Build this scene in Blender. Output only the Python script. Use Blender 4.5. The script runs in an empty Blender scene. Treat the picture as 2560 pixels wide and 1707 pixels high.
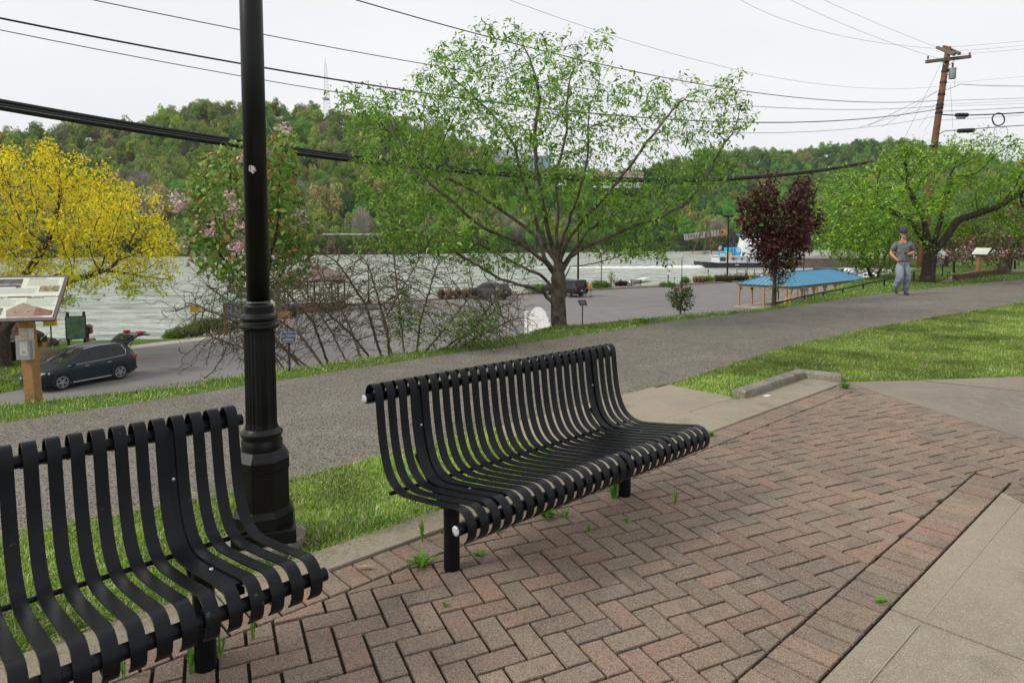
import bpy, bmesh, math, random
import numpy as np
from mathutils import Vector, Matrix, Euler
rng = np.random.default_rng(7); random.seed(7)
R = math.radians
SC = bpy.context.scene; COL = SC.collection
# ---------------------------------------------------------------- camera
F = 1657.0; PIT = R(3.76); CYP = 699.0; HC = 1.56
cam = bpy.data.cameras.new('camera'); camo = bpy.data.objects.new('camera', cam); COL.objects.link(camo)
cam.sensor_width = 36; cam.lens = F/2560*36; cam.shift_y = -(853.5-CYP)/2560
cam.clip_start = 0.05; cam.clip_end = 4000
camo.location = (0, 0, HC); camo.rotation_euler = (R(90)-PIT, 0, 0)
SC.camera = camo
SC.render.resolution_x = 1024; SC.render.resolution_y = 682
# ---------------------------------------------------------------- sky, sun, exposure
W = bpy.data.worlds.new("World"); SC.world = W; W.use_nodes = True
nt = W.node_tree; N = nt.nodes; N.clear()
SUN_EL = R(38); SUN_AZ = R(-112)      # azimuth from +Y, clockwise positive: sun on the left, a little behind the camera
sky = N.new('ShaderNodeTexSky'); sky.sky_type = 'NISHITA'; sky.sun_disc = False
sky.sun_elevation = SUN_EL; sky.sun_rotation = SUN_AZ; sky.dust_density = 6; sky.air_density = 1; sky.ozone_density = 1
hs = N.new('ShaderNodeHueSaturation'); hs.inputs['Saturation'].default_value = 0.35
mul = N.new('ShaderNodeVectorMath'); mul.operation = 'SCALE'; mul.inputs['Scale'].default_value = 1.0
tc = N.new('ShaderNodeTexCoord'); mp = N.new('ShaderNodeMapping'); mp.inputs['Scale'].default_value = (1, 1, 3.2)
nz = N.new('ShaderNodeTexNoise'); nz.inputs['Scale'].default_value = 1.6; nz.inputs['Detail'].default_value = 4
cr = N.new('ShaderNodeValToRGB'); cr.color_ramp.elements[0].position = .3; cr.color_ramp.elements[1].position = .75
cr.color_ramp.elements[0].color = (7.5, 7.8, 8.2, 1); cr.color_ramp.elements[1].color = (8.7, 8.8, 8.9, 1)
mx = N.new('ShaderNodeMix'); mx.data_type = 'RGBA'; mx.inputs[0].default_value = .93     # thick even cloud over most of the sky
bg = N.new('ShaderNodeBackground'); bg.inputs['Strength'].default_value = 0.1
wo = N.new('ShaderNodeOutputWorld')
L = nt.links.new
L(sky.outputs[0], hs.inputs['Color']); L(tc.outputs['Generated'], mp.inputs[0]); L(mp.outputs[0], nz.inputs['Vector'])
L(nz.outputs[0], cr.inputs[0]); L(hs.outputs[0], mx.inputs[6]); L(cr.outputs[0], mx.inputs[7])
L(mx.outputs[2], bg.inputs[0]); L(bg.outputs[0], wo.inputs[0])
sl = bpy.data.lights.new('sun', 'SUN'); sl.energy = 2.0; sl.angle = R(16); sl.color = (1, .93, .82)
so = bpy.data.objects.new('sun', sl); COL.objects.link(so)
sd = Vector((math.sin(SUN_AZ)*math.cos(SUN_EL), math.cos(SUN_AZ)*math.cos(SUN_EL), math.sin(SUN_EL)))
so.rotation_euler = sd.to_track_quat('Z', 'Y').to_euler(); so.location = sd*60
SC.view_settings.view_transform = 'Standard'; SC.view_settings.look = 'None'
SC.view_settings.exposure = 0.22; SC.view_settings.gamma = 1
SC.render.engine = 'CYCLES'; SC.cycles.max_bounces = 8; SC.cycles.transparent_max_bounces = 12
# ---------------------------------------------------------------- geometry helpers
def ray(x, y):
    u = (x-1280)/F; v = -(y-CYP)/F; c, s = math.cos(PIT), math.sin(PIT)
    return (u, c+v*s, -s+v*c)
def at(x, y, Y):                 # point seen at photo pixel (x,y) at forward distance Y
    d = ray(x, y); t = Y/d[1]; return Vector((d[0]*t, Y, d[2]*t+HC))
def gz(x, y, z=0.0):             # the same on the level z
    d = ray(x, y); t = (z-HC)/d[2]; return Vector((d[0]*t, d[1]*t, z))

def tag(o, label=None, cat=None, group=None, kind=None):
    if label: o['label'] = label
    if cat: o['category'] = cat
    if group: o['group'] = group
    if kind: o['kind'] = kind
    return o
def empty(name, loc=(0, 0, 0), rz=0, label=None, cat=None, group=None):
    o = bpy.data.objects.new(name, None); COL.objects.link(o); o.location = loc; o.rotation_euler = (0, 0, rz)
    o.empty_display_size = .1
    return tag(o, label, cat, group)
def link(name, me, mats, parent=None, smooth=False):
    if not isinstance(mats, (list, tuple)): mats = [mats]
    for m in mats: me.materials.append(m)
    if smooth: me.polygons.foreach_set('use_smooth', [True]*len(me.polygons))
    o = bpy.data.objects.new(name, me); COL.objects.link(o)
    if parent: o.parent = parent
    return o
class MB:
    """collects boxes, tubes, lathes and prisms as one mesh"""
    def __init__(s): s.v = []; s.f = []; s.m = []
    def add(s, vs, fs, mi=0):
        b = len(s.v); s.v += [tuple(p) for p in vs]; s.f += [tuple(b+i for i in f) for f in fs]; s.m += [mi]*len(fs); return s
    def box(s, c, d, rz=0, mi=0, M=None):
        x, y, z = d[0]/2, d[1]/2, d[2]/2
        vs = [Vector((a*x, b*y, e*z)) for e in (-1, 1) for b in (-1, 1) for a in (-1, 1)]
        if M is None: M = Matrix.Rotation(rz, 3, 'Z')
        vs = [M @ p+Vector(c) for p in vs]
        return s.add(vs, [(0, 2, 3, 1), (4, 5, 7, 6), (0, 1, 5, 4), (2, 6, 7, 3), (0, 4, 6, 2), (1, 3, 7, 5)], mi)
    def bar(s, a, b, w, h=None, mi=0, up=(0, 0, 1)):
        a, b = Vector(a), Vector(b); h = h or w; d = (b-a); l = d.length; d.normalize()
        u = Vector(up)
        if abs(d.dot(u)) > .98: u = Vector((1, 0, 0))
        x = d.cross(u).normalized(); y = x.cross(d)
        M = Matrix((x, d, y)).transposed()
        return s.box((a+b)/2, (w, l, h), M=M, mi=mi)
    def tube(s, pts, r, n=8, mi=0, cap=True, up=None):
        pts = [Vector(p) for p in pts]; rs = r if isinstance(r, (list, tuple, np.ndarray)) else [r]*len(pts)
        b = len(s.v); ref = None
        for i, p in enumerate(pts):
            d = (pts[min(i+1, len(pts)-1)]-pts[max(i-1, 0)]).normalized()
            if ref is None:
                ref = Vector((0, 0, 1)) if abs(d.z) < .9 else Vector((1, 0, 0))
            ref = ref-d*ref.dot(d)
            if ref.length < 1e-4: ref = Vector((1, 0, 0))-d*d.x
            ref.normalize(); x = d.cross(ref)
            for k in range(n):
                a = 2*math.pi*k/n; s.v.append(tuple(p+(x*math.cos(a)+ref*math.sin(a))*rs[i]))
        for i in range(len(pts)-1):
            for k in range(n):
                k2 = (k+1) % n; s.f.append((b+i*n+k, b+i*n+k2, b+(i+1)*n+k2, b+(i+1)*n+k)); s.m.append(mi)
        if cap:
            s.f.append(tuple(b+k for k in range(n))[::-1]); s.m.append(mi)
            e = b+(len(pts)-1)*n; s.f.append(tuple(e+k for k in range(n))); s.m.append(mi)
        return s
    def lathe(s, c, prof, n=24, mi=0, M=None, flute=0):
        b = len(s.v); c = Vector(c)
        for r, z in prof:
            for k in range(n):
                a = 2*math.pi*k/n
                rr = r*(1-(flute if (k % 2) else 0))
                p = Vector((rr*math.cos(a), rr*math.sin(a), z))
                s.v.append(tuple((M @ p if M else p)+c))
        for i in range(len(prof)-1):
            for k in range(n):
                k2 = (k+1) % n; s.f.append((b+i*n+k, b+i*n+k2, b+(i+1)*n+k2, b+(i+1)*n+k)); s.m.append(mi)
        s.f.append(tuple(b+k for k in range(n))[::-1]); s.m.append(mi)
        e = b+(len(prof)-1)*n; s.f.append(tuple(e+k for k in range(n))); s.m.append(mi)
        return s
    def prism(s, poly, z0, z1, mi=0):
        n = len(poly); 
        vs = [(p[0], p[1], z0) for p in poly]+[(p[0], p[1], z1) for p in poly]
        return s.add(vs, [tuple(range(n))[::-1], tuple(range(n, 2*n))]+[(i, (i+1) % n, n+(i+1) % n, n+i) for i in range(n)], mi)
    def build(s, name, mats, parent=None, smooth=False, bev=0, sub=0):
        me = bpy.data.meshes.new(name); me.from_pydata(s.v, [], s.f); me.update()
        if isinstance(mats, (list, tuple)) and len(mats) > 1: pass
        o = link(name, me, mats, parent, smooth)
        if len(me.polygons) == len(s.m): me.polygons.foreach_set('material_index', s.m)
        if bev:
            m = o.modifiers.new('bevel', 'BEVEL'); m.width = bev; m.segments = 2; m.limit_method = 'ANGLE'; m.angle_limit = R(35)
        if sub:
            m = o.modifiers.new('sub', 'SUBSURF'); m.levels = sub; m.render_levels = sub
        return o
def npmesh(name, V, Fc, mats, parent=None, col=None, smooth=False):
    """numpy mesh, faces all with the same vertex count; col = per-vertex colours"""
    me = bpy.data.meshes.new(name); n = len(V); k = Fc.shape[1]; m = len(Fc)
    me.vertices.add(n); me.vertices.foreach_set('co', np.ascontiguousarray(V, dtype=np.float32).ravel())
    me.loops.add(m*k); me.loops.foreach_set('vertex_index', np.ascontiguousarray(Fc, dtype=np.int32).ravel())
    me.polygons.add(m); me.polygons.foreach_set('loop_start', np.arange(0, m*k, k, dtype=np.int32))
    me.polygons.foreach_set('loop_total', np.full(m, k, dtype=np.int32))
    me.update(calc_edges=True)
    if col is not None:
        a = me.color_attributes.new('tint', 'FLOAT_COLOR', 'POINT')
        c = np.ones((n, 4), np.float32); c[:, :3] = col; a.data.foreach_set('color', c.ravel())
    return link(name, me, mats, parent, smooth)
# ---------------------------------------------------------------- materials
def mat(name, col, rough=.6, metal=0, spec=.5, noise=None, bump=None, attr=False, trans=0, speck=None, coat=0, coord='Object', var=None):
    """noise=(scale, colour2, detail, lo, hi); bump=(scale, strength, dist); speck=(scale, colour, amount)"""
    m = bpy.data.materials.new(name); m.use_nodes = True; t = m.node_tree; n = t.nodes; l = t.links.new
    b = n['Principled BSDF']; b.inputs['Roughness'].default_value = rough; b.inputs['Metallic'].default_value = metal
    b.inputs['Specular IOR Level'].default_value = spec; b.inputs['Coat Weight'].default_value = coat
    tc = n.new('ShaderNodeTexCoord'); cur = None
    if attr:
        a = n.new('ShaderNodeAttribute'); a.attribute_name = 'tint'; cur = a.outputs['Color']
    def mixin(fac, c2, cur):
        x = n.new('ShaderNodeMix'); x.data_type = 'RGBA'; l(fac, x.inputs[0])
        if cur is None: x.inputs[6].default_value = (*col, 1)
        else: l(cur, x.inputs[6])
        x.inputs[7].default_value = (*c2, 1); return x.outputs[2]
    def noi(sc, det=5):
        z = n.new('ShaderNodeTexNoise'); z.inputs['Scale'].default_value = sc; z.inputs['Detail'].default_value = det
        l(tc.outputs[coord], z.inputs['Vector']); return z.outputs[0]
    for nz in ([noise] if noise and not isinstance(noise[0], tuple) else (noise or [])):
        sc, c2, det, lo, hi = nz
        r = n.new('ShaderNodeMapRange'); r.inputs[1].default_value = lo; r.inputs[2].default_value = hi
        l(noi(sc, det), r.inputs[0]); cur = mixin(r.outputs[0], c2, cur)
    for sp in ([speck] if speck and not isinstance(speck[0], tuple) else (speck or [])):
        sc, c2, am = sp
        v = n.new('ShaderNodeTexVoronoi'); v.inputs['Scale'].default_value = sc; l(tc.outputs[coord], v.inputs['Vector'])
        sx = n.new('ShaderNodeSeparateColor'); l(v.outputs['Color'], sx.inputs[0])
        r = n.new('ShaderNodeMapRange'); r.inputs[1].default_value = 1-am; r.inputs[2].default_value = 1.02-am+.05
        l(sx.outputs[0], r.inputs[0]); cur = mixin(r.outputs[0], c2, cur)
    if cur is None: b.inputs['Base Color'].default_value = (*col, 1)
    else: l(cur, b.inputs['Base Color'])
    for bp in ([bump] if bump and not isinstance(bump[0], tuple) else (bump or [])):
        sc, st, di = bp
        u = n.new('ShaderNodeBump'); u.inputs['Strength'].default_value = st; u.inputs['Distance'].default_value = di
        l(noi(sc, 6), u.inputs['Height'])
        if b.inputs['Normal'].is_linked: l(b.inputs['Normal'].links[0].from_socket, u.inputs['Normal'])
        l(u.outputs[0], b.inputs['Normal'])
    if trans:
        o = n['Material Output']; tr = n.new('ShaderNodeBsdfTranslucent'); ms = n.new('ShaderNodeMixShader'); ms.inputs[0].default_value = trans
        if cur is None: tr.inputs[0].default_value = (*col, 1)
        else: l(cur, tr.inputs[0])
        l(b.outputs[0], ms.inputs[1]); l(tr.outputs[0], ms.inputs[2]); l(ms.outputs[0], o.inputs[0])
    return m
M = {}
M['bench'] = mat('bench_paint', (.0045, .0052, .0068), .34, spec=.20, noise=((9, (.007, .008, .011), 4, .4, .7), (160, (.02, .023, .028), 2, .72, .8), (38, (.05, .055, .06), 7, .685, .74)), bump=(350, .06, .002))
M['black'] = mat('black_paint', (.004, .004, .0045), .36, spec=.28, noise=(6, (.008, .0085, .009), 3, .4, .75), bump=(120, .05, .002))
M['black_matt'] = mat('black_matt', (.012, .012, .013), .6, noise=(5, (.03, .03, .03), 3, .45, .8))
M['steel'] = mat('galvanised', (.55, .56, .57), .35, metal=.8, noise=(40, (.35, .36, .38), 3, .4, .7))
M['capw'] = mat('white_cap', (.50, .51, .52), .45, noise=(60, (.3, .31, .33), 4, .45, .65))
M['path'] = mat('path_asphalt', (.245, .220, .185), .95, spec=.1, noise=((.35, (.185, .166, .140), 4, .35, .7), (2.2, (.31, .28, .24), 4, .5, .8), (.9, (.15, .134, .115), 6, .60, .72)), speck=((120, (.34, .315, .275), .22), (170, (.03, .028, .026), .30), (330, (.48, .45, .41), .05)), bump=((130, 1.0, .012), (35, .3, .01)))
M['lot'] = mat('lot_asphalt', (.185, .173, .166), .85, spec=.3, noise=((.08, (.14, .13, .126), 5, .35, .7), (.6, (.21, .198, .19), 4, .45, .8)), speck=(60, (.2, .195, .19), .15), bump=(60, .3, .01))
M['conc'] = mat('concrete', (.315, .268, .195), .9, spec=.25, noise=((1.1, (.225, .190, .135), 6, .36, .70), (7, (.315, .28, .225), 4, .5, .75), (2.4, (.13, .115, .09), 6, .60, .78)), speck=((420, (.19, .165, .13), .22), (380, (.40, .36, .30), .20)), bump=((220, .45, .004), (8, .15, .01)))
M['conc2'] = mat('walk_concrete', (.27, .23, .178), .9, spec=.25, noise=((.9, (.17, .148, .12), 5, .35, .7), (9, (.27, .24, .195), 4, .5, .75)), speck=((420, (.16, .14, .115), .22), (380, (.34, .30, .25), .18)), bump=((220, .45, .004),))
M['conc_old'] = mat('old_concrete', (.22, .20, .155), .95, noise=((5, (.12, .11, .085), 5, .4, .65), (18, (.3, .28, .24), 4, .5, .8)), speck=(120, (.36, .33, .28), .12), bump=(40, .8, .01))
M['dirt'] = mat('joint_soil', (.032, .027, .019), 1, spec=.05, noise=(9, (.030, .042, .012), 4, .5, .68), bump=(60, 1, .01))
M['wood'] = mat('post_wood', (.36, .19, .07), .75, noise=((3, (.24, .12, .045), 5, .35, .7), (40, (.42, .24, .10), 3, .5, .8)), bump=(60, .3, .004))
M['oldwood'] = mat('pole_wood', (.16, .075, .038), .9, noise=((4, (.09, .045, .028), 6, .4, .7), (30, (.26, .14, .08), 3, .55, .8)), bump=(30, .5, .01))
M['greywood'] = mat('grey_wood', (.17, .145, .11), .9, noise=(8, (.09, .078, .06), 5, .4, .7), bump=(50, .5, .01))
M['brownwood'] = mat('brown_wood', (.115, .055, .035), .8, noise=(8, (.07, .035, .022), 5, .4, .7))
M['bark'] = mat('bark', (.15, .118, .09), .95, spec=.2, noise=((9, (.055, .044, .034), 6, .38, .62), (3, (.17, .15, .115), 4, .5, .75)), bump=((28, 1.0, .02), (90, .4, .006)))
M['bark_dark'] = mat('dark_bark', (.045, .036, .030), .95, spec=.2, noise=(9, (.085, .07, .055), 6, .45, .7), bump=(30, .8, .02))
M['bark_mossy'] = mat('mossy_bark', (.125, .095, .070), .95, spec=.2, noise=((3, (.12, .12, .065), 4, .5, .7), (14, (.05, .04, .03), 4, .5, .7)), bump=(40, .7, .01))
M['leaf'] = mat('leaf', (.1, .2, .03), .5, spec=.35, attr=True, trans=.36)
M['leaf_far'] = mat('far_leaf', (.1, .2, .03), .8, spec=.1, attr=True, trans=.25)
M['grass'] = mat('grass_blade', (.1, .2, .03), .7, spec=.2, attr=True, trans=.35)
M['turf'] = mat('turf', (.075, .095, .026), .95, spec=.1, noise=((.5, (.065, .105, .022), 5, .35, .65), (3, (.12, .12, .045), 5, .5, .75), (.12, (.06, .075, .025), 4, .4, .7)), bump=((14, .9, .05), (60, .8, .03)))
M['glass'] = mat('dark_glass', (.006, .009, .011), .06, spec=.42)
M['tyre'] = mat('tyre', (.012, .012, .012), .8)
M['rim'] = mat('rim', (.45, .46, .48), .3, metal=.7)
M['chrome'] = mat('chrome', (.7, .71, .73), .18, metal=1)
M['red'] = mat('red_lens', (.45, .012, .012), .25, coat=.4)
M['orange'] = mat('orange_lens', (.7, .12, .02), .3)
M['lens'] = mat('clear_lens', (.6, .63, .65), .12, spec=.8)
M['white'] = mat('white_paint', (.78, .78, .76), .5, noise=(5, (.62, .62, .6), 4, .45, .75))
M['yellow'] = mat('yellow_sign', (.78, .56, .02), .5, noise=(20, (.68, .47, .02), 3, .5, .8))
M['ink'] = mat('ink', (.03, .03, .03), .6)
M['dark_green_text'] = mat('faded_print', (.30, .36, .29), .7)
M['cable'] = mat('cable_rubber', (.008, .008, .009), .5, spec=.4, noise=(30, (.02, .02, .022), 3, .4, .7))
M['wire'] = mat('wire', (.03, .035, .04), .5)
M['skin'] = mat('skin', (.50, .23, .15), .5, noise=(22, (.40, .16, .10), 3, .45, .7))
M['rock'] = mat('rock', (.07, .045, .038), .9, noise=(3, (.12, .09, .075), 6, .4, .7), bump=(6, .8, .1))
M['stone'] = mat('pale_stone', (.28, .26, .23), .9, noise=(3, (.16, .15, .13), 6, .4, .7), bump=(6, .8, .05))
# ================================================================ SETTING
def smooth(t): t = np.clip(t, 0, 1); return t*t*(3-2*t)
def sdist(P, poly):
    """distance of points P (n,2) to polyline, positive on its left side"""
    best = np.full(len(P), 1e9); sg = np.ones(len(P))
    for a, b in zip(poly[:-1], poly[1:]):
        a = np.array(a, float); b = np.array(b, float); d = b-a; l2 = d@d
        t = np.clip(((P-a)@d)/l2, 0, 1); q = a+t[:, None]*d; r = np.hypot(*(P-q).T)
        c = d[0]*(P[:, 1]-a[1])-d[1]*(P[:, 0]-a[0])
        m = r < best-1e-9; best[m] = r[m]; sg[m] = np.sign(c[m])+(c[m] == 0)
    return best*sg
CREST = [(-60, -40), (-14, -3), (-8, 2.6), (-4.79, 6.0), (-3.84, 6.59), (-3.03, 7.39), (-1.01, 9.17), (.22, 10.62), (.72, 11.30), (1.35, 11.55), (3.33, 13.08), (5.37, 14.17), (6.77, 15.74), (8.2, 17.8), (12.9, 24.5), (17.5, 30), (34, 48), (70, 84), (160, 150)]
LOTE = [(-120, -20), (-60, 22), (-33, 41), (-24, 42), (-20.8, 42.5), (-18.6, 46), (-19.2, 54.2), (-15.3, 63), (-5.3, 71.2), (0, 74.5), (10, 81.6), (20, 87.4), (34, 97.4), (70, 125), (150, 180), (400, 330)]
FARB = [(-900, -60), (-400, 140), (-140, 250), (100, 345), (300, 424), (900, 640)]
LOTZ = -5.1; WZ = -6.3
RIDGE = np.array([(-400, 330), (-120, 315), (0, 300), (60, 303), (150, 298), (280, 292), (330, 285), (400, 272), (470, 250), (520, 243), (600, 247), (700, 250), (850, 262), (950, 285), (1100, 312), (1200, 345), (1300, 385), (1400, 410), (1550, 425), (1650, 400), (1700, 380), (1750, 358), (1850, 352), (1950, 350), (2000, 345), (2080, 330), (2150, 320), (2220, 316), (2330, 325), (2400, 345), (2560, 375), (3000, 400), (3400, 400)], float)
def shore_r(P):
    return sdist(P, FARB)
def hill(P):
    """height of the far wooded bank: P (n,2)"""
    f = sdist(P, FARB); x, y = P[:, 0], P[:, 1]
    px = 1280+F*x/np.maximum(y, 1); yt = np.interp(px, RIDGE[:, 0], RIDGE[:, 1])
    # ridge distance behind the shore: the left hill is nearer than the right one
    dr = np.interp(px, [-400, 700, 1300, 1600, 1900, 2600], [150, 170, 120, 100, 210, 230])
    yr = np.interp(px, [-400, 0, 700, 1300, 1600, 1900, 2600], [330, 370, 450, 470, 480, 600, 700])
    top = (590-yt)/F*yr+HC-13
    t = np.clip((f-14)/dr, 0, 1)
    top = top-2.0
    z = -5.0+(top+5.0)*(t**1.15*(1-.25*np.sin(np.pi*t))+.0)
    past = np.clip((f-14-dr)/200, 0, 1)
    z = z-past*30
    z = np.where(f < 14, -9+4*smooth((f+3)/9), z)
    return z
def terrain(P):
    P = np.atleast_2d(P).astype(float)
    dd = sdist(P, CREST); tb = np.clip(dd/8.0, 0, 1); z = LOTZ*(1-(1-tb)**2)
    z = np.where(dd > 0, z+.0, 0.0)
    de = sdist(P, LOTE)
    z = np.where(de > 0, LOTZ-1.6*smooth(de/8)-2.4*smooth((de-6)/20), z)
    f = sdist(P, FARB)
    z = np.where(f > -6, np.maximum(hill(P), -9), z)
    return z
def th(x, y): return float(terrain([(x, y)])[0])
# ---- ground: one sheet, polar grid about the camera out past the hills
ang = np.concatenate([np.arange(-180, -52, 6.0), np.arange(-52, 52, .45), np.arange(52, 180, 6.0)])
rad = np.concatenate([[.0], np.geomspace(.6, 1800, 250)])
A, Rr = np.meshgrid(np.radians(ang), rad[1:]); X = Rr*np.sin(A); Y = Rr*np.cos(A)
P2 = np.c_[X.ravel(), Y.ravel()]; Z = terrain(P2)
P2r = P2
bumpz = rng.normal(0, 1, len(Z))
V = np.c_[P2, Z]; na = len(ang); nr = len(rad)-1
V = np.vstack([V, [[0, 0, 0]]])
i = np.arange(nr-1)[:, None]; j = np.arange(na)[None, :]; j2 = (j+1) % na
Q = np.stack([i*na+j, i*na+j2, (i+1)*na+j2, (i+1)*na+j], -1).reshape(-1, 4)[:, ::-1]
c0 = np.stack([np.full(na, len(V)-1), np.arange(na), (np.arange(na)+1) % na, (np.arange(na)+1) % na], 1)
fd = sdist(V[:, :2], FARB); ld = sdist(V[:, :2], LOTE)
colr = np.tile([.085, .145, .030], (len(V), 1))
mud = (ld > 1.5) & (fd < 0); colr[mud] = (.13, .115, .085)
fl = fd > 0; colr[fl] = (.095, .095, .050)
M['ground'] = mat('ground', (.1, .1, .03), .95, spec=.1, attr=True, noise=((6, (.12, .15, .045), 5, .52, .8), (.4, (.08, .14, .025), 4, .5, .75)), bump=((14, .9, .05), (60, .8, .03)))
g = npmesh('ground', V, Q, M['ground'], col=colr, smooth=True); tag(g, kind='structure')
bm = bmesh.new(); bm.from_mesh(g.data); bm.verts.ensure_lookup_table()
for k in range(na): bm.faces.new((bm.verts[len(V)-1], bm.verts[(k+1) % na], bm.verts[k])).smooth = True
bmesh.ops.recalc_face_normals(bm, faces=bm.faces[:]); bm.to_mesh(g.data); bm.free()
if g.data.polygons[1000].normal.z < 0: g.data.flip_normals()
# ---- flat sheets
def sheet(name, poly, z, m, th_=None, div=0):
    mb = MB()
    if th_: mb.prism(poly, z-th_, z)
    else: mb.add([(p[0], p[1], z) for p in poly], [tuple(range(len(poly)))])
    o = mb.build(name, m)
    bm = bmesh.new(); bm.from_mesh(o.data); bmesh.ops.recalc_face_normals(bm, faces=bm.faces[:])
    if not th_:
        for f in bm.faces:
            if f.normal.z < 0: f.normal_flip()
    bmesh.ops.triangulate(bm, faces=bm.faces[:], ngon_method='EAR_CLIP'); bm.to_mesh(o.data); bm.free()
    return tag(o, kind='structure')
def jag(pts, amp, n=6, seed=1):
    r = random.Random(seed); out = []
    for a, b in zip(pts[:-1], pts[1:]):
        for k in range(n):
            t = k/n; dx, dy = b[0]-a[0], b[1]-a[1]; l = math.hypot(dx, dy); o = r.gauss(0, amp)
            out.append((a[0]+dx*t-dy/l*o, a[1]+dy*t+dx/l*o))
    out.append(pts[-1]); return out
PFAR = [(-12, -2.2), (-7, 2.5), (-4.27, 5.44), (-3.54, 6.07), (-2.79, 6.8), (-.94, 8.54), (.77, 10.04), (3.11, 12.21), (5.15, 13.57), (8.98, 17.05), (18.72, 24.2), (34, 34), (60, 48)]
PNEAR = [(-10, -5), (-6.0, 0.2), (-2.63, 3.32), (-1.64, 3.95), (-.85, 4.62), (-.42, 5.0), (1.21, 6.51), (1.67, 6.9), (3.94, 9.3), (6.05, 11.1), (12.03, 15.51), (24, 22.5), (60, 42)]
path_poly = jag(PFAR, .012, 8, 3)+jag(PNEAR, .012, 8, 4)[::-1]
sheet('path', path_poly, .008, M['path'])
SA = np.array([.742, .670]); SN = np.array([.670, -.742])
def LC(s, c): return (float(SA[0]*s+SN[0]*c), float(SA[1]*s+SN[1]*c))
# concrete: edging strip on the grass side, apron slab, pad to the path
def crect(name, s0, s1, c0, c1, z0, z1, m, bev=.006):
    mb = MB().prism([LC(s0, c0), LC(s1, c0), LC(s1, c1), LC(s0, c1)], z0, z1)
    o = mb.build(name, m, bev=bev); bm = bmesh.new(); bm.from_mesh(o.data); bmesh.ops.recalc_face_normals(bm, faces=bm.faces[:]); bm.to_mesh(o.data); bm.free()
    return tag(o, kind='structure')
for k, (a, b) in enumerate([(-3.0, -.62), (-.612, .9), (.908, 2.3), (2.308, 3.25)]):
    crect('kerb', a, b, -2.965+.006*(k % 2), -2.765, -.12, .030-.004*(k % 2), M['conc'])
crect('concrete_apron', 3.258, 5.0, -3.215, -2.765, -.12, .024, M['conc'], .008)
crect('concrete_apron', 5.008, 7.15, -3.20, -2.765, -.12, .028, M['conc'], .008)
crect('concrete_pad', 3.40, 5.58, -4.02, -3.225, -.12, .016, M['conc'])
crect('concrete_pad', 5.59, 5.80, -3.98, -3.225, -.12, .014, M['conc'])
# raised L-shaped kerb at the far end of the apron
rk = MB()
p = [np.array(q) for q in [(2.16, 6.22), (3.16, 7.17), (3.50, 6.95)]]
rk.bar((2.16, 6.22, .02), (3.20, 7.2, .02), .14, .17); rk.bar((3.10, 7.195, .0195), (3.50, 6.945, .0195), .139, .168)
rko = rk.build('raised_kerb', M['conc_old'], bev=.025); tag(rko, kind='structure')
# lower right concrete slabs with tooled edges
z0 = .022
def conc_poly(name, pts, z, m, seams=()):
    o = sheet(name, pts, z, m, th_=.12); return o
conc_poly('concrete_walk', [LC(-1, -.914), LC(2.93, -.914), LC(2.93, -.2), LC(2.2, 1.6), LC(-1, 1.6)], .020, M['conc'])
conc_poly('concrete_walk', [LC(2.942, -.914), LC(4.80, -.914), (2.955, 3.5), (3.0, 1.0), LC(2.25, 1.6), LC(2.942, -.2)], .022, M['conc'])
tr = MB()     # tooled border line in the slabs
for a, b in [((-1, -.80), (2.9, -.80)), ((2.97, -.80), (4.66, -.80))]:
    tr.bar((*LC(*a), .0225), (*LC(*b), .0245), .004, .003)
tag(tr.build('slab_border', mat('tooled_edge', (.34, .30, .235), .9)), kind='structure')
# upper right concrete walk
arc = [(3.515, 6.93), (3.93, 4.88), (4.07, 4.2), (4.49, 2.1), (4.9, 0.1), (6.8, 0.2), (9, 3), (9.5, 7.2), (5.64, 7.21), (4.27, 7.0)]
conc_poly('concrete_walk', [p for p in arc], .020, M['conc2'])
seam = MB(); seam.bar((*gz(2285+30, 958, 0).xy, .0205), (*gz(2620, 990, 0).xy, .0205), .008, .003)
tag(seam.build('slab_joint', M['dirt']), kind='structure')
# ---- pavers: real bricks over a soil bed
sheet('joint_bed', [LC(-3, -2.77), LC(7.3, -2.77), (3.50, 6.9), (3.92, 4.9), (4.05, 4.1), (4.45, 2.0), (4.8, -.5), (3.2, -1.5), LC(-3, .5)], .004, M['dirt'])
def clip(poly, a, n):     # keep the side where (p-a).n >= 0
    out = []
    for i in range(len(poly)):
        p, q = poly[i], poly[(i+1) % len(poly)]; dp = (p-a)@n; dq = (q-a)@n
        if dp >= 0: out.append(p)
        if dp*dq < 0: out.append(p+(q-p)*dp/(dp-dq))
    return out
BV = []; BF = []; BC = []
def shade(p):
    n = math.sin(p[0]*1.7+1.3)*math.sin(p[1]*1.3+.4)
    return n
BTINT = [(.195, .130, .102), (.175, .122, .097), (.165, .122, .098), (.185, .144, .114), (.16, .132, .104), (.172, .135, .106), (.20, .136, .106), (.155, .126, .102), (.148, .125, .103)]
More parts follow.
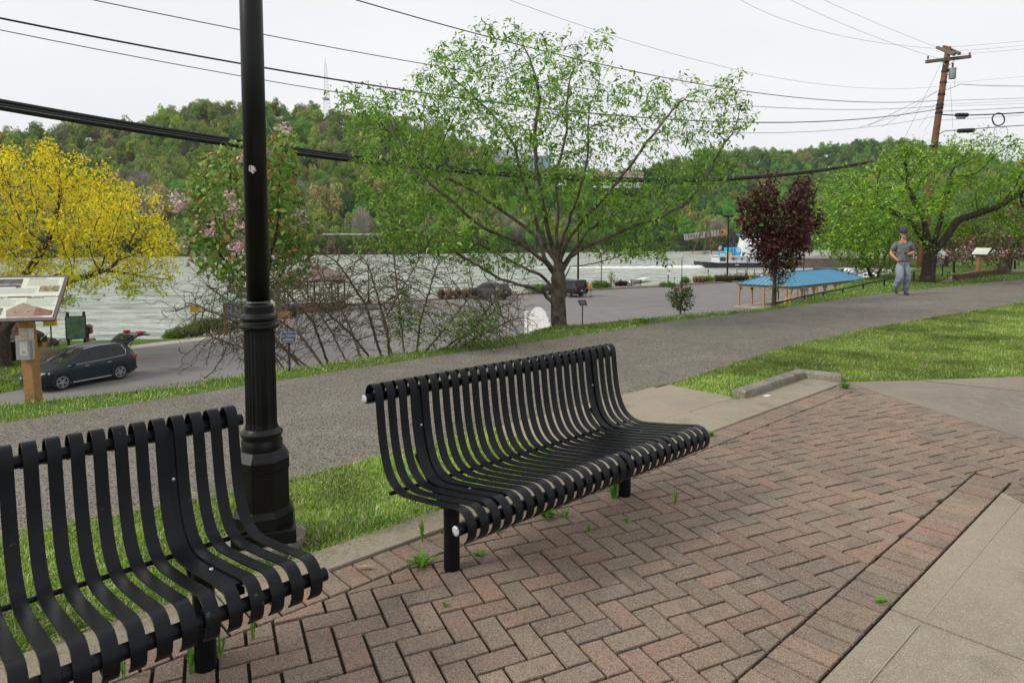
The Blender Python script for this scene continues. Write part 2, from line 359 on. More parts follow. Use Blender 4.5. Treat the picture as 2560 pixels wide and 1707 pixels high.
def brick(poly, h=.018):
    if len(poly) < 3: return
    P_ = np.array(poly); c = P_.mean(0)
    ar = .5*abs(sum(P_[i][0]*P_[(i+1) % len(P_)][1]-P_[(i+1) % len(P_)][0]*P_[i][1] for i in range(len(P_))))
    if ar < .0006: return
    d = P_-c; r = np.hypot(*d.T)[:, None]
    top = c+d*(1-np.minimum(.3, .0042/r)); out = c+d*(1-np.minimum(.2, .0018/r))
    h += random.gauss(0, .0014); tx, ty = random.gauss(0, .009), random.gauss(0, .009)
    b = len(BV); n = len(P_)
    for p in out: BV.append((p[0], p[1], .000))
    for p in out: BV.append((p[0], p[1], h-.0035+(p[0]-c[0])*tx+(p[1]-c[1])*ty))
    for p in top: BV.append((p[0], p[1], h+(p[0]-c[0])*tx+(p[1]-c[1])*ty))
    for L_ in (0, 1):
        for i in range(n): BF.append((b+L_*n+i, b+L_*n+(i+1) % n, b+(L_+1)*n+(i+1) % n, b+(L_+1)*n+i))
    BF.append(tuple(b+2*n+i for i in range(n)))
    t = np.array(random.choice(BTINT)); k = random.uniform(.88, 1.12)*(1+.10*shade(c)); t = t*k*1.52*np.array([1.05, .965, .87])
    # a dark worn stain in front of the second bench
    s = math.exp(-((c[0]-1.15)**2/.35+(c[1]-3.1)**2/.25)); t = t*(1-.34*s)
    BC.extend([tuple(t)]*(3*n))
def rect(o, e, g, a, b, q=.0050):
    return [o+e*q+g*q, o+e*(a-q)+g*q, o+e*(a-q)+g*(b-q), o+e*q+g*(b-q)]
th_ = R(-65.34); e1 = np.array([math.cos(th_), math.sin(th_)]); g1 = np.array([-e1[1], e1[0]]); u = .1036
LO = np.array(LC(0, -2.765)); RO = np.array(LC(0, -.917))
def inside_main(poly):
    poly = clip(poly, np.array(LC(0, -2.555)), SN)
    if len(poly) > 2: poly = clip(poly, np.array((3.52, 6.93))+np.array([-.215, 0]), -np.array([.98, .198]))
    if len(poly) > 2: poly = clip(poly, np.array(LC(7.2, 0)), -SA)
    return poly
org = np.array(gz(1840+550/5.1065, 1400+160/5.1065, 0).xy)
for i in range(-60, 60):
    for j in range(-60, 60):
        k = (i-j) % 4
        if k == 0: q = rect(org+e1*i*u+g1*j*u, e1, g1, 2*u, u)
        elif k == 3: q = rect(org+e1*i*u+g1*j*u, e1, g1, u, 2*u)
        else: continue
        c = np.mean(q, 0); s, cc = c@SA, c@SN
        if c[1] < 1.0 or cc < -2.9 or cc > 2.6: continue
        poly = inside_main(q)
        if len(poly) < 3: continue
        # in front of the slabs only; past their far corner the bond runs on to the right
        c = np.mean(poly, 0); s, cc = c@SA, c@SN
        if s < 5.07 and cc < -.96: poly = clip(poly, np.array(LC(0, -1.1245)), -SN)
        elif s >= 5.07:
            if cc > -1.13: poly = clip(poly, np.array(LC(5.072, 0)), SA)
        else:
            poly = clip(poly, np.array(LC(0, -.914)), SN)
            if len(poly) > 2: poly = clip(poly, np.array((3.167, 3.8)), np.array([1, 0]))
        if len(poly) < 3: continue
        c = np.mean(poly, 0)
        if c[0] > 3.0 and (c[1]-3.7)*-.08+(c[0]-2.95) > .9: pass
        brick(poly)
# soldier courses: along the edging, along the slabs, and round the far concrete
for k in range(-10, 68):
    s = k*u+.02; brick(rect(np.array(LC(s, -2.76)), SA, SN, u, .2, .0060))
for k in range(-10, 49):
    s = k*u-.01; brick(rect(np.array(LC(s, -1.122)), SA, SN, u, .2, .0060))
ap = [np.array(q) for q in [(3.32, 6.9), (3.38, 6.6), (3.46, 6.2), (3.56, 5.75), (3.66, 5.2), (3.77, 4.7), (3.9, 4.0)]]
pa_ = np.array((3.505, 6.93)); dv_ = np.array([.198, -.98]); nv_ = -np.array([.98, .198])
for k in range(-1, 46): brick(rect(pa_+dv_*k*u, dv_, nv_, u, .205))
# corner: slab end course
a0 = np.array((2.962, 3.875))
for k in range(-4, 26): brick(clip(rect(a0+np.array([0, -u*(k+1)]), np.array([1., 0]), np.array([0, 1.]), .2, u), np.array(LC(0, -.914)), SN))
me = bpy.data.meshes.new('brick_paving'); me.from_pydata(BV, [], BF); me.update()
ca = me.color_attributes.new('tint', 'FLOAT_COLOR', 'POINT'); ca.data.foreach_set('color', np.c_[np.array(BC), np.ones(len(BC))].astype(np.float32).ravel())
M['brick'] = mat('paver', (.2, .12, .08), .92, spec=.25, attr=True, noise=((3.0, (.10, .082, .068), 6, .52, .8), (24, (.24, .19, .155), 5, .52, .8), (60, (.12, .095, .078), 4, .52, .75), (1.1, (.16, .125, .10), 6, .54, .78), (5, (.33, .27, .20), 6, .62, .80)), speck=((420, (.38, .32, .27), .22), (460, (.10, .08, .065), .20)), bump=((200, .8, .004), (50, .5, .005)))
bo = link('brick_paving', me, M['brick']); tag(bo, kind='structure')
bm = bmesh.new(); bm.from_mesh(me); bmesh.ops.recalc_face_normals(bm, faces=bm.faces[:]); bm.to_mesh(me); bm.free()
# ---- parking lot, walks, ramp (level LOTZ)
lot = [(-60, 2), (-40, 14.5), (-21.6, 27.6), (-20.9, 29.4), (-22.4, 33), (-23.4, 37.0), (-22.49, 38.8), (-20.78, 40.98), (-18.27, 43.91), (-19.3, 54.19), (-15.33, 62.4), (-5.31, 70.4), (-.04, 73.8), (9.97, 80.9), (20.04, 86.7), (34.16, 96.7), (70, 124), (120, 158), (130, 150), (70, 96), (38, 62), (14, 34), (8, 22), (2, 14), (-3, 9), (-8, 5), (-14, 1), (-40, -14)]
sheet('parking_lot', lot, LOTZ+.02, M['lot'])
sheet('path', [(-60, 18.5), (-40, 24.5), (-24, 30.3), (-21.2, 30.2), (-21.6, 31.4), (-24.2, 31.4), (-40, 26.6), (-60, 20.5)], LOTZ+.016, M['lot'])
rampm = mat('ramp_concrete', (.40, .36, .30), .9, noise=(.6, (.30, .27, .22), 5, .4, .7), bump=(30, .4, .01))
rp = MB()
rp.add([(*p, LOTZ+.024) for p in [(-24.5, 38.2), (-22.3, 38.9), (-20.6, 41.1), (-18.1, 44.0), (-18.4, 46.5), (-20.2, 43.4), (-22.2, 41.2)]], [tuple(range(7))])
rp.add([(-24.5, 38.2, LOTZ+.024), (-22.2, 41.2, LOTZ+.024), (-25.6, 47, -6.6), (-31, 45, -6.6)], [(0, 1, 2, 3)])
tag(rp.build('boat_ramp', rampm), kind='structure')
walk = [(-18.6, 47.2), (-19.0, 54.3), (-15.0, 62.9), (-5.3, 71.2), (0, 74.4), (10, 81.5), (20, 87.3), (34, 97.2), (70, 124.5)]
wk = MB()
for a, b in zip(walk[2:-1], walk[3:]):
    d = Vector((b[0]-a[0], b[1]-a[1], 0)).normalized(); n_ = Vector((-d.y, d.x, 0))
    A_, B_ = Vector((*a, 0))-d*.05, Vector((*b, 0))+d*.05
    wk.prism([(A_-n_*.1).xy, (B_-n_*.1).xy, (B_+n_*1.9).xy, (A_+n_*1.9).xy], LOTZ-.3, LOTZ+.15+random.uniform(0, .004))
tag(wk.build('pavement', mat('pavement', (.27, .21, .17), .9, noise=(1.2, (.2, .165, .135), 4, .4, .7))), kind='structure')
# ---- river
wm = bpy.data.materials.new('river_water'); wm.use_nodes = True; t = wm.node_tree; n = t.nodes; l = t.links.new
b = n['Principled BSDF']; b.inputs['Base Color'].default_value = (.25, .285, .22, 1); b.inputs['Roughness'].default_value = .14; b.inputs['IOR'].default_value = 1.33
b.inputs['Specular IOR Level'].default_value = .5
tc = n.new('ShaderNodeTexCoord'); prev = None
for sc, st, di, sx, sy, ro in ((.11, .8, 1.6, 1, 3.0, 20), (.7, 1.0, .55, 1, 2.4, 35), (3.0, .9, .14, 1, 1.6, 25)):
    mp = n.new('ShaderNodeMapping'); mp.inputs['Scale'].default_value = (sx, sy, 1); mp.inputs['Rotation'].default_value = (0, 0, R(-ro))
    z = n.new('ShaderNodeTexNoise'); z.inputs['Scale'].default_value = sc; z.inputs['Detail'].default_value = 4; z.inputs['Roughness'].default_value = .6
    u_ = n.new('ShaderNodeBump'); u_.inputs['Strength'].default_value = st; u_.inputs['Distance'].default_value = di
    l(tc.outputs['Object'], mp.inputs[0]); l(mp.outputs[0], z.inputs['Vector']); l(z.outputs[0], u_.inputs['Height'])
    if prev: l(prev, u_.inputs['Normal'])
    prev = u_.outputs[0]
l(prev, b.inputs['Normal'])
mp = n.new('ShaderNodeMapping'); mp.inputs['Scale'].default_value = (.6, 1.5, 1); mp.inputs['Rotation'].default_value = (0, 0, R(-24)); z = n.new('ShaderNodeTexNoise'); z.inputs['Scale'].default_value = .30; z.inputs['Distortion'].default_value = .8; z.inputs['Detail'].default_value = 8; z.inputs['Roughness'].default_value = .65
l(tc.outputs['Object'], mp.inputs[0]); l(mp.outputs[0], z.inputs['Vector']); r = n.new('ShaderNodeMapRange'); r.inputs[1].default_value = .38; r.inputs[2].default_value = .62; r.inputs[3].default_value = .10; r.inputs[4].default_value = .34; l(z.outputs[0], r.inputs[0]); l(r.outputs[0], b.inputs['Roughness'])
cr = n.new('ShaderNodeValToRGB'); cr.color_ramp.elements[0].position = .40; cr.color_ramp.elements[1].position = .60; cr.color_ramp.elements[0].color = (.33, .37, .31, 1); cr.color_ramp.elements[1].color = (.50, .535, .475, 1); l(z.outputs[0], cr.inputs[0]); l(cr.outputs[0], b.inputs['Base Color'])  # streaks of lighter and darker reflection painted into the water colour
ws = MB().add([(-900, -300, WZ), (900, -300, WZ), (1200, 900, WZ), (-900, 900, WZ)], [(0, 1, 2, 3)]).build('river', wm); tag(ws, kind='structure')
# ================================================================ VEGETATION
def grow(attr, chains, step, infl, kill, iters=120, grav=0.0, seed=0):
    """space colonisation: attr (n,3) points, chains = list of [parent_index or -1, pts...]; returns nodes, parents"""
    r = np.random.default_rng(seed); nodes = []; par = []
    for ch in chains:
        p = ch[0]
        for q in ch[1:]:
            q = np.array(q, float)
            if p >= 0:
                a = nodes[p]; nn = max(1, int(np.linalg.norm(q-a)/step))
                for k in range(1, nn+1): nodes.append(a+(q-a)*k/nn+(r.normal(0, step*.06, 3) if k < nn else 0)); par.append(p); p = len(nodes)-1
            else: nodes.append(q); par.append(-1); p = 0
        ch.append(p)
    A_ = np.array(attr, float); ND = np.array(nodes); best = np.full(len(A_), 1e9); bi = np.zeros(len(A_), int)
    def upd(new, off):
        for c in range(0, len(new), 256):
            d = np.linalg.norm(A_[:, None, :]-new[None, c:c+256], axis=2); m = d.argmin(1); dm = d[np.arange(len(A_)), m]
            w = dm < best; best[w] = dm[w]; bi[w] = m[w]+off+c
    upd(ND, 0); pos = [p for p in nodes]
    for it in range(iters):
        al = best > kill
        if not al.any(): break
        A_ = A_[al]; best = best[al]; bi = bi[al]
        act = best < infl
        if not act.any(): break
        acc = {}
        for a, i in zip(A_[act], bi[act]):
            d = a-pos[i]; d /= np.linalg.norm(d)+1e-9
            acc[i] = acc.get(i, 0)+d
        new = []
        for i, d in acc.items():
            d = d/(np.linalg.norm(d)+1e-9)
            pd = pos[i]-pos[par[i]] if par[i] >= 0 else d
            d = d+.45*pd/(np.linalg.norm(pd)+1e-9)+r.normal(0, .16, 3)+np.array([0, 0, grav]); d /= np.linalg.norm(d)
            q = pos[i]+d*step; new.append(q); pos.append(q); par.append(i)
        upd(np.array(new), len(pos)-len(new))
    return np.array(pos), np.array(par)
def radii(par, tip, ex=2.3, rmax=None):
    n = len(par); a = np.zeros(n); ch = np.zeros(n, int)
    for i in range(n-1, -1, -1):
        if a[i] == 0: a[i] = tip**ex
        if par[i] >= 0: a[par[i]] += a[i]*1.0; ch[par[i]] += 1
    r = a**(1/ex)
    if rmax: 
        k = rmax/r[0]; r = np.where(r > 3*tip, tip*3+(r-3*tip)*(rmax-3*tip)/(r[0]-3*tip), r)
    return r, ch
def tubes(pos, par, rad, name, m, parent, flare=0, sides=(3, 5, 9), base_z=None, minr=0):
    kids = [[] for _ in pos]
    for i, p in enumerate(par):
        if p >= 0: kids[p].append(i)
    V = []; Fs = []
    done = set(); stack = [i for i in range(len(par)) if par[i] < 0]
    starts = [(s, None) for s in stack]
    while starts:
        s, frm = starts.pop(); ch = [frm] if frm is not None else []
        i = s
        while True:
            ch.append(i); ks = kids[i]
            if not ks: break
            ks = sorted(ks, key=lambda k: -rad[k])
            for k in ks[1:]: starts.append((k, i))
            i = ks[0]
        if len(ch) < 2: continue
        rr = [rad[c] for c in ch]
        if frm is not None: rr[0] = min(rad[ch[1]]*1.05, rad[frm])
        if max(rr) < minr: continue
        n = sides[0] if rr[0] < .012 else (sides[1] if rr[0] < .05 else sides[2])
        pts = pos[ch]; b = len(V); ref = np.array([1., .1, 0])
        for k, p in enumerate(pts):
            d = pts[min(k+1, len(pts)-1)]-pts[max(k-1, 0)]; d = d/(np.linalg.norm(d)+1e-9)
            ref = ref-d*(ref@d)
            if np.linalg.norm(ref) < 1e-3: ref = np.array([0, 1., 0])-d*d[1]
            ref /= np.linalg.norm(ref); x = np.cross(d, ref)
            r0 = rr[k]
            if flare and frm is None: r0 *= 1+flare*math.exp(-max(0, p[2]-pos[0][2])/.18)
            for q in range(n):
                a = 2*math.pi*q/n; w = 1+(.10*math.sin(3*a+k*.3)+.05*math.sin(5*a+1)) if n > 6 else 1
                V.append(p+(x*math.cos(a)+ref*math.sin(a))*r0*w)
        for k in range(len(pts)-1):
            for q in range(n):
                q2 = (q+1) % n; Fs.append((b+k*n+q, b+k*n+q2, b+(k+1)*n+q2, b+(k+1)*n+q))
    return npmesh(name, np.array(V), np.array(Fs), m, parent, smooth=True)
def leaves(P, size, cols, name, parent, droop=.5, seed=1, aspect=.42, m=None, var=.38, fold=True, weights=None, colfn=None):
    """folded pointed leaves at points P (n,3)"""
    r = np.random.default_rng(seed); n = len(P)
    az = r.uniform(0, 2*np.pi, n); el = -droop+r.normal(0, .5, n)
    d = np.c_[np.cos(az)*np.cos(el), np.sin(az)*np.cos(el), np.sin(el)]
    up = np.tile([0, 0, 1.], (n, 1))+r.normal(0, .45, (n, 3)); s = np.cross(d, up); s /= np.linalg.norm(s, axis=1)[:, None]+1e-9; nn = np.cross(s, d)
    L_ = size*(1+r.normal(0, var, n)).clip(.4, 1.7)[:, None]; w = L_*aspect
    base = P; tip = P+d*L_-nn*L_*.12
    a = P+d*L_*.42+s*w*.5+nn*L_*.08; b = P+d*L_*.42-s*w*.5+nn*L_*.08
    V = np.stack([base, a, tip, b], 1).reshape(-1, 3)
    i = np.arange(n)*4
    Fc = np.concatenate([np.stack([i, i+1, i+2], 1), np.stack([i, i+2, i+3], 1)])
    cols = np.array(cols); ci = r.choice(len(cols), n, p=weights); c = cols[ci]*(1+r.normal(0, .16, (n, 1))).clip(.5, 1.6)
    if colfn is not None: c = colfn(P, c, r)
    return npmesh(name, V, Fc, m or M['leaf'], parent, col=np.repeat(c.clip(0, 1), 4, 0))
def clumps(P, size, cols, name, parent, k=8, sp=.02, **kw):
    r = np.random.default_rng(5); Q = np.repeat(P, k, 0)+r.normal(0, sp, (len(P)*k, 3))
    return leaves(Q, size, cols, name, parent, **kw)
def ell(n, c, r, seed, inner=0.0):
    g = np.random.default_rng(seed); v = g.normal(0, 1, (n, 3)); v /= np.linalg.norm(v, axis=1)[:, None]
    rad = (inner+(1-inner)*g.uniform(0, 1, n)**(1/2.2))[:, None]
    return np.array(c)+v*rad*np.array(r)
def profile_pts(n, prof, cx, cy, ry, seed, shell=.35):
    """points inside a crown: prof = [(z, xmin, xmax)] silhouette, depth radius ry scaled with width"""
    g = np.random.default_rng(seed); zs = [p[0] for p in prof]; out = []
    W_ = max(p[2]-p[1] for p in prof)
    while len(out) < n:
        z = g.uniform(zs[0], zs[-1]); a = np.interp(z, zs, [p[1] for p in prof]); b = np.interp(z, zs, [p[2] for p in prof])
        hw = (b-a)/2; u, v = g.uniform(-1, 1, 2)
        if g.uniform() > hw*hw*4/W_/W_+.15: continue
        q = u*u+v*v
        if q > 1 or q < shell*g.uniform(): continue
        out.append(((a+b)/2+u*hw, cy+v*ry*(hw*2/W_)**.7, z))
    return np.array(out)
GREENS = [(.22, .44, .05), (.31, .54, .06), (.14, .32, .035), (.46, .62, .09), (.09, .22, .03)]
# ---------------------------------------------------------------- the wide spring-green tree at the middle of the photo
D = 1.0884
def P_(x, y, dy=0.0, base=11.75):      # photo position (in 2352-wide units) at distance base+dy
    return tuple(at(x*D, y*D, base+dy))
T = empty('cherry_tree', (0, 0, 0), label='tall wide-spreading tree with airy bright green spring leaves behind the long bench', cat='tree')
t0 = P_(1280, 750); f0 = P_(1281, 640)
ch = [[-1, (t0[0], t0[1], -.45), (t0[0]+.01, t0[1], .25), P_(1281, 690), f0, P_(1285, 592)]]
def limb(start, pts): ch.append([start]+pts)
pos0, par0 = grow(np.zeros((1, 3))+99, [list(c) for c in ch], .11, .1, .1, 1)
fork = len(pos0)-1
def nearest(q): return int(np.argmin(np.linalg.norm(pos0-np.array(q), axis=1)))
k1 = nearest(P_(1275, 700)); k2 = nearest(P_(1278, 660)); k3 = nearest(P_(1280, 622)); k4 = fork
limb(k1, [P_(1250, 672, -.1), P_(1222, 662, -.25), P_(1190, 657, -.4), P_(1150, 640, -.55), P_(1105, 603, -.7), P_(1040, 570, -.8), P_(960, 540, -.8), P_(890, 500, -.6)])
limb(k2, [P_(1240, 630, .2), P_(1200, 612, .5), P_(1140, 590, .8), P_(1080, 560, 1.0), P_(1010, 520, 1.2)])
limb(k3, [P_(1250, 590, .1), P_(1230, 520, .3), P_(1215, 430, .5), P_(1180, 340, .6), P_(1120, 260, .7), P_(1060, 190, .6), P_(1010, 120, .5)])
limb(k4, [P_(1262, 540, -.2), P_(1240, 470, -.4), P_(1228, 400, -.5), P_(1235, 330, -.5), P_(1240, 240, -.4), P_(1215, 160, -.3), P_(1200, 90, -.2)])
limb(k4, [P_(1275, 520, .2), P_(1283, 430, .4), P_(1290, 340, .5), P_(1300, 240, .6), P_(1330, 140, .7), P_(1375, 75, .8)])
limb(k4, [P_(1300, 560, 0), P_(1335, 500, -.2), P_(1390, 440, -.4), P_(1450, 380, -.6), P_(1520, 300, -.6), P_(1580, 210, -.5)])
limb(k3, [P_(1310, 590, 0), P_(1345, 566, -.1), P_(1420, 540, -.2), P_(1500, 508, -.2), P_(1570, 460, -.2), P_(1640, 390, 0), P_(1690, 300, .2)])
limb(k3, [P_(1300, 600, .2), P_(1340, 540, .5), P_(1400, 500, .8), P_(1470, 460, 1.1), P_(1560, 420, 1.3), P_(1660, 350, 1.4)])
limb(k4, [P_(1250, 560, .3), P_(1180, 500, .8), P_(1080, 440, 1.1), P_(980, 380, 1.2), P_(880, 300, 1.0), P_(830, 230, .8)])
limb(k3, [P_(1250, 600, -.2), P_(1180, 550, -.6), P_(1090, 500, -1.0), P_(1000, 440, -1.2), P_(930, 380, -1.2)])
limb(k4, [P_(1290, 560, -.4), P_(1320, 480, -.9), P_(1340, 380, -1.2), P_(1350, 280, -1.3)])
limb(k2, [P_(1310, 612, -.2), P_(1370, 603, -.4), P_(1440, 588, -.5), P_(1500, 592, -.5), P_(1540, 610, -.5)])
Z_ = lambda y: at(1280, y*D, 11.75).z
X_ = lambda x: at(x*D, 590, 11.75).x
prof = [(Z_(640), X_(1100), X_(1380)), (Z_(600), X_(900), X_(1520)), (Z_(520), X_(850), X_(1640)), (Z_(400), X_(800), X_(1730)), (Z_(300), X_(760), X_(1760)), (Z_(210), X_(800), X_(1700)), (Z_(150), X_(950), X_(1620)), (Z_(95), X_(995), X_(1410)), (Z_(58), X_(1080), X_(1390))]
g_ = np.random.default_rng(11); lob = []
for k, (cx_, cy_, rx_, ry_) in enumerate([(1180, 142, 180, 50), (1010, 195, 75, 60), (1060, 142, 80, 48), (1355, 118, 60, 48), (855, 240, 95, 48), (930, 330, 150, 90), (1120, 270, 200, 110), (1400, 260, 150, 90), (1545, 220, 60, 70), (1625, 270, 95, 85), (1690, 285, 50, 50), (1560, 380, 150, 80), (1260, 400, 240, 120), (950, 440, 140, 90), (990, 540, 150, 60), (1120, 592, 120, 36), (1440, 572, 120, 30), (1480, 470, 150, 70), (890, 560, 80, 36), (1350, 480, 130, 80), (1250, 190, 130, 90), (1660, 200, 30, 50)]):
    c_ = at(cx_*D, cy_*D, 11.75+g_.uniform(-.7, .7)); w_ = rx_*.00769; h_ = ry_*.00769; nn_ = int(40+520*w_*h_); lob.append(ell(nn_, c_, (w_, min(2.3, w_*1.15+.4), h_), 11+k, .1))
att = np.vstack(lob); print('att', len(att))
pos, par = grow(att, [list(c) for c in ch], .10, .95, .155, 80, .04, 3)
rd, nch = radii(par, .0030, 2.2, .140)
dfk = np.linalg.norm(pos-np.array(f0), axis=1); rd = np.where(pos[:, 2] > f0[2]-.25, rd*(1-.32*np.clip((dfk-.15)/.8, 0, 1)), rd)
bend = np.clip((np.linalg.norm(pos-np.array(f0), axis=1)-.3)/1.2, 0, 1)[:, None]*.055
pos = pos+bend*np.stack([np.sin(3.1*pos[:, 2]+2.3*pos[:, 1]), np.sin(3.7*pos[:, 2]+1.9*pos[:, 0]+1), np.sin(3.3*pos[:, 0]+2.1*pos[:, 1]+2)], 1)
tubes(pos, par, rd, 'trunk', M['bark'], T, flare=.45)
thin = rd < .010; tips = pos[thin]
hz = np.clip((tips[:, 2]-1.2)/4.3, 0, 1)      # the crown is densest low on the left, thin at the top
left = np.clip((1.2-tips[:, 0])/4, 0, 1)
pr = (.30+.30*(1-hz)+.24*left)
keep = rng.uniform(0, 1, len(tips)) < pr; tips = tips[keep]
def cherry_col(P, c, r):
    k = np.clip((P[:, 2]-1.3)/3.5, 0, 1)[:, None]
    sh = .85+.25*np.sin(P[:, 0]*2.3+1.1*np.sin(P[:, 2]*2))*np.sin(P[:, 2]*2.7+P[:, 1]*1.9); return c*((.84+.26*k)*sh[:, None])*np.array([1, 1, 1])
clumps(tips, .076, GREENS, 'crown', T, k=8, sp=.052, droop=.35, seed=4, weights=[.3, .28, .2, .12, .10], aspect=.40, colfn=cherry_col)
print('cherry nodes', len(pos), 'tips', len(tips))

def lobes(L, Yc, k_, seed, dens=520, dy=.7, base=40, ymax=9):
    g_ = np.random.default_rng(seed); s_ = D/F*Yc; out = []
    for q, (cx_, cy_, rx_, ry_) in enumerate(L):
        c_ = at(cx_*D, cy_*D, Yc+g_.uniform(-dy, dy)); w_ = rx_*s_; h_ = ry_*s_; out.append(ell(int(base+dens*w_*h_), c_, (w_, min(ymax, w_*k_+.3), h_), seed+q, .1))
    return np.vstack(out)
# ---------------------------------------------------------------- generic tree
def tree(name, base, att, chains, step, infl, kill, tip, rmax, label, bark, lsize, lcols, lk, lsp, group=None, cat='tree', thinr=.012, keepp=1, seed=1, droop=.5, aspect=.45, flare=.3, grav=.03, leaf=True, lw=None, extra=None, colfn=None, iters=80, minr=0, crown='crown'):
    T = empty(name, (0, 0, 0), label=label, cat=cat, group=group)
    pos, par = grow(att, chains, step, infl, kill, iters, grav, seed)
    rd, _ = radii(par, tip, 2.2, rmax); tubes(pos, par, rd, 'trunk', bark, T, flare=flare, minr=minr)
    r = np.random.default_rng(seed); tips = pos[rd < thinr]; tips = tips[r.uniform(0, 1, len(tips)) < keepp]
    if leaf: clumps(tips, lsize, lcols, crown, T, k=lk, sp=lsp, droop=droop, seed=seed, aspect=aspect, weights=lw, colfn=colfn)
    if extra: extra(T, tips, r)
    print(name, len(pos), len(tips)); return T
# yellow-blossomed tree at the left edge
yb = gz(10, 915, LOTZ); bz = LOTZ
def ycol(P, c, r):
    # yellow young leaf high in the crown, green low and inside
    h = np.clip((P[:, 2]-(-2.8))/4.2+r.normal(0, .22, len(P)), 0, 1)[:, None]
    return c*h+np.array([.30, .46, .04])*(1-h)
zz = lambda y: at(0, y, 34).z
xx = lambda x: at(x, 590, 34).x
prof = [(zz(720), xx(-150), xx(330)), (zz(670), xx(-200), xx(400)), (zz(640), xx(-260), xx(425)), (zz(560), xx(-330), xx(405)), (zz(480), xx(-330), xx(340)), (zz(430), xx(-300), xx(300)), (zz(380), xx(-260), xx(170)), (zz(325), xx(-160), xx(60))]
att = lobes([(40, 375, 130, 65), (140, 395, 90, 55), (215, 425, 90, 55), (285, 470, 80, 50), (335, 530, 60, 45), (90, 480, 190, 90), (250, 530, 130, 65), (375, 572, 42, 26), (300, 605, 110, 36), (60, 600, 150, 70), (190, 640, 140, 45), (330, 655, 70, 26), (95, 690, 110, 30), (-150, 450, 150, 130), (-120, 600, 150, 90)], 33.9, .9, 21, 26, 2.0, 50, 5)
tree('yellow_tree', yb, att, [[-1, (yb.x, yb.y, bz-.1), (yb.x, yb.y, bz+1.2), (yb.x-.1, yb.y, bz+2.0)], [5, (yb.x+1.2, yb.y-.2, bz+3.0), (yb.x+3.6, yb.y-.5, bz+4.3), (yb.x+6, yb.y-.8, bz+5.0)],
     [6, (yb.x-1.0, yb.y+.2, bz+3.4), (yb.x-1.6, yb.y, bz+5.5)], [7, (yb.x+.8, yb.y, bz+4), (yb.x+2.2, yb.y+.5, bz+6.4)]], .30, 3.0, .48, .011, .36,
     'big tree with bright yellow crown at the left edge, standing by the river', M['bark_dark'], .15, [(.88, .68, .012), (.95, .78, .03), (.80, .64, .015), (.60, .60, .03)], 17, .21, thinr=.03, seed=5, colfn=ycol, keepp=1.0, aspect=.5)
# second trunk standing behind it by the boulder
tp = gz(112/3.357, 600+850/3.357+8, LOTZ)
tree('riverside_tree', tp, profile_pts(260, [(zz(760), xx(-20), xx(90)), (zz(690), xx(-60), xx(160)), (zz(600), xx(-80), xx(150))], 0, 37, 2, 8, .3), [[-1, (tp.x, tp.y, LOTZ-.1), (tp.x+.5, tp.y, LOTZ+1.6), (tp.x+1.3, tp.y, LOTZ+3)]], .3, 3.4, .5, .014, .24,
     'leaning brown tree trunk behind the information board post, beside the dark boulder', M['bark'], .22, [(.16, .26, .03), (.3, .36, .03)], 3, .2, thinr=.03, seed=9, keepp=.6)
# pink double cherry behind the lamp post, rooted on the bank
cx, cy = -5.1, 12.6; cz = th(cx, cy)
zz = lambda y: at(0, y*D, 12.6).z
xx = lambda x: at(x*D, 590, 12.6).x
prof = [(zz(690), xx(560), xx(640)), (zz(650), xx(500), xx(690)), (zz(600), xx(440), xx(725)), (zz(520), xx(420), xx(735)), (zz(440), xx(425), xx(700)), (zz(380), xx(455), xx(690)), (zz(330), xx(530), xx(690)), (zz(300), xx(640), xx(700))]
att = profile_pts(1300, prof, 0, 12.6, 1.0, 31, .2)
def blossoms(T, tips, r):
    c = tips[(r.uniform(0, 1, len(tips)) < .20) & (tips[:, 1] < 12.62)]
    # sprays of double blossom: overlapping small petals
    near = c[(np.sin(c[:, 0]*5+1)+np.sin(c[:, 2]*4+.5)) > .0]
    Q = np.repeat(near, 60, 0); Q = Q+r.normal(0, .058, Q.shape)+[0, -.16, 0]
    leaves(Q, .050, [(.78, .50, .55), (.86, .66, .69), (.68, .40, .46), (.90, .76, .78)], 'blossom', T, droop=.1, seed=8, aspect=.95)
xb = at(655*1.0, 700, 12.6).x
tree('flowering_cherry', None, att, [[-1, (-4.75, 12.6, cz-.2), (-4.72, 12.6, -1.0), (-4.70, 12.6, -.2), (-4.72, 12.6, .35)], ], .10, .9, .17, .0045, .06,
     'young cherry with coppery green leaves and pink blossoms directly behind the big lamp post', M['bark_dark'], .112, [(.19, .33, .06), (.28, .44, .09), (.44, .50, .16), (.12, .24, .04), (.52, .24, .07)], 7, .085, thinr=.013, seed=12, droop=.45, aspect=.60, lw=[.32, .28, .16, .16, .08], extra=blossoms, keepp=.95, flare=0)
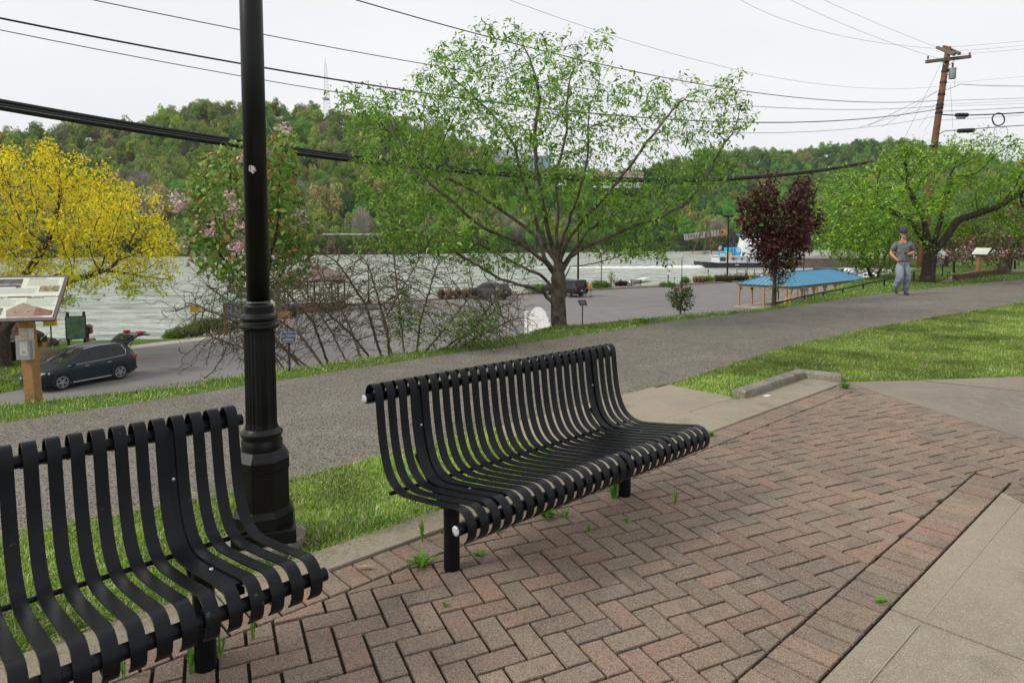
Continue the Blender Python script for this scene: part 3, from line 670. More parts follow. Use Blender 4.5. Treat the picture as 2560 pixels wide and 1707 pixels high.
# bare many-stemmed shrub fanning out over the verge edge
sx0, sy0 = -2.1, 9.55
S = empty('bare_shrub', (0, 0, 0), label='leafless many-stemmed shrub fanning out wide behind the verge, right of the big lamp post', cat='shrub')
chs = []; r_ = random.Random(4)
stem = [((672, 858), (600, 850), (640, 790), 0.2), ((715, 850), (640, 790), (575, 740), -.1), ((745, 845), (690, 770), (560, 680), .2), ((755, 842), (720, 740), (630, 640), -.3), ((800, 840), (760, 760), (690, 650), .2), ((835, 838), (800, 740), (740, 640), .3), ((860, 836), (810, 770), (720, 690), -.3), ((895, 833), (890, 760), (850, 620), 0), ((905, 833), (880, 740), (960, 600), .3), ((955, 828), (965, 740), (1000, 620), .2), ((960, 826), (1010, 770), (1080, 680), -.2), ((1020, 815), (1080, 760), (1165, 655), .1), ((1000, 818), (1060, 770), (1150, 705), .4), ((640, 862), (560, 800), (480, 770), .3), ((1040, 812), (1100, 770), (1175, 735), -.1), ((880, 835), (840, 700), (780, 610), -.4), ((930, 830), (920, 730), (905, 600), .5), ((700, 853), (600, 740), (480, 660), .4), ((660, 860), (590, 760), (450, 700), .1)]
ci = 0
tot = []
for (b0, m0, e0, dy) in stem:
    Yb = 9.3+.35*dy
    ch2 = [[-1, tuple(at(b0[0]*D, (b0[1]+25)*D, Yb)), tuple(at(b0[0]*D, b0[1]*D, Yb)), tuple(at(m0[0]*D, m0[1]*D, Yb+dy)), tuple(at(e0[0]*D, e0[1]*D, Yb+dy*2))]]
    e3 = np.array(at(e0[0]*D, e0[1]*D, Yb+dy*2)); m3 = np.array(at(m0[0]*D, m0[1]*D, Yb+dy))
    g_ = np.random.default_rng(ci); tt = g_.uniform(-.1, 1.06, 640)[:, None]
    att = m3+(e3-m3)*tt+g_.normal(0, 1, (640, 3))*np.array([.25, .24, .24])*(.6+.4*tt)
    p_, q_ = grow(att, ch2, .05, 1.2, .058, 70, .05, ci); ci += 1
    rd, _ = radii(q_, .0032, 2.6, .013+.008*g_.uniform()); tot.append((p_, q_, rd))
pp = []; qq = []; rr = []; off = 0
for p_, q_, rd in tot:
    pp.append(p_); qq.append(np.where(q_ >= 0, q_+off, -1)); rr.append(rd); off += len(p_)
pp = np.vstack(pp); qq = np.concatenate(qq); rr = np.concatenate(rr)
tubes(pp, qq, rr, 'stems', M['bark_mossy'], S)
low = pp[(pp[:, 2] < .55) & (pp[:, 0] > -1.75) & (pp[:, 0] < -.2)]; low = low[rng.uniform(0, 1, len(low)) < .22]
clumps(low, .045, [(.16, .30, .04), (.12, .24, .04), (.22, .34, .06)], 'shoots', S, k=5, sp=.05, droop=.2, seed=2)
print('shrub', len(pp))
# purple-leaved plum
pb = gz(1935, 760, 0)
zz = lambda y: at(0, y*D, pb.y).z
xx = lambda x: at(x*D, 590, pb.y).x
prof = [(zz(640), xx(1768), xx(1795)), (zz(600), xx(1735), xx(1830)), (zz(550), xx(1703), xx(1868)), (zz(480), xx(1700), xx(1885)), (zz(430), xx(1708), xx(1870)), (zz(400), xx(1725), xx(1835)), (zz(372), xx(1745), xx(1800))]
g_ = np.random.default_rng(41); lob = []
for k, (px_, y0_, y1_, w_) in enumerate([(1780, 375, 640, .30), (1745, 415, 600, .26), (1818, 402, 600, .28), (1720, 455, 560, .22), (1850, 440, 570, .26), (1875, 480, 540, .14), (1790, 440, 650, .42), (1765, 470, 610, .5), (1820, 460, 610, .48), (1735, 430, 540, .3), (1850, 410, 540, .3), (1712, 430, 520, .13), (1838, 395, 520, .14)]):
    zc_ = (zz(y0_)+zz(y1_))/2; lob.append(ell(int(60+520*w_), (xx(px_), pb.y+g_.uniform(-.35, .35), zc_), (w_*.8, w_*.9, (zz(y0_)-zz(y1_))/2), 41+k, .1))
att = np.vstack(lob)
tree('plum_tree', pb, att, [[-1, (pb.x, pb.y, -.05), (pb.x, pb.y, .8), (pb.x+.02, pb.y, 1.15)]], .09, .9, .12, .0045, .045,
     'upright young tree with dark purple-red leaves in front of the blue-roofed shelter', M['bark_dark'], .075, [(.080, .030, .028), (.12, .046, .040), (.055, .022, .023), (.18, .075, .06)], 16, .065, thinr=.010, seed=22, droop=.3, aspect=.6, keepp=1, flare=.2)
# small leafy sucker shrub behind the plum
def bush(name, base, w, h, n, ls, cols, label, group=None, cat='shrub', seed=1, dy=.5, k=5, sp=None, tip=.003, trunk=.015, asp=.5, pw=1, pear=False):
    bx, by, bz = base
    g = np.random.default_rng(seed); c = np.array([bx, by, bz+h*.55])
    A_ = ell(n, c, (w/2, w/2*dy*2, h*.46), seed, .1)
    T = empty(name, (0, 0, 0), label=label, cat=cat, group=group)
    st = [[-1, (bx, by, bz-.05), (bx, by, bz+h*.12)]]
    s_ = max(h/16, .03)
    p_, q_ = grow(A_, st, s_, h, s_*1.6, 40, .05, seed); rd, _ = radii(q_, tip, 2.2, trunk); tubes(p_, q_, rd, 'stems', M['bark_dark'], T)
    t_ = p_[(rd < tip*2.6) & (p_[:, 2] > bz+h*.12)]
    clumps(t_, ls, cols, 'foliage', T, k=k, sp=sp or s_*.8, droop=.1, seed=seed, aspect=asp)
    return T
bush('shrub', (at(1946, 742, 16.6).x, 16.6, at(1946, 745, 16.6).z), .75, 1.35, 260, .085, [(.12, .24, .03), (.17, .30, .05), (.28, .2, .06)], 'leafy green shrub tangled behind the purple tree trunk', seed=31, k=4)
b2 = gz(1708, 784, 0)
bush('sapling', (b2.x, b2.y+.2, -.05), .55, .68, 260, .060, [(.10, .20, .02), (.15, .27, .03), (.065, .13, .02), (.25, .14, .05)], 'small fresh green shrub standing alone on the verge edge left of the blue-roofed shelter', seed=33, k=5)
# right-hand round-crowned tree
rb = gz(2318, 705, 0)
zz = lambda y: at(0, y*D, rb.y).z
xx = lambda x: at(x*D, 590, rb.y).x
prof = [(zz(612), xx(1930), xx(2050)), (zz(585), xx(1880), xx(2110)), (zz(565), xx(1865), xx(2300)), (zz(540), xx(1860), xx(2400)), (zz(470), xx(1865), xx(2470)), (zz(400), xx(1890), xx(2460)), (zz(350), xx(1965), xx(2400)), (zz(322), xx(2070), xx(2350)), (zz(303), xx(2150), xx(2300))]
att = lobes([(1975, 425, 105, 50), (2090, 380, 115, 50), (2225, 345, 125, 42), (2330, 385, 110, 60), (1925, 490, 75, 50), (2045, 470, 130, 50), (2200, 440, 150, 60), (2350, 470, 110, 60), (1955, 560, 85, 32), (2060, 545, 80, 26), (2250, 530, 110, 26), (2380, 530, 80, 36), (2450, 430, 90, 80), (1905, 540, 40, 30)], rb.y, .95, 51, 75, 1.6, 40, 3.6)
u0 = (rb.x, rb.y, -.1); u1 = (rb.x+.1, rb.y, 1.2)
tree('shade_tree', rb, att, [[-1, u0, (rb.x+.02, rb.y, .6), u1, (rb.x+.15, rb.y, 1.6)], [5, (rb.x+.9, rb.y-.1, 2.1), (rb.x+2.0, rb.y-.3, 2.5), (rb.x+3.0, rb.y-.3, 3.1)], [6, (rb.x-.6, rb.y, 2.1), (rb.x-1.8, rb.y-.1, 2.6), (rb.x-3.0, rb.y, 2.6)], [6, (rb.x-.2, rb.y+.2, 2.4), (rb.x-.8, rb.y+.4, 3.6)], [5, (rb.x+.6, rb.y+.2, 2.6), (rb.x+1, rb.y+.5, 3.8)]], .17, 1.8, .29, .0065, .21,
     'dense round-crowned bright green tree with a thick dark trunk behind the jogging man', M['bark_dark'], .105, [(.19, .38, .03), (.27, .47, .045), (.13, .29, .03), (.40, .56, .06)], 14, .15, thinr=.018, seed=52, droop=.12, aspect=.5, flare=.5)
# low small tree on the slope between the shelter and the jogger
lb = at(2188, 709, 25.5); lz = lb.z-.05
zz = lambda y: at(0, y*D, lb.y).z
xx = lambda x: at(x*D, 590, lb.y).x
att = profile_pts(700, [(zz(620), xx(1960), xx(2080)), (zz(585), xx(1890), xx(2090)), (zz(540), xx(1880), xx(2080)), (zz(500), xx(1920), xx(2050))], 0, lb.y, 1.4, 61, .25)
tree('slope_tree', lb, att, [[-1, (lb.x, lb.y, lz-1.6), (lb.x, lb.y, lz+.3)], [8, (lb.x-.4, lb.y, lz+1.0), (lb.x-.9, lb.y, lz+1.8)], [9, (lb.x+.35, lb.y, lz+1.1), (lb.x+.7, lb.y, lz+1.9)]], .16, 1.9, .28, .0065, .08,
     'low several-stemmed green tree on the slope beside the blue roof, left of the jogging man', M['bark_dark'], .13, [(.16, .30, .03), (.22, .36, .04), (.11, .21, .025)], 10, .14, thinr=.018, seed=62)
# dark pink-flowered trees at the right edge
def pink(bx, by, prof_, rmax, label, seed, n=1300, ch_extra=()):
    att = profile_pts(n, prof_, 0, by, 2.4, seed, .25)
    def ex(T, tips, r):
        c = tips[r.uniform(0, 1, len(tips)) < .10]
        Q = np.repeat(c, 22, 0); Q = Q+r.normal(0, .10, Q.shape)
        leaves(Q, .075, [(.62, .32, .38), (.7, .42, .46), (.45, .18, .24)], 'blossom', T, droop=.1, seed=8, aspect=.9)
    return tree('pink_cherry', None, att, [[-1, (bx, by, -.15), (bx+.1, by, .8), (bx+.35, by, 1.5)]]+list(ch_extra), .17, 1.9, .30, .0065, rmax, label, M['bark'], .13,
         [(.085, .085, .035), (.12, .10, .04), (.10, .15, .03), (.15, .07, .045)], 9, .15, thinr=.018, seed=seed, extra=ex, flare=.6)
pbb = gz(2508, 682, 0)
zz = lambda y: at(0, y*D, pbb.y).z
xx = lambda x: at(x*D, 590, pbb.y).x
pink(pbb.x, pbb.y, [(zz(600), xx(2200), xx(2420)), (zz(570), xx(2190), xx(2500)), (zz(520), xx(2220), xx(2560)), (zz(470), xx(2280), xx(2580)), (zz(440), xx(2340), xx(2520))], .24, 'pink-blossomed cherry with thick leaning trunk at the right edge, beside the slanted board', 71)
pk = gz(2400, 671, 0)
zz = lambda y: at(0, y*D, pk.y).z
xx = lambda x: at(x*D, 590, pk.y).x
pink(pk.x+.6, pk.y+2, [(zz(600), xx(2140), xx(2250)), (zz(560), xx(2120), xx(2290)), (zz(510), xx(2130), xx(2290))], .10, 'smaller dull pink cherry under the round green crown, left of the slanted board', 72, 600)
# ---------------------------------------------------------------- far wooded hills
def crown_proto(seed, nq=250, tall=1.0, lumps=11, sparse=0, fine=0):
    g = np.random.default_rng(seed); C = ell(lumps, (0, 0, .56*tall), (.34, .34, .34*tall), seed, .25); Rl = g.uniform(.10, .19, lumps) if fine else g.uniform(.16, .27, lumps)
    idx = g.integers(0, lumps, nq); v = g.normal(0, 1, (nq, 3)); v /= np.linalg.norm(v, axis=1)[:, None]; v[:, 2] = np.where(v[:, 2] < -.3, -v[:, 2], v[:, 2])
    P = C[idx]+v*Rl[idx][:, None]*g.uniform(.75, 1.05, nq)[:, None]
    n = v+g.normal(0, .35, (nq, 3)); n /= np.linalg.norm(n, axis=1)[:, None]
    a = np.cross(n, g.normal(0, 1, (nq, 3))); a /= np.linalg.norm(a, axis=1)[:, None]; b = np.cross(n, a)
    s = (g.uniform(.012, .028, nq) if fine else g.uniform(.030, .060, nq))[:, None]*(1-.3*sparse)
    Vq = np.stack([P-a*s-b*s*.7, P+a*s*1.1-b*s*.3, P+a*s*.4+b*s, P-a*s*.8+b*s*.6], 1)
    sh = g.uniform(.84, 1.16, nq)
    return Vq, np.repeat(sh, 4)
def twig_proto(seed, nq=130):
    g = np.random.default_rng(seed); u_ = g.uniform(-1, 1, nq); w_ = g.uniform(-1, 1, nq)
    top = np.stack([u_*.42, w_*.42, .45+.55*g.uniform(0, 1, nq)*(1-.5*u_*u_)], 1)
    bot = np.stack([u_*.12, w_*.12, top[:, 2]-.35], 1); s = .006
    Vq = np.stack([bot-[s, 0, 0], bot+[s, 0, 0], top+[s, 0, 0], top-[s, 0, 0]], 1); return Vq, np.repeat(g.uniform(.7, 1.4, nq), 4)
PROTO = [crown_proto(100+k) for k in range(6)]
TW = [twig_proto(300+k) for k in range(2)]
FCOL = {'mid': (.190, .290, .062), 'yel': (.300, .380, .080), 'fresh': (.140, .340, .050), 'dark': (.080, .165, .045), 'tan': (.400, .350, .140), 'olive': (.240, .285, .100), 'bare': (.27, .25, .18), 'grey': (.33, .30, .25)}
def patch(x, y, s, ph): return math.sin(x/s+ph)*math.cos(y/s*1.3+ph*2)+.5*math.sin(x/s*2.3+ph*3+y/s*1.7)
def forest(name, n, xr, fr, seed, label_kind='stuff', hs=(10, 15), front=False):
    g = np.random.default_rng(seed); VV = []; CC = []; cnt = 0; P = []
    while len(P) < n:
        xs = g.uniform(xr[0], xr[1], 4000); ys = g.uniform(150, 860, 4000); Q = np.c_[xs, ys]; f = sdist(Q, FARB)
        px = 1280+F*xs/ys
        dr = np.interp(px, [-400, 700, 1300, 1600, 1900, 2600], [150, 170, 120, 100, 210, 230])
        m = (f > fr[0]) & (f < dr+fr[1]) & (px > -500) & (px < 3300); P += list(Q[m])
    P = np.array(P[:n]); z = terrain(P); N_ = len(P)
    pid = np.zeros(N_, np.int32); tint = np.zeros((N_, 4), np.float32); tint[:, 3] = 1; scl = np.zeros((N_, 3), np.float32); rot = np.zeros((N_, 3), np.float32); rot[:, 2] = g.uniform(0, 6.28, N_)
    fdist = sdist(P, FARB)
    for i_, (x, y) in enumerate(P):
        a, b_ = patch(x, y, 26, 1.0), patch(x, y, 17, 4.1); f = fdist[i_]; px = 1280+F*x/y; lft = px < 1250
        if a > .95: kinds = ['tan', 'olive', 'yel', 'bare', 'yel', 'mid']
        elif a < -.7: kinds = ['dark', 'mid', 'fresh', 'dark']
        elif b_ > .6: kinds = ['bare', 'grey', 'olive', 'bare'] if f < 110 else ['bare', 'olive', 'mid', 'mid']
        elif b_ < -.6: kinds = ['fresh', 'yel', 'mid', 'mid']
        else: kinds = ['mid', 'yel', 'mid', 'yel', 'olive'] if lft else ['mid', 'dark', 'mid', 'fresh']
        if not lft and px > 1500 and a < .4: kinds = ['dark', 'mid', 'fresh', 'dark', 'mid']
        k = kinds[g.integers(len(kinds))]; h = g.uniform(*hs)*g.choice([.8, 1, 1, 1.15]); w = h*g.uniform(.5, .85)
        pid[i_] = 10+g.integers(3) if k in ('bare', 'grey') else g.integers(10)
        c = np.array(FCOL[k])*(1+g.normal(0, .08, 3))*g.uniform(.86, 1.16); tint[i_, :3] = c.clip(0, 1); scl[i_] = (w, w, h)
    me = bpy.data.meshes.new(name); me.vertices.add(N_); me.vertices.foreach_set('co', np.c_[P, z-.8].astype(np.float32).ravel()); me.update()
    me.attributes.new('pid', 'INT', 'POINT').data.foreach_set('value', pid)
    me.attributes.new('rot', 'FLOAT_VECTOR', 'POINT').data.foreach_set('vector', rot.ravel()); me.attributes.new('scl', 'FLOAT_VECTOR', 'POINT').data.foreach_set('vector', scl.ravel())
    me.attributes.new('ttint', 'FLOAT_COLOR', 'POINT').data.foreach_set('color', tint.ravel())
    o = bpy.data.objects.new(name, me); COL.objects.link(o)
    t = bpy.data.node_groups.new('forest', 'GeometryNodeTree'); t.interface.new_socket('Geometry', in_out='INPUT', socket_type='NodeSocketGeometry'); t.interface.new_socket('Geometry', in_out='OUTPUT', socket_type='NodeSocketGeometry')
    nn = t.nodes; l = t.links.new; gi = nn.new('NodeGroupInput'); go = nn.new('NodeGroupOutput'); ci = nn.new('GeometryNodeCollectionInfo'); ci.inputs[0].default_value = species(); ci.inputs['Separate Children'].default_value = True; ci.inputs['Reset Children'].default_value = True
    ip = nn.new('GeometryNodeInstanceOnPoints'); ip.inputs['Pick Instance'].default_value = True
    def na(nm_, ty): q = nn.new('GeometryNodeInputNamedAttribute'); q.data_type = ty; q.inputs[0].default_value = nm_; return q.outputs[0]
    l(gi.outputs[0], ip.inputs['Points']); l(ci.outputs[0], ip.inputs['Instance']); l(na('pid', 'INT'), ip.inputs['Instance Index'])
    er = nn.new('FunctionNodeEulerToRotation'); l(na('rot', 'FLOAT_VECTOR'), er.inputs[0]); l(er.outputs[0], ip.inputs['Rotation']); l(na('scl', 'FLOAT_VECTOR'), ip.inputs['Scale'])
    l(ip.outputs[0], go.inputs[0]); md = o.modifiers.new('forest', 'NODES'); md.node_group = t
    return tag(o, kind='stuff')
def species():
    """tree models that the forest places; kept in a collection of their own"""
    col = bpy.data.collections.new('forest_species')
    m = mat('forest_leaf', (.1, .2, .03), .85, spec=.08, attr=True, trans=.25); n = m.node_tree.nodes; l = m.node_tree.links.new
    a = [q for q in n if q.type == 'ATTRIBUTE'][0]; b = n.new('ShaderNodeAttribute'); b.attribute_type = 'INSTANCER'; b.attribute_name = 'ttint'
    mu = n.new('ShaderNodeMix'); mu.data_type = 'RGBA'; mu.blend_type = 'MULTIPLY'; mu.inputs[0].default_value = 1; tg_ = [k.to_socket for k in a.outputs['Color'].links]
    l(a.outputs['Color'], mu.inputs[6]); l(b.outputs['Color'], mu.inputs[7])
    for q in tg_: l(mu.outputs[2], q)
    def add(nm_, V, C):
        i = np.arange(len(V)//4)*4; o = npmesh(nm_, V, np.stack([i, i+1, i+2, i+3], 1), m, col=C); COL.objects.unlink(o); col.objects.link(o)
    for k in range(10):
        Vq, sh = crown_proto(400+k, 1500, 1.0, 22+k, fine=1); add('a_crown_%02d' % k, Vq.reshape(-1, 3), np.repeat(sh[:, None], 3, 1))
    for k in range(3):
        Vq, sh = twig_proto(500+k, 420); V2, s2 = crown_proto(520+k, 260, 1.0, 20, fine=1); add('b_bare_%02d' % k, np.concatenate([Vq, V2]).reshape(-1, 3), np.repeat(np.concatenate([sh, s2])[:, None], 3, 1))
    return col
def far_tree(name, px, Y, h, w, kind, label, group=None, trunkcol=None, seed=0, base_px=None):
    x = (px-1280)/F*Y; z = th(x, Y); g = np.random.default_rng(seed)
    T = empty(name, (x, Y, z), label=label, cat='tree', group=group)
    mb = MB(); mb.tube([(0, 0, -.5), (.1, 0, h*.4), (.2, .1, h*.75)], [h*.022, h*.015, h*.006], 6)
    for k in range(7):
        a = g.uniform(0, 6.28); z0_ = h*g.uniform(.3, .6); mb.tube([(0.1, 0, z0_), (math.cos(a)*w*.25, math.sin(a)*w*.25, z0_+h*.22), (math.cos(a)*w*.38, math.sin(a)*w*.38, z0_+h*.36)], [h*.008, h*.005, h*.002], 4)
    mb.build('trunk', trunkcol or M['bark'], T)
    V4 = []; C4 = []
    if kind in ('grey', 'bare'):
        for q in range(3):
            Vq, sh = twig_proto(seed*7+q, 220); V4.append(Vq.reshape(-1, 3)*[w, w, h]); C4.append(np.array(FCOL[kind])[None]*sh[:, None])
    else:
        Vq, sh = crown_proto(seed*3+1, 2400, 1, 30, fine=1)
        V4.append(Vq.reshape(-1, 3)*[w, w, h]); C4.append(np.array(FCOL[kind])[None]*sh[:, None])
    V = np.vstack(V4); i = np.arange(len(V)//4)*4
    npmesh('crown', V, np.stack([i, i+1, i+2, i+3], 1), M['leaf_far'], T, col=np.vstack(C4).clip(0, 1)); return T
forest('hillside_forest', 8900, (-440, 840), (6, 40), 5)
# far-bank undergrowth right down to the water
def under():
    g = np.random.default_rng(9); VV = []; CC = []
    for a, b_ in zip(FARB[1:4], FARB[2:5]):
        a = np.array(a, float); b_ = np.array(b_, float); L_ = np.linalg.norm(b_-a); d = (b_-a)/L_; nn = np.array([-d[1], d[0]])
        for k in range(int(L_/2.4)):
            p = a+d*(k*2.4+g.normal(0, 1))+nn*g.uniform(-1.0, 9); px = 1280+F*p[0]/p[1]
            if px < -200 or px > 2750: continue
            Vq, sh = PROTO[g.integers(6)]; h = g.uniform(3.0, 6.5); w = h*g.uniform(1.0, 1.7); z = max(th(*p), -6.6)
            col = np.array([FCOL['dark'], FCOL['mid'], (.05, .10, .03), (.075, .10, .04)][g.integers(4)])*.85
            VV.append(Vq.reshape(-1, 3)*[w, w, h*1.1]+[p[0], p[1], z-1.8]); CC.append(col[None]*sh[:, None])
    V = np.vstack(VV); i = np.arange(len(V)//4)*4
    tag(npmesh('bank_undergrowth', V, np.stack([i, i+1, i+2, i+3], 1), M['leaf_far'], col=np.vstack(CC).clip(0, 1)), kind='stuff')
under()
def shoreY(px, off=6.0):
    u_ = (px-1280)/F; lo, hi = 100., 700.
    for _ in range(40):
        m_ = (lo+hi)/2
        if sdist(np.array([[u_*m_, m_]]), FARB)[0] < off: lo = m_
        else: hi = m_
    return lo
whitebark = mat('pale_bark', (.48, .46, .42), .8, noise=(2, (.25, .22, .19), 4, .45, .7))
for (nm, px, off, h, w, kd, lb_, tcx) in [
    ('tan_tree', 818, 40, 24, 20, 'tan', 'broad tawny-orange tree low on the far hillside, just right of the pink-flowering cherry', None),
    ('tan_tree', 415, 45, 22, 15, 'tan', 'tawny half-bare tree on the far bank between the yellow tree and the lamp post', whitebark),
    ('conical_tree', 452, 75, 14, 10, 'fresh', 'small vivid green conical tree on the far slope just left of the lamp post', None),
    ('bare_tree', 372, 30, 22, 14, 'grey', 'leafless pale grey tree on the far bank just right of the yellow crown', whitebark),
    ('bare_tree', 905, 12, 20, 10, 'grey', 'leafless pale-trunked tree on the far waterline, right of the rusty trestle legs', whitebark),
    ('bare_tree', 1790, 10, 17, 12, 'grey', 'leafless pale tree leaning over the rusty conveyor on the far bank', whitebark),
    ('waterside_tree', 215, 8, 16, 13, 'olive', 'olive tree at the far waterline seen through the yellow crown', None),
    ('waterside_tree', 480, 8, 15, 12, 'mid', 'mid-green tree at the far waterline just left of the lamp post', None),
    ('waterside_tree', 720, 10, 15, 12, 'olive', 'olive-green tree at the far waterline just right of the pink-flowering cherry', None),
    ('waterside_tree', 1640, 9, 17, 15, 'dark', 'dark green tree at the far waterline left of the conveyor', None),
    ('waterside_tree', 1855, 14, 22, 16, 'fresh', 'bright green tree on the far bank between the conveyor end and the purple plum', None),
    ('yellow_green_tree', 1905, 150, 20, 18, 'tan', 'yellow-tan crown high on the far right hill behind the purple plum', None),
    ('yellow_green_tree', 2125, 160, 18, 18, 'tan', 'yellow-tan crown on the far right hill left of the utility pole', None),
    ('tan_tree', 960, 85, 17, 15, 'tan', 'tawny crown high on the far hill behind the left end of the big spring-green tree', None)]:
    far_tree(nm, px, shoreY(px, off), h, w, kd, lb_, trunkcol=tcx, seed=int(px))
# ---------------------------------------------------------------- grass
def in_poly(P, poly):
    x, y = P[:, 0], P[:, 1]; c = np.zeros(len(P), bool); n = len(poly)
    for i in range(n):
        x1, y1 = poly[i]; x2, y2 = poly[(i+1) % n]
        m = ((y1 > y) != (y2 > y)); xi = (x2-x1)*(y-y1)/((y2-y1) if y2 != y1 else 1e-9)+x1; c ^= m & (x < xi)
    return c
def visible(P, m_=420):
    px = 1280+F*P[:, 0]/np.maximum(P[:, 1], .1); return (P[:, 1] > .8) & (px > -m_) & (px < 2560+m_)
GC = np.array([(.130, .240, .026), (.19, .300, .038), (.070, .150, .016), (.26, .32, .060), (.42, .40, .20), (.52, .47, .30)])
def vnoise(P, s, seed):
    g = np.random.default_rng(seed); T_ = g.uniform(-1, 1, (64, 64)); x = P[:, 0]/s; y = P[:, 1]/s; i = np.floor(x).astype(int); j = np.floor(y).astype(int); u_ = x-i; v_ = y-j; u_ = u_*u_*(3-2*u_); v_ = v_*v_*(3-2*v_)
    a = T_[i % 64, j % 64]; b = T_[(i+1) % 64, j % 64]; c = T_[i % 64, (j+1) % 64]; d = T_[(i+1) % 64, (j+1) % 64]; return (a*(1-u_)+b*u_)*(1-v_)+(c*(1-u_)+d*u_)*v_
def blades(name, P, hm, w, seed, wts=(.30, .27, .2, .12, .07, .04), lay=.35, mul=1.0):
    g = np.random.default_rng(seed); n = len(P); z = terrain(P)
    az = g.uniform(0, 6.283, n); lean = np.abs(g.normal(0, lay, n)).clip(0, 1.35)
    pn = .9*vnoise(P, .35, 1)+.7*vnoise(P, .11, 2)
    h = hm*g.lognormal(0, .35, n)*(1+.25*pn)
    d = np.c_[np.cos(az), np.sin(az)]; s = np.c_[-np.sin(az+g.normal(0, .8, n)), np.cos(az)]*w/2*g.uniform(.6, 1.4, n)[:, None]
    B = np.c_[P, z-.004]; mid = B.copy(); mid[:, :2] += d*(h*np.sin(lean)*.35)[:, None]; mid[:, 2] += h*np.cos(lean)*.6+.004
    tp_ = B.copy(); tp_[:, :2] += d*(h*np.sin(lean))[:, None]+d*(h*.18)[:, None]; tp_[:, 2] += h*np.cos(lean)*.95+.004
    s3 = np.c_[s, np.zeros(n)]
    V = np.stack([B-s3, B+s3, mid+s3*.7, tp_, mid-s3*.7], 1).reshape(-1, 3); i = np.arange(n)*5
    Fc = np.concatenate([np.stack([i, i+1, i+2, i+4], 1), np.stack([i+4, i+2, i+3, i+3], 1)])
    # quads only; the tip as a degenerate-free triangle mesh
    Fc = np.concatenate([np.stack([i, i+1, i+2], 1), np.stack([i, i+2, i+4], 1), np.stack([i+4, i+2, i+3], 1)])
    w_ = np.array(wts); ci = g.choice(len(GC), n, p=w_/w_.sum()); pat = .8*vnoise(P, 1.6, 3)+.9*vnoise(P, .5, 4)+.5*vnoise(P, .18, 5)
    c = GC[ci]*(1+g.normal(0, .2, (n, 1)))*(1+.18*pn[:, None]+.34*pat[:, None])
    o = npmesh(name, V, Fc, M['grass'], col=np.repeat((c*mul).clip(0, 1), 5, 0)); return tag(o, kind='stuff')
def scatter(n, box, poly, seed, fn=None):
    g = np.random.default_rng(seed); P = np.c_[g.uniform(box[0], box[1], n), g.uniform(box[2], box[3], n)]
    m = in_poly(P, poly) & visible(P)
    if fn is not None: m &= fn(P)
    return P[m]
# strip between the paving and the path, behind the benches
pn_ = [p for p in PNEAR if p[0] < 1.0]
strip = [(x-.02, y+.03) for x, y in PNEAR[1:7]]+[LC(3.40, -4.0), LC(3.40, -3.22), LC(3.25, -2.97), LC(-3, -2.97), (-5, -1.6)]
blades('grass', scatter(330000, (-3.2, .6, 1.2, 5.6), strip, 1), .026, .0036, 1, mul=1.65, lay=.95, wts=(.28, .25, .17, .12, .10, .08))
lawn = [(1.64, 6.88)]+[(x-.02, y+.03) for x, y in PNEAR[8:]]+[(60, 10), (14, 7.2), (5.64, 7.26), (4.27, 7.04), (3.62, 6.99), (3.18, 7.32), (2.10, 6.33)]
def dens(P): 
    g = np.random.default_rng(3); return g.uniform(0, 1, len(P)) < np.clip((9/P[:, 1])**2.0, .05, 1)
blades('grass', scatter(1500000, (1.5, 14, 6.2, 16), lawn, 2, dens), .022, .0050, 2, mul=1.25, lay=.95, wts=(.27, .25, .16, .14, .10, .08))
Pf = scatter(500000, (9, 26, 9, 24), lawn, 12, lambda P: np.random.default_rng(4).uniform(0, 1, len(P)) < .35)
blades('grass', Pf, .026, .011, 12, mul=1.25, lay=.9)
verge = [(x+.02, y-.03) for x, y in PFAR[1:]]+[(70, 84), (34, 48), (17.5, 30.6), (12.9, 25.2), (8.1, 18.5), (6.5, 16.3), (5.2, 14.8), (3.2, 13.7), (1.35, 12.5), (.7, 12.4), (-.1, 11.3), (-1.3, 9.8), (-3.4, 8.0), (-4.3, 7.1), (-5.2, 6.5), (-8.4, 3.1)]
def vd(P): return np.random.default_rng(6).uniform(0, 1, len(P)) < np.clip((7.5/P[:, 1])**1.6, .02, 1)
blades('grass', scatter(900000, (-6, 14, 4.5, 25), verge, 3, vd), .024, .0050, 3, mul=1.45, lay=.8, wts=(.28, .24, .14, .14, .12, .08))
def vd2(P): return np.random.default_rng(8).uniform(0, 1, len(P)) < np.clip((14/P[:, 1])**2, .02, 1)
blades('grass', scatter(420000, (6, 40, 13, 50), verge, 13, vd2), .036, .016, 13, mul=1.4, lay=.8)
# rough longer tuft along the crest and the mound round the tree
def crestd(P):
    d = sdist(P, CREST); return (d > -.22) & (d < .45)
Pc = scatter(260000, (-6, 8, 4.5, 18), [(-7, 4), (9, 15), (9, 19), (-7, 12)], 7, crestd)
blades('verge_weeds', Pc, .034, .0055, 7, wts=(.30, .2, .3, .1, .06, .04), lay=.6)
mound = scatter(60000, (-.4, 2.6, 10.2, 12.6), [(-.3, 10.35), (.8, 11.1), (1.6, 11.2), (2.5, 11.9), (2.5, 12.6), (.5, 12.6), (-.6, 10.8)], 8)
blades('verge_weeds', mound, .035, .007, 9, wts=(.2, .15, .4, .1, .1, .05), lay=.7)
# grass on the lower bank by the tree and boulder
lowg = [(-21.4, 27.9), (-40, 14.8), (-60, 10), (-60, 30), (-33, 42), (-24.0, 37.4), (-22.8, 33)]
blades('grass', scatter(120000, (-40, -21, 20, 42), lowg, 15), .09, .035, 15, lay=.5)
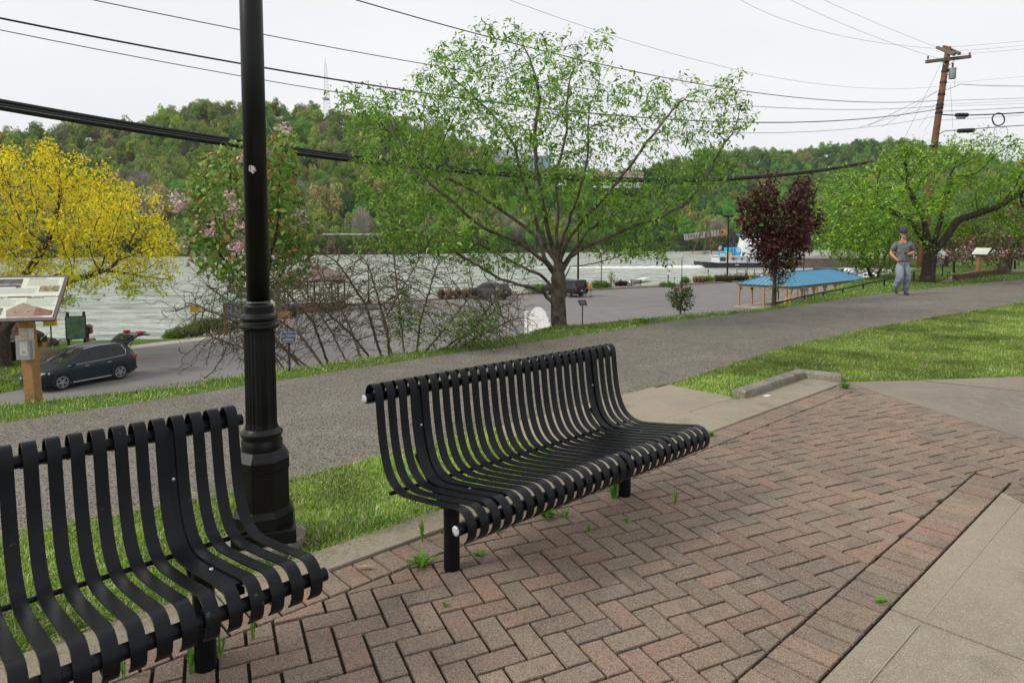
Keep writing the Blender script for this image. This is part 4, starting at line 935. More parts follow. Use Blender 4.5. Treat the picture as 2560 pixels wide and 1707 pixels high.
# ---- weeds in the paving joints
def weed(base, n, h, spread, seed, label, col=(.14, .30, .03), wide=.006, grp=None):
    g = np.random.default_rng(seed); V = []; Fc = []; b0 = Vector(base)
    for k in range(n):
        a = g.uniform(0, 6.28); l_ = h*g.uniform(.5, 1.1); ou = spread*g.uniform(.2, 1); s = Vector((-math.sin(a), math.cos(a), 0))*wide*g.uniform(.6, 1.3)
        d = Vector((math.cos(a), math.sin(a), 0)); o = b0+Vector((g.normal(0, spread*.12), g.normal(0, spread*.12), 0)); i = len(V)
        V += [o-s*.3, o+s*.3, o+d*ou*.45+Vector((0, 0, l_*.65))+s, o+d*ou*.45+Vector((0, 0, l_*.65))-s, o+d*ou+Vector((0, 0, l_*.8+l_*.2*g.uniform()))]
        Fc += [(i, i+1, i+2), (i, i+2, i+3), (i+3, i+2, i+4)]
    c = np.repeat((np.array(col)*(1+g.normal(0, .18, (n, 1)))).clip(0, 1), 5, 0)
    o = npmesh('weed', np.array(V), np.array(Fc), M['grass'], col=c); return tag(o, label, 'weed', grp)
wz = .014
def wp(x, y): v = gz(x*D, y*D, wz); return (v.x, v.y, v.z)
for q, (x, y, n, h, sp, lb_, wd) in enumerate([
    (968, 1300, 46, .05, .11, 'sprawling clump of weeds just left of the front post of the long bench', .006),
    (1258, 1190, 40, .055, .08, 'bushy bright green weed in the paving below the middle of the long bench seat', .007),
    (1352, 1222, 8, .05, .02, 'small single sprig of grass between pavers right of the bushy weed', .005),
    (1410, 1145, 26, .16, .09, 'tall leafy weed against the rear post of the long bench', .006),
    (970, 1245, 10, .13, .03, 'upright grass tuft at the concrete edging left of the long bench post', .004),
    (505, 1510, 16, .15, .05, 'tall grass tuft on the right of the near bench post', .005),
    (440, 1545, 12, .16, .04, 'tall grass tuft on the left of the near bench post', .005),
    (580, 1470, 8, .15, .02, 'thin upright grass blades between pavers right of the near bench post', .004),
    (285, 1560, 8, .10, .02, 'thin grass blades at the bottom edge under the near bench', .004),
    (1100, 1278, 12, .03, .04, 'low weed rosette in the paving just right of the front post of the long bench', .008),
    (1145, 1222, 18, .05, .06, 'straggly pale weed under the front edge of the long bench seat', .004),
    (1300, 1190, 16, .06, .05, 'feathery weed right beside the bushy bright green weed', .004),
    (1440, 1200, 10, .03, .03, 'tiny weed in a paver joint in front of the rear bench post', .006),
    (1550, 1160, 9, .10, .03, 'thin dry grass sprig in the paving right of the rear bench post', .004),
    (1632, 1003, 26, .05, .06, 'bright green weed where the bench seat end meets the concrete strip', .006),
    (1940, 893, 60, .08, .10, 'thick grass tuft at the end of the raised kerb', .006),
    (1690, 918, 22, .03, .07, 'patch of grass by the near end of the raised kerb', .006),
    (2020, 1388, 12, .03, .05, 'small weed on the edge of the lower right slab', .006),
    (1020, 1395, 7, .03, .02, 'tiny green sprout between pavers in front of the long bench', .006),
    (2222, 1088, 8, .02, .02, 'tiny weed at the far tip of the right brick border', .006)]):
    weed(wp(x, y), n, h, sp, 100+q, lb_, wide=wd)
lf = gz(835*D, 1302*D, .034)
lm = MB().add([lf+Vector(v) for v in [(-.05, 0, 0), (-.01, -.018, .012), (.05, .004, .006), (.0, .016, .002)]], [(0, 1, 2), (0, 2, 3)])
tag(lm.build('fallen_leaf', mat('dry_leaf', (.5, .3, .13), .7)), 'dry orange-brown leaf lying on the edging strip left of the long bench', 'leaf')
ps = gz(1918, 989, .03)
pm = MB().box(ps+Vector((0, 0, .001)), (.075, .045, .003), rz=.6)
tag(pm.build('paper_scrap', M['white']), 'small white scrap of paper on the concrete apron below the raised kerb', 'litter')

# loose clippings lying at the edge of the path and on the edging strip
def clip_scatter(n, fn, seed):
    g = np.random.default_rng(seed); P = fn(g, n); az = g.uniform(0, 6.28, n); L_ = g.uniform(.012, .05, n); d = np.c_[np.cos(az), np.sin(az)]*L_[:, None]/2; s_ = np.c_[-np.sin(az), np.cos(az)]*.0012
    z = P[:, 2]+g.uniform(.002, .006, n); V = np.stack([np.c_[P[:, :2]-d-s_, z], np.c_[P[:, :2]-d+s_, z], np.c_[P[:, :2]+d+s_, z+.003], np.c_[P[:, :2]+d-s_, z+.003]], 1).reshape(-1, 3); i = np.arange(n)*4
    c = np.array([(.5, .47, .26), (.38, .42, .14), (.24, .34, .08), (.55, .5, .33)])[g.integers(4, size=n)]*g.uniform(.6, 1.1, (n, 1))
    return tag(npmesh('grass_clippings', V, np.stack([i, i+1, i+2, i+3], 1), M['grass'], col=np.repeat(c, 4, 0)), kind='stuff')
def f1(g, n):
    s = g.uniform(-1.6, 3.2, n); c = -2.965+g.exponential(.05, n).clip(0, .3); z = np.where(c > -2.765, .018, .031); return np.c_[s*SA[0]+c*SN[0], s*SA[1]+c*SN[1], z]
def f2(g, n):
    k = g.integers(2, 10, n); a = np.array(PNEAR)[k]; b = np.array(PNEAR)[k+1]; t = g.uniform(0, 1, n)[:, None]; p = a+(b-a)*t; d = (b-a)/np.linalg.norm(b-a, axis=1)[:, None]; p = p+np.c_[-d[:, 1], d[:, 0]]*np.abs(g.normal(0, .10, n))[:, None]*1.0; return np.c_[p, np.full(n, .009)]
def f3(g, n):
    x = g.uniform(-3.4, 2.4, n); y = g.uniform(1.6, 6.4, n); p = np.c_[x, y, np.full(n, .024)]; return p[in_poly(p[:, :2], strip)]
P_c = f3(np.random.default_rng(4), 16000)
clip_scatter(len(P_c), lambda g, n: P_c, 4); clip_scatter(1500, f1, 5); clip_scatter(2500, f2, 6)
# ================================================================ OBJECTS
# ---------------------------------------------------------------- steel strap benches
PROF = [(-.338, .772), (-.354, .800), (-.352, .832), (-.332, .856), (-.304, .862), (-.282, .846), (-.272, .812), (-.264, .740), (-.250, .640), (-.232, .560), (-.205, .492), (-.168, .444), (-.115, .415), (-.05, .406), (.05, .418), (.18, .438), (.30, .460), (.345, .466), (.382, .456), (.406, .430), (.412, .398), (.402, .366), (.384, .348)]
def spl(pts, k=3):
    P = [Vector((p[0], p[1], 0)) for p in pts]; out = []
    for i in range(len(P)-1):
        a, b, c, d = P[max(i-1, 0)], P[i], P[i+1], P[min(i+2, len(P)-1)]
        for q in range(k):
            t = q/k; v = .5*((2*b)+(c-a)*t+(2*a-5*b+4*c-d)*t*t+(3*b-a-3*c+d)*t**3); out.append((v.x, v.y))
    out.append((P[-1].x, P[-1].y)); return out
def ribbon(mb, prof, s0, s1, th0, off=0.0):
    n = len(prof); b = []; up = []
    for i, p in enumerate(prof):
        a = Vector(prof[max(i-1, 0)]); c = Vector(prof[min(i+1, n-1)]); t = (c-a).normalized(); nn = Vector((-t.y, t.x))
        b.append(Vector(p)+nn*off); up.append(Vector(p)+nn*(off+th0))
    vs = []
    for s in (s0, s1):
        for q in (b, up): vs += [(s, p.x, p.y) for p in q]
    B0, U0, B1, U1 = 0, n, 2*n, 3*n; fs = []
    for i in range(n-1):
        fs += [(U0+i, U0+i+1, U1+i+1, U1+i), (B0+i+1, B0+i, B1+i, B1+i+1), (B0+i, B0+i+1, U0+i+1, U0+i), (U1+i, U1+i+1, B1+i+1, B1+i)]
    fs += [(B0, U0, U1, B1), (U0+n-1, B0+n-1, B1+n-1, U1+n-1)]
    mb.add(vs, fs)
def bench(base, ang, s_first, pitch, posts, label, n=28, w=.0425):
    # local x along the bench (left to right as seen), local y towards the sitter
    a = Vector((math.cos(ang), math.sin(ang), 0)); nrm = Vector((a.y, -a.x, 0))
    T = empty('bench', (base[0], base[1], 0), 0, label, 'bench')
    T.matrix_world = Matrix(((a.x, nrm.x, 0, base[0]), (a.y, nrm.y, 0, base[1]), (0, 0, 1, 0), (0, 0, 0, 1)))
    # mirror-free frame: x=a, y=nrm makes a left-handed pair, so build in (x, -y) and rotate instead
    T.matrix_world = Matrix.Translation((base[0], base[1], 0)) @ Matrix.Rotation(ang, 4, 'Z')
    fl = lambda prof: [(-g, z) for g, z in prof]
    pr = spl(PROF, 3); mb = MB()
    for i in range(n):
        s = s_first+i*pitch; ribbon(mb, fl(pr), s-w/2, s+w/2, -.0065)
    o = mb.build('slats', M['bench'], T, smooth=True, bev=.0012)
    bm = bmesh.new(); bm.from_mesh(o.data); bmesh.ops.recalc_face_normals(bm, faces=bm.faces[:]); bm.to_mesh(o.data); bm.free(); o.data.set_sharp_from_angle(angle=R(40))
    e0, e1_ = s_first-.052, s_first+(n-1)*pitch+.052
    for nm, g, z, r in (('top_rail', -.312, .804, .0225), ('seat_rail', .378, .405, .0225), ('rear_rod', -.150, .392, .0095)):
        q = 0 if nm != 'rear_rod' else .03
        m_ = MB().tube([(e0+q, -g, z), ((e0+e1_)/2, -g, z), (e1_-q, -g, z)], r, 20).build(nm, M['bench'], T, smooth=True); m_.data.set_sharp_from_angle(angle=R(50))
    for e, sg in ((e0, -1), (e1_, 1)):
        for g, z in ((-.312, .804), (.378, .405)):
            MB().tube([(e+sg*.0005, -g, z), (e+sg*.004, -g, z), (e+sg*.007, -g, z)], [.0205, .0205, .015], 16).build('end_cap', M['capw'], T, smooth=True)
    inner = [p for p in PROF[6:18]]
    for s0_ in posts:
        s = s0_; sb = s_first+(math.floor((s-s_first)/pitch)+.5)*pitch
        mb = MB(); ribbon(mb, fl(spl(inner, 2)), sb-.034, sb+.034, .010, .0015)
        o = mb.build('bracket', M['bench'], T, smooth=True); bm = bmesh.new(); bm.from_mesh(o.data); bmesh.ops.recalc_face_normals(bm, faces=bm.faces[:]); bm.to_mesh(o.data); bm.free(); o.data.set_sharp_from_angle(angle=R(40))
        st = MB(); st.bar((s, -.31, .415), (s, .06, .385), .05, .022); st.bar((s, .04, .30), (s, .255, .50), .05, .02); st.build('seat_arm', M['bench'], T)
        MB().tube([(s, 0, -.02), (s, 0, .2), (s, 0, .405)], .0375, 24).build('leg', M['bench'], T, smooth=True).data.set_sharp_from_angle(angle=R(50))
        for g, z, ds in ((-.2545, .640, 0), (.12, .4265, 0)):
            d = Vector((0, -.95, .3)) if z > .45 else Vector((0, -.1, 1))
            c = Vector((sb, -g, z))+d.normalized()*-.001
            MB().lathe(c, [(.0085, -.002), (.0085, .003), (.006, .006), (.002, .0075)], 12, M=d.to_track_quat('Z', 'Y').to_matrix()).build('bolt', M['steel'], T, smooth=True)
    return T
bench((-.28, 2.99), R(42.5), -.212, .0637, (0, 1.289), 'long black steel strap bench seen whole in the middle of the brick paving')
bench((-1.10, 2.285), R(44.0), .222-27*.0668, .0668, (-1.33, 0), 'black steel strap bench cut off by the lower left corner, before the lamp post')
# ---------------------------------------------------------------- big lamp post
lx, ly = -1.256, 3.27
T = empty('lamp_post', (lx, ly, 0), R(20), 'tall thick black lamp post with fluted shaft, rising behind the near bench', 'lamp post')
m_ = MB().lathe((0, 0, 0), [(.20, -.1), (.20, .045), (.195, .05)], 28).build('footing', M['conc_old'], T, smooth=True); m_.data.set_sharp_from_angle(angle=R(50))
MB().box((0, 0, .085), (.30, .30, .07)).build('base_plate', M['black'], T, bev=.006)
o8 = MB().lathe((0, 0, 0), [(.152, .115), (.152, .18), (.134, .21), (.132, .40), (.137, .405), (.137, .455), (.108, .50)], 8, M=Matrix.Rotation(R(22.5), 3, 'Z')).build('base_box', M['black'], T, bev=.003)
MB().box((.0, -.124, .30), (.075, .006, .16)).build('access_door', M['black'], T, bev=.002)
o = MB().lathe((0, 0, 0), [(.097, .498), (.099, .54), (.094, .548), (.094, .560), (.101, .572), (.101, .584), (.090, .592), (.079, .605)], 36).build('lower_collar', M['black'], T, smooth=True); o.data.set_sharp_from_angle(angle=R(40))
MB().lathe((0, 0, 0), [(.079, .60), (.0745, .63), (.0725, 1.07), (.0735, 1.105)], 48, flute=.055).build('fluted_shaft', M['black'], T)
o = MB().lathe((0, 0, 0), [(.074, 1.12), (.084, 1.125), (.094, 1.130), (.0955, 1.137), (.093, 1.147), (.082, 1.155), (.080, 1.163), (.086, 1.170), (.090, 1.180), (.086, 1.192), (.074, 1.200), (.071, 1.203), (.071, 1.238), (.066, 1.245), (.0575, 1.249)], 40).build('upper_collar', M['black'], T, smooth=True); o.data.set_sharp_from_angle(angle=R(30)); o.location.z = -.022
MB().tube([(0, 0, 1.24), (0, 0, 2.5), (0, 0, 4.3)], [.0545, .0535, .048], 40).build('pole', M['black'], T, smooth=True)
MB().lathe((0, 0, 4.3), [(.05, 0), (.09, .03), (.12, .06), (.17, .45), (.19, .47), (.10, .62), (.03, .70), (.01, .78)], 16).build('lantern', M['lens'], T, smooth=True)
# torn sticker remains
stk = MB(); sh = [(-.017, .021), (-.004, .022), (.000, .019), (.009, .020), (.006, .012), (.016, .014), (.012, .004), (.019, -.002), (.010, -.008), (.007, -.016), (.002, -.019), (-.003, -.012), (-.012, -.008), (-.017, -.002)]
cx_ = (640-1280)/F; dirc = Vector((-lx, -ly, 0)).normalized(); sidev = Vector((-dirc.y, dirc.x, 0))
zc = at(640, 428, ly).z
def onpole(u_, v_, r=.0548): 
    a = math.atan2(dirc.y, dirc.x)-(-u_)/r*-1
    return Vector((math.cos(a)*r, math.sin(a)*r, zc+v_))
T2 = Matrix.Rotation(-R(20), 3, 'Z')
vs = [T2 @ onpole(-(p[0]-.013), p[1]) for p in sh]; vs2 = [T2 @ onpole(-(p[0]-.013)*1.0, p[1], .0542) for p in sh]
stk.add(vs+[T2 @ onpole(.012, 0)], [(i, (i+1) % len(sh), len(sh)) for i in range(len(sh))]); stk.build('sticker', mat('old_sticker', (.5, .5, .48), .7, noise=(90, (.12, .12, .12), 4, .5, .62)), T)
# ---------------------------------------------------------------- signs on posts near the path
def text(body, size, name, m, parent, Mx, align='CENTER', ext=.0004):
    cu = bpy.data.curves.new(name, 'FONT'); cu.body = body; cu.size = size; cu.align_x = align; cu.align_y = 'CENTER'; cu.extrude = ext; cu.space_line = 1.1
    tmp = bpy.data.objects.new('t', cu); COL.objects.link(tmp); dg = bpy.context.evaluated_depsgraph_get(); me = bpy.data.meshes.new_from_object(tmp.evaluated_get(dg))
    bpy.data.objects.remove(tmp); me.transform(Mx); me.materials.clear(); return link(name, me, m, parent)
def lines(mb, x0, x1, z, n, dz, h, y=0, ragged=.12, seed=0, mi=0, words=True, t=.0006):
    r = random.Random(seed)
    for k in range(n):
        x = x0; e = x1-(x1-x0)*ragged*r.random()
        while x < e:
            wl = min(h*r.uniform(1.2, 4.5), e-x); mb.box((x+wl/2, y, z-k*dz), (wl, t, h*.62), mi=mi); x += wl+h*.5
def tilted(loc, rz, tilt):   # local: x right, z up the face, y = -normal
    return Matrix.Translation(loc) @ Matrix.Rotation(rz, 4, 'Z') @ Matrix.Rotation(-tilt, 4, 'X')
def plaque(base, topz, rz, label, w=.155, h=.125, written=False):
    T = empty('memorial_plaque', base, 0, label, 'plaque')
    hh = topz-base[2]
    MB().bar((0, 0, -.08), (0, 0, hh-.03), .018, .018).build('post', M['black_matt'], T)
    Mx = tilted((0, -.012, hh), rz, R(42)); p = MB().box((0, 0, 0), (w, .008, h)).box((0, .006, 0), (w*.5, .008, h*.4)).build('plate', mat('plaque_plate', (.018, .026, .034), .35), T, bev=.001); p.matrix_local = Mx
    rim = MB()
    for a, b in (((-w/2, h/2), (w/2, h/2)), ((-w/2, -h/2), (w/2, -h/2)), ((-w/2, -h/2), (-w/2, h/2)), ((w/2, -h/2), (w/2, h/2))): rim.bar((a[0], -.0046, a[1]), (b[0], -.0046, b[1]), .003, .0016, up=(0, 1, 0))
    q = rim.build('rim', mat('plaque_rim', (.42, .47, .52), .4), T); q.matrix_local = Mx
    Rx = Matrix.Rotation(R(90), 4, 'X')
    if written:
        for tx, sz, z in (('In Memory of', .014, .040), ('WALT LANDMAN', .018, .016), ('Dedicated by', .012, -.017)):
            o = text(tx, sz, 'lettering', M['capw'], T, Matrix.Translation((0, -.0048, z)) @ Rx); o.matrix_local = Mx
        l_ = MB(); lines(l_, -.06, .062, -.036, 1, .01, .009, -.0046, .02, 3); o = l_.build('lettering', M['capw'], T); o.matrix_local = Mx
    else:
        l_ = MB(); lines(l_, -.035, .035, .035, 1, .01, .008, -.0046, 0, 3); lines(l_, -.05, .05, .012, 2, .016, .010, -.0046, .1, 5); lines(l_, -.04, .04, -.034, 1, .01, .007, -.0046, 0, 8)
        o = l_.build('lettering', M['capw'], T); o.matrix_local = Mx
b_ = gz(724, 927, 0); plaque((b_.x, b_.y, 0), at(714, 843, b_.y).z, R(14), 'small dark memorial plaque with white lettering just right of the big lamp post', w=.165, h=.14, written=True)
b_ = gz(1456, 813, 0); plaque((b_.x, b_.y, 0), at(1449, 757, b_.y).z, R(20), 'small black memorial plaque on a thin post just right of the big tree trunk', w=.155, h=.12)
b_ = gz(2010, 752, 0); b_ = Vector((b_.x, 15.9, -.05)); plaque(b_, at(2008, 723, b_.y).z, R(24), 'small grey-black plaque on a black post at the handrail, in front of the blue-roofed shelter', w=.16, h=.12)
b_ = gz(2369, 702, 0); plaque((b_.x, b_.y, 0), at(2367, 681, b_.y).z, R(24), 'small black plaque on a thin post near the curved path under the pink tree', w=.20, h=.12)
# history board, left
ib = gz(86, 988, 0); iy = ib.y; T = empty('information_board', (ib.x, iy, 0), 0, 'history board with old photographs on a square wooden post at the left edge', 'information board')
ptop = at(75, 799, iy).z; sc_ = iy/F
po = MB().bar((0, 0, -.15), (-.045, 0, ptop+.02), .108, .10).build('post', M['wood'], T, bev=.004)
PW, PH = .66, .56; Mx = tilted((-.06, -.06, ptop+.19), R(14), R(45))
ctr = at(68, 745, iy)
Mx = tilted((ctr.x-ib.x, -.05, ctr.z), R(15), R(44))
cream = mat('cream_panel', (.66, .68, .55), .45, noise=(4, (.60, .63, .50), 3, .4, .7)); frm = mat('board_frame', (.11, .075, .075), .5, noise=(30, (.15, .11, .11), 3, .4, .7))
o = MB().box((0, 0, 0), (PW, .022, PH)).build('board', frm, T, bev=.003); o.matrix_local = Mx
pb = MB().box((-.0, -.0125, .135), (PW-.06, .003, .235)).box((0, -.0125, -.125), (PW-.06, .003, .245)); o = pb.build('printed_panel', cream, T); o.matrix_local = Mx
ph = MB()
y_ = -.0146
for (x, z, w, h, mi) in [(-.19, .180, .28, .115, 0), (-.19, .165, .28, .018, 1), (-.14, .158, .14, .006, 2), (.20, .105, .17, .075, 3), (-.225, -.165, .19, .085, 4), (-.25, -.163, .07, .05, 5), (-.18, .128, .18, .012, 6), (.18, .012, .22, .017, 6), (-.22, .010, .18, .017, 6)]:
    ph.box((x, y_-.0006*(mi in (1, 2, 5, 6)), z), (w, .0012, h), mi=mi)
# old barn photograph: gable outline
ph.add([(-.08, y_-.0008, -.235), (.29, y_-.0008, -.225), (.29, y_-.0008, -.165), (.20, y_-.0008, -.150), (.02, y_-.0008, -.062), (-.10, y_-.0008, -.15)], [(0, 1, 2, 3, 4, 5)], mi=7)
ph.add([(.14, y_-.0014, -.225), (.29, y_-.0014, -.222), (.29, y_-.0014, -.172), (.14, y_-.0014, -.118)], [(0, 1, 2, 3)], mi=8)
ph.box((-.02, y_-.0016, -.18), (.02, .001, .012), mi=8).box((.09, y_-.0016, -.175), (.025, .001, .014), mi=8).box((.07, y_-.0012, -.238), (.3, .001, .012), mi=9)
pm_ = lambda n, c, c2: mat(n, c, .5, noise=(35, c2, 4, .42, .6))
o = ph.build('photographs', [pm_('photo_dark', (.045, .05, .05), (.09, .10, .09)), pm_('photo_red', (.42, .12, .10), (.35, .38, .45)), pm_('photo_blue', (.25, .4, .6), (.5, .3, .25)), pm_('photo_sepia', (.32, .27, .14), (.15, .13, .08)), pm_('photo_grey', (.12, .10, .10), (.3, .28, .25)), pm_('photo_pale', (.45, .42, .38), (.3, .28, .26)), pm_('label_white', (.7, .72, .74), (.6, .62, .66)), pm_('photo_barn', (.33, .24, .18), (.27, .19, .15)), pm_('photo_barn_dark', (.17, .07, .05), (.24, .12, .08)), pm_('photo_grass', (.4, .3, .24), (.5, .45, .38))], T); o.matrix_local = Mx
for k_, (a_, b_, z_, n_, rg) in enumerate([(.0, .27, .222, 7, .08), (-.31, .10, .112, 6, .05), (-.31, .0, -.02, 8, .3), (.04, .30, -.02, 9, .15)]):
    tx = MB(); lines(tx, a_, b_, z_, n_, .0115, .007, y_, rg, k_); o = tx.build('body_text', M['dark_green_text'], T); o.matrix_local = Mx
for k_, (a_, b_, z_, h_, yo_) in enumerate([(.0, .15, .238, .011, 0), (-.31, -.18, .124, .010, 0), (-.31, -.16, -.006, .011, 0), (.04, .18, -.006, .011, 0), (-.28, -.14, .010, .008, .002), (.09, .28, .012, .008, .002)]):
    hd = MB(); lines(hd, a_, b_, z_, 1, .01, h_, y_-yo_, 0, k_+5); o = hd.build('heading', M['ink'], T); o.matrix_local = Mx
# clear leaflet box on the post
bz1, bz0 = at(85, 835, iy).z, at(85, 894, iy).z; bc = (bz1+bz0)/2; bxo = -.005
acr = bpy.data.materials.new('clear_acrylic'); acr.use_nodes = True; b = acr.node_tree.nodes['Principled BSDF']; b.inputs['Base Color'].default_value = (.9, .92, .9, 1); b.inputs['Roughness'].default_value = .12; b.inputs['Alpha'].default_value = .28
MB().box((bxo, -.085, bc), (.135, .065, bz1-bz0)).box((bxo, -.056, bz1+.03), (.135, .006, .07)).build('leaflet_box', acr, T, bev=.002)
MB().box((bxo, -.084, bc-.02), (.115, .04, bz1-bz0-.05), mi=0).box((bxo, -.1055, bc-.01), (.075, .002, .13), mi=1).box((bxo, -.107, bc-.045), (.03, .002, .025), mi=2).build('leaflets', [mat('leaflet_dark', (.06, .055, .05), .6), mat('leaflet_pale', (.42, .42, .37), .6, noise=(60, (.3, .3, .26), 3, .45, .6)), M['ink']], T)
# slanted board on an orange post at the right edge
b_ = gz(2444, 688, 0); T = empty('slanted_board', b_, 0, 'pale slanted reading board on an orange post at the far right under pink trees', 'information board')
hz_ = at(2444, 636, b_.y).z; MB().bar((0, 0, -.1), (.06, 0, hz_), .13, .13).build('post', M['wood'], T, bev=.005)
o = MB().box((0, 0, 0), (.62, .02, .46)).build('board', M['black_matt'], T); o.matrix_local = tilted((.10, -.02, hz_+.12), R(-62), R(52))
o = MB().box((0, -.012, 0), (.57, .003, .41)).build('printed_panel', cream, T); o.matrix_local = tilted((.10, -.02, hz_+.12), R(-62), R(52))
# ---------------------------------------------------------------- handrail by the path
rl = [(1938, 757, 15.6), (1952, 755, 15.7), (2010, 741, 16.6), (2059, 731, 17.4), (2107, 722.5, 18.2), (2158, 711, 19.3), (2211, 700, 20.6), (2240, 694, 21.4), (2285, 679, 23), (2330, 668, 24.8), (2357, 660, 26)]
T = empty('handrail', gz(2059, 746, 0), 0, 'thin black metal handrail running along the grass from the round green tree to the shelter', 'handrail'); o0 = T.location.copy()
pts = [at(x, y, Yd)-o0 for x, y, Yd in rl]
MB().tube(pts, .022, 8).build('rail', M['black'], T, smooth=True)
for k in (2, 3, 4, 5, 6, 8, 10):
    p = pts[k]; MB().bar((p.x, p.y, p.z), (p.x, p.y, p.z-.62), .035, .03).build('post', M['black'], T)
# another rail post pair right of it
for px, Y_, y0, y1, lb_ in ((2385, 28, 655, 690, 'black post of the lower rail behind the small plaque under the pink tree'), (2538, 31, 642, 671, 'black post on the lawn at the far right behind the pink cherry trunk')):
    a, b = at(px, y0, Y_), at(px, y1, Y_); tag(MB().bar((a.x, a.y, a.z), (b.x, b.y, b.z-.2), .06, .05).box((a.x, a.y, a.z), (.09, .08, .04)).build('rail_post', M['black']), lb_, 'post')
# curved side path and its wooden edging, far right
cp = [gz(2351, 706, 0), gz(2382, 690, 0), gz(2430, 678, 0), gz(2500, 674, 0), gz(2570, 674, 0), gz(2570, 682, 0), gz(2505, 684, 0), gz(2450, 689, 0), gz(2400, 698, 0), gz(2372, 706, 0)]
sheet('side_path', [tuple(p.xy) for p in cp], .014, mat('pinkish_paving', (.30, .23, .19), .9, noise=(2, (.24, .19, .16), 4, .4, .7)))
T = MB(); pp_ = [gz(2386, 700, 0), gz(2430, 693, 0), gz(2450, 690, 0), gz(2510, 683, 0)]
for a, b in zip(pp_[:-1], pp_[1:]): T.bar(a+Vector((0, 0, .09)), b+Vector((0, 0, .09+.002)), .14, .18)
tag(T.build('timber_edging', M['brownwood'], bev=.01), 'low brown timber edging beside the curved side path at the right', 'timber edging')
# ---------------------------------------------------------------- pavilion with blue metal roof
C0 = Vector((21.0, 62.1, 0)); C1 = Vector((24.1, 57.7, 0)); ax = Vector((.745, .667, 0)); Lp = 17.2; ac = (C1-C0).normalized(); Wp = (C1-C0).length
ac = Vector((ax.y, -ax.x, 0)); 
T = empty('picnic_shelter', (C0.x, C0.y, LOTZ), 0, 'long open timber picnic shelter with blue standing-seam hip roof on the parking lot', 'shelter')
T.matrix_world = Matrix.Translation((C0.x, C0.y, LOTZ)) @ Matrix.Rotation(math.atan2(ax.y, ax.x), 4, 'Z')   # local x along, -y towards the camera
blue = mat('blue_metal_roof', (.10, .27, .38), .55, metal=.05, spec=.3, noise=(.4, (.12, .31, .42), 3, .4, .7)); blued = mat('blue_seam', (.04, .22, .40), .4, metal=.2)
EZ = 2.2; RZ = 3.22; W_ = Wp
c4 = [(0, 0, EZ), (Lp, 0, EZ), (Lp, -W_, EZ), (0, -W_, EZ)]; r2 = [(2.9, -W_/2, RZ), (Lp-2.9, -W_/2, RZ)]
MB().add(c4+r2, [(0, 1, 5, 4), (3, 4, 5, 2), (0, 4, 3), (1, 2, 5)][:4]).add([(a, b, c-.05) for a, b, c in c4], [(0, 1, 2, 3)]).build('roof', blue, T)
sm = MB()
def rz_at(x, y):
    e = min(-y, W_+y)/(W_/2); e2 = min(x, Lp-x)/2.9; return EZ+(RZ-EZ)*min(e, e2, 1)
for k in range(int(Lp/.42)):
    x = .25+k*.42
    for sd_ in (0, 1):
        y0 = -W_ if sd_ == 0 else 0; run = W_/2*min(1, min(x, Lp-x)/2.9); y1 = -W_+run if sd_ == 0 else -run
        sm.bar((x, y0, EZ+.02), (x, y1, rz_at(x, y1)+.02), .03, .035)
for k in range(int(W_/.42)+1):
    y = -.15-k*.42
    if y < -W_+.05: break
    run = 2.9*min(-y, W_+y)/(W_/2)
    for x0, x1 in ((0, run), (Lp, Lp-run)): sm.bar((x0, y, EZ+.02), (x1, y, rz_at(x1, y)+.02), .03, .035)
for a, b in ((c4[0], r2[0]), (c4[3], r2[0]), (c4[1], r2[1]), (c4[2], r2[1]), (r2[0], r2[1])): sm.bar(Vector(a)+Vector((0, 0, .03)), Vector(b)+Vector((0, 0, .04)), .10, .05)
sm.build('roof_seams', blued, T)
wd = mat('shelter_timber', (.42, .25, .115), .75, noise=(5, (.30, .17, .075), 4, .4, .7))
bmz = EZ-.17; i_ = .25
for a, b in (((i_, -i_), (Lp-i_, -i_)), ((i_, -W_+i_), (Lp-i_, -W_+i_)), ((i_+.001, -i_-.1), (i_+.001, -W_+i_+.1)), ((Lp-i_, -i_-.1), (Lp-i_, -W_+i_+.1))):
    MB().bar((*a, bmz), (*b, bmz), .12, .20).build('beam', wd, T)
MB().box((Lp/2, -W_/2, EZ-.09), (Lp-.1, W_-.1, .03)).build('ceiling', wd, T)
nb = 8
for k in range(nb):
    x = i_+(Lp-2*i_)*k/(nb-1)
    for y in (-i_, -W_/2, -W_+i_):
        if y == -W_/2 and 0 < k < nb-1: continue
        MB().bar((x, y, 0), (x, y, bmz-.1), .15, .15).build('post', wd, T)
        br = MB()
        if y != -W_/2:
            if k > 0: br.bar((x, y, bmz-.62), (x-.48, y, bmz-.12), .07, .10)
            if k < nb-1: br.bar((x, y, bmz-.62), (x+.48, y, bmz-.12), .07, .10)
        else:
            br.bar((x, y, bmz-.62), (x, y-.48, bmz-.12), .07, .10); br.bar((x, y, bmz-.62), (x, y+.48, bmz-.12), .07, .10)
        br.build('brace', wd, T)
MB().box((Lp/2, -W_/2, .06), (Lp+.2, W_+.2, .12)).build('slab', rampm, T)
a_ = at(1959, 754, 55); b2_ = at(1967, 743, 55)
tag(MB().bar(a_-Vector((0, 0, .6)), b2_, .12, .10).build('yellow_guard', mat('guard_yellow', (.75, .42, .02), .5)), 'short yellow slanted guard sleeve on the guy wire by the shelter', 'cable guard')
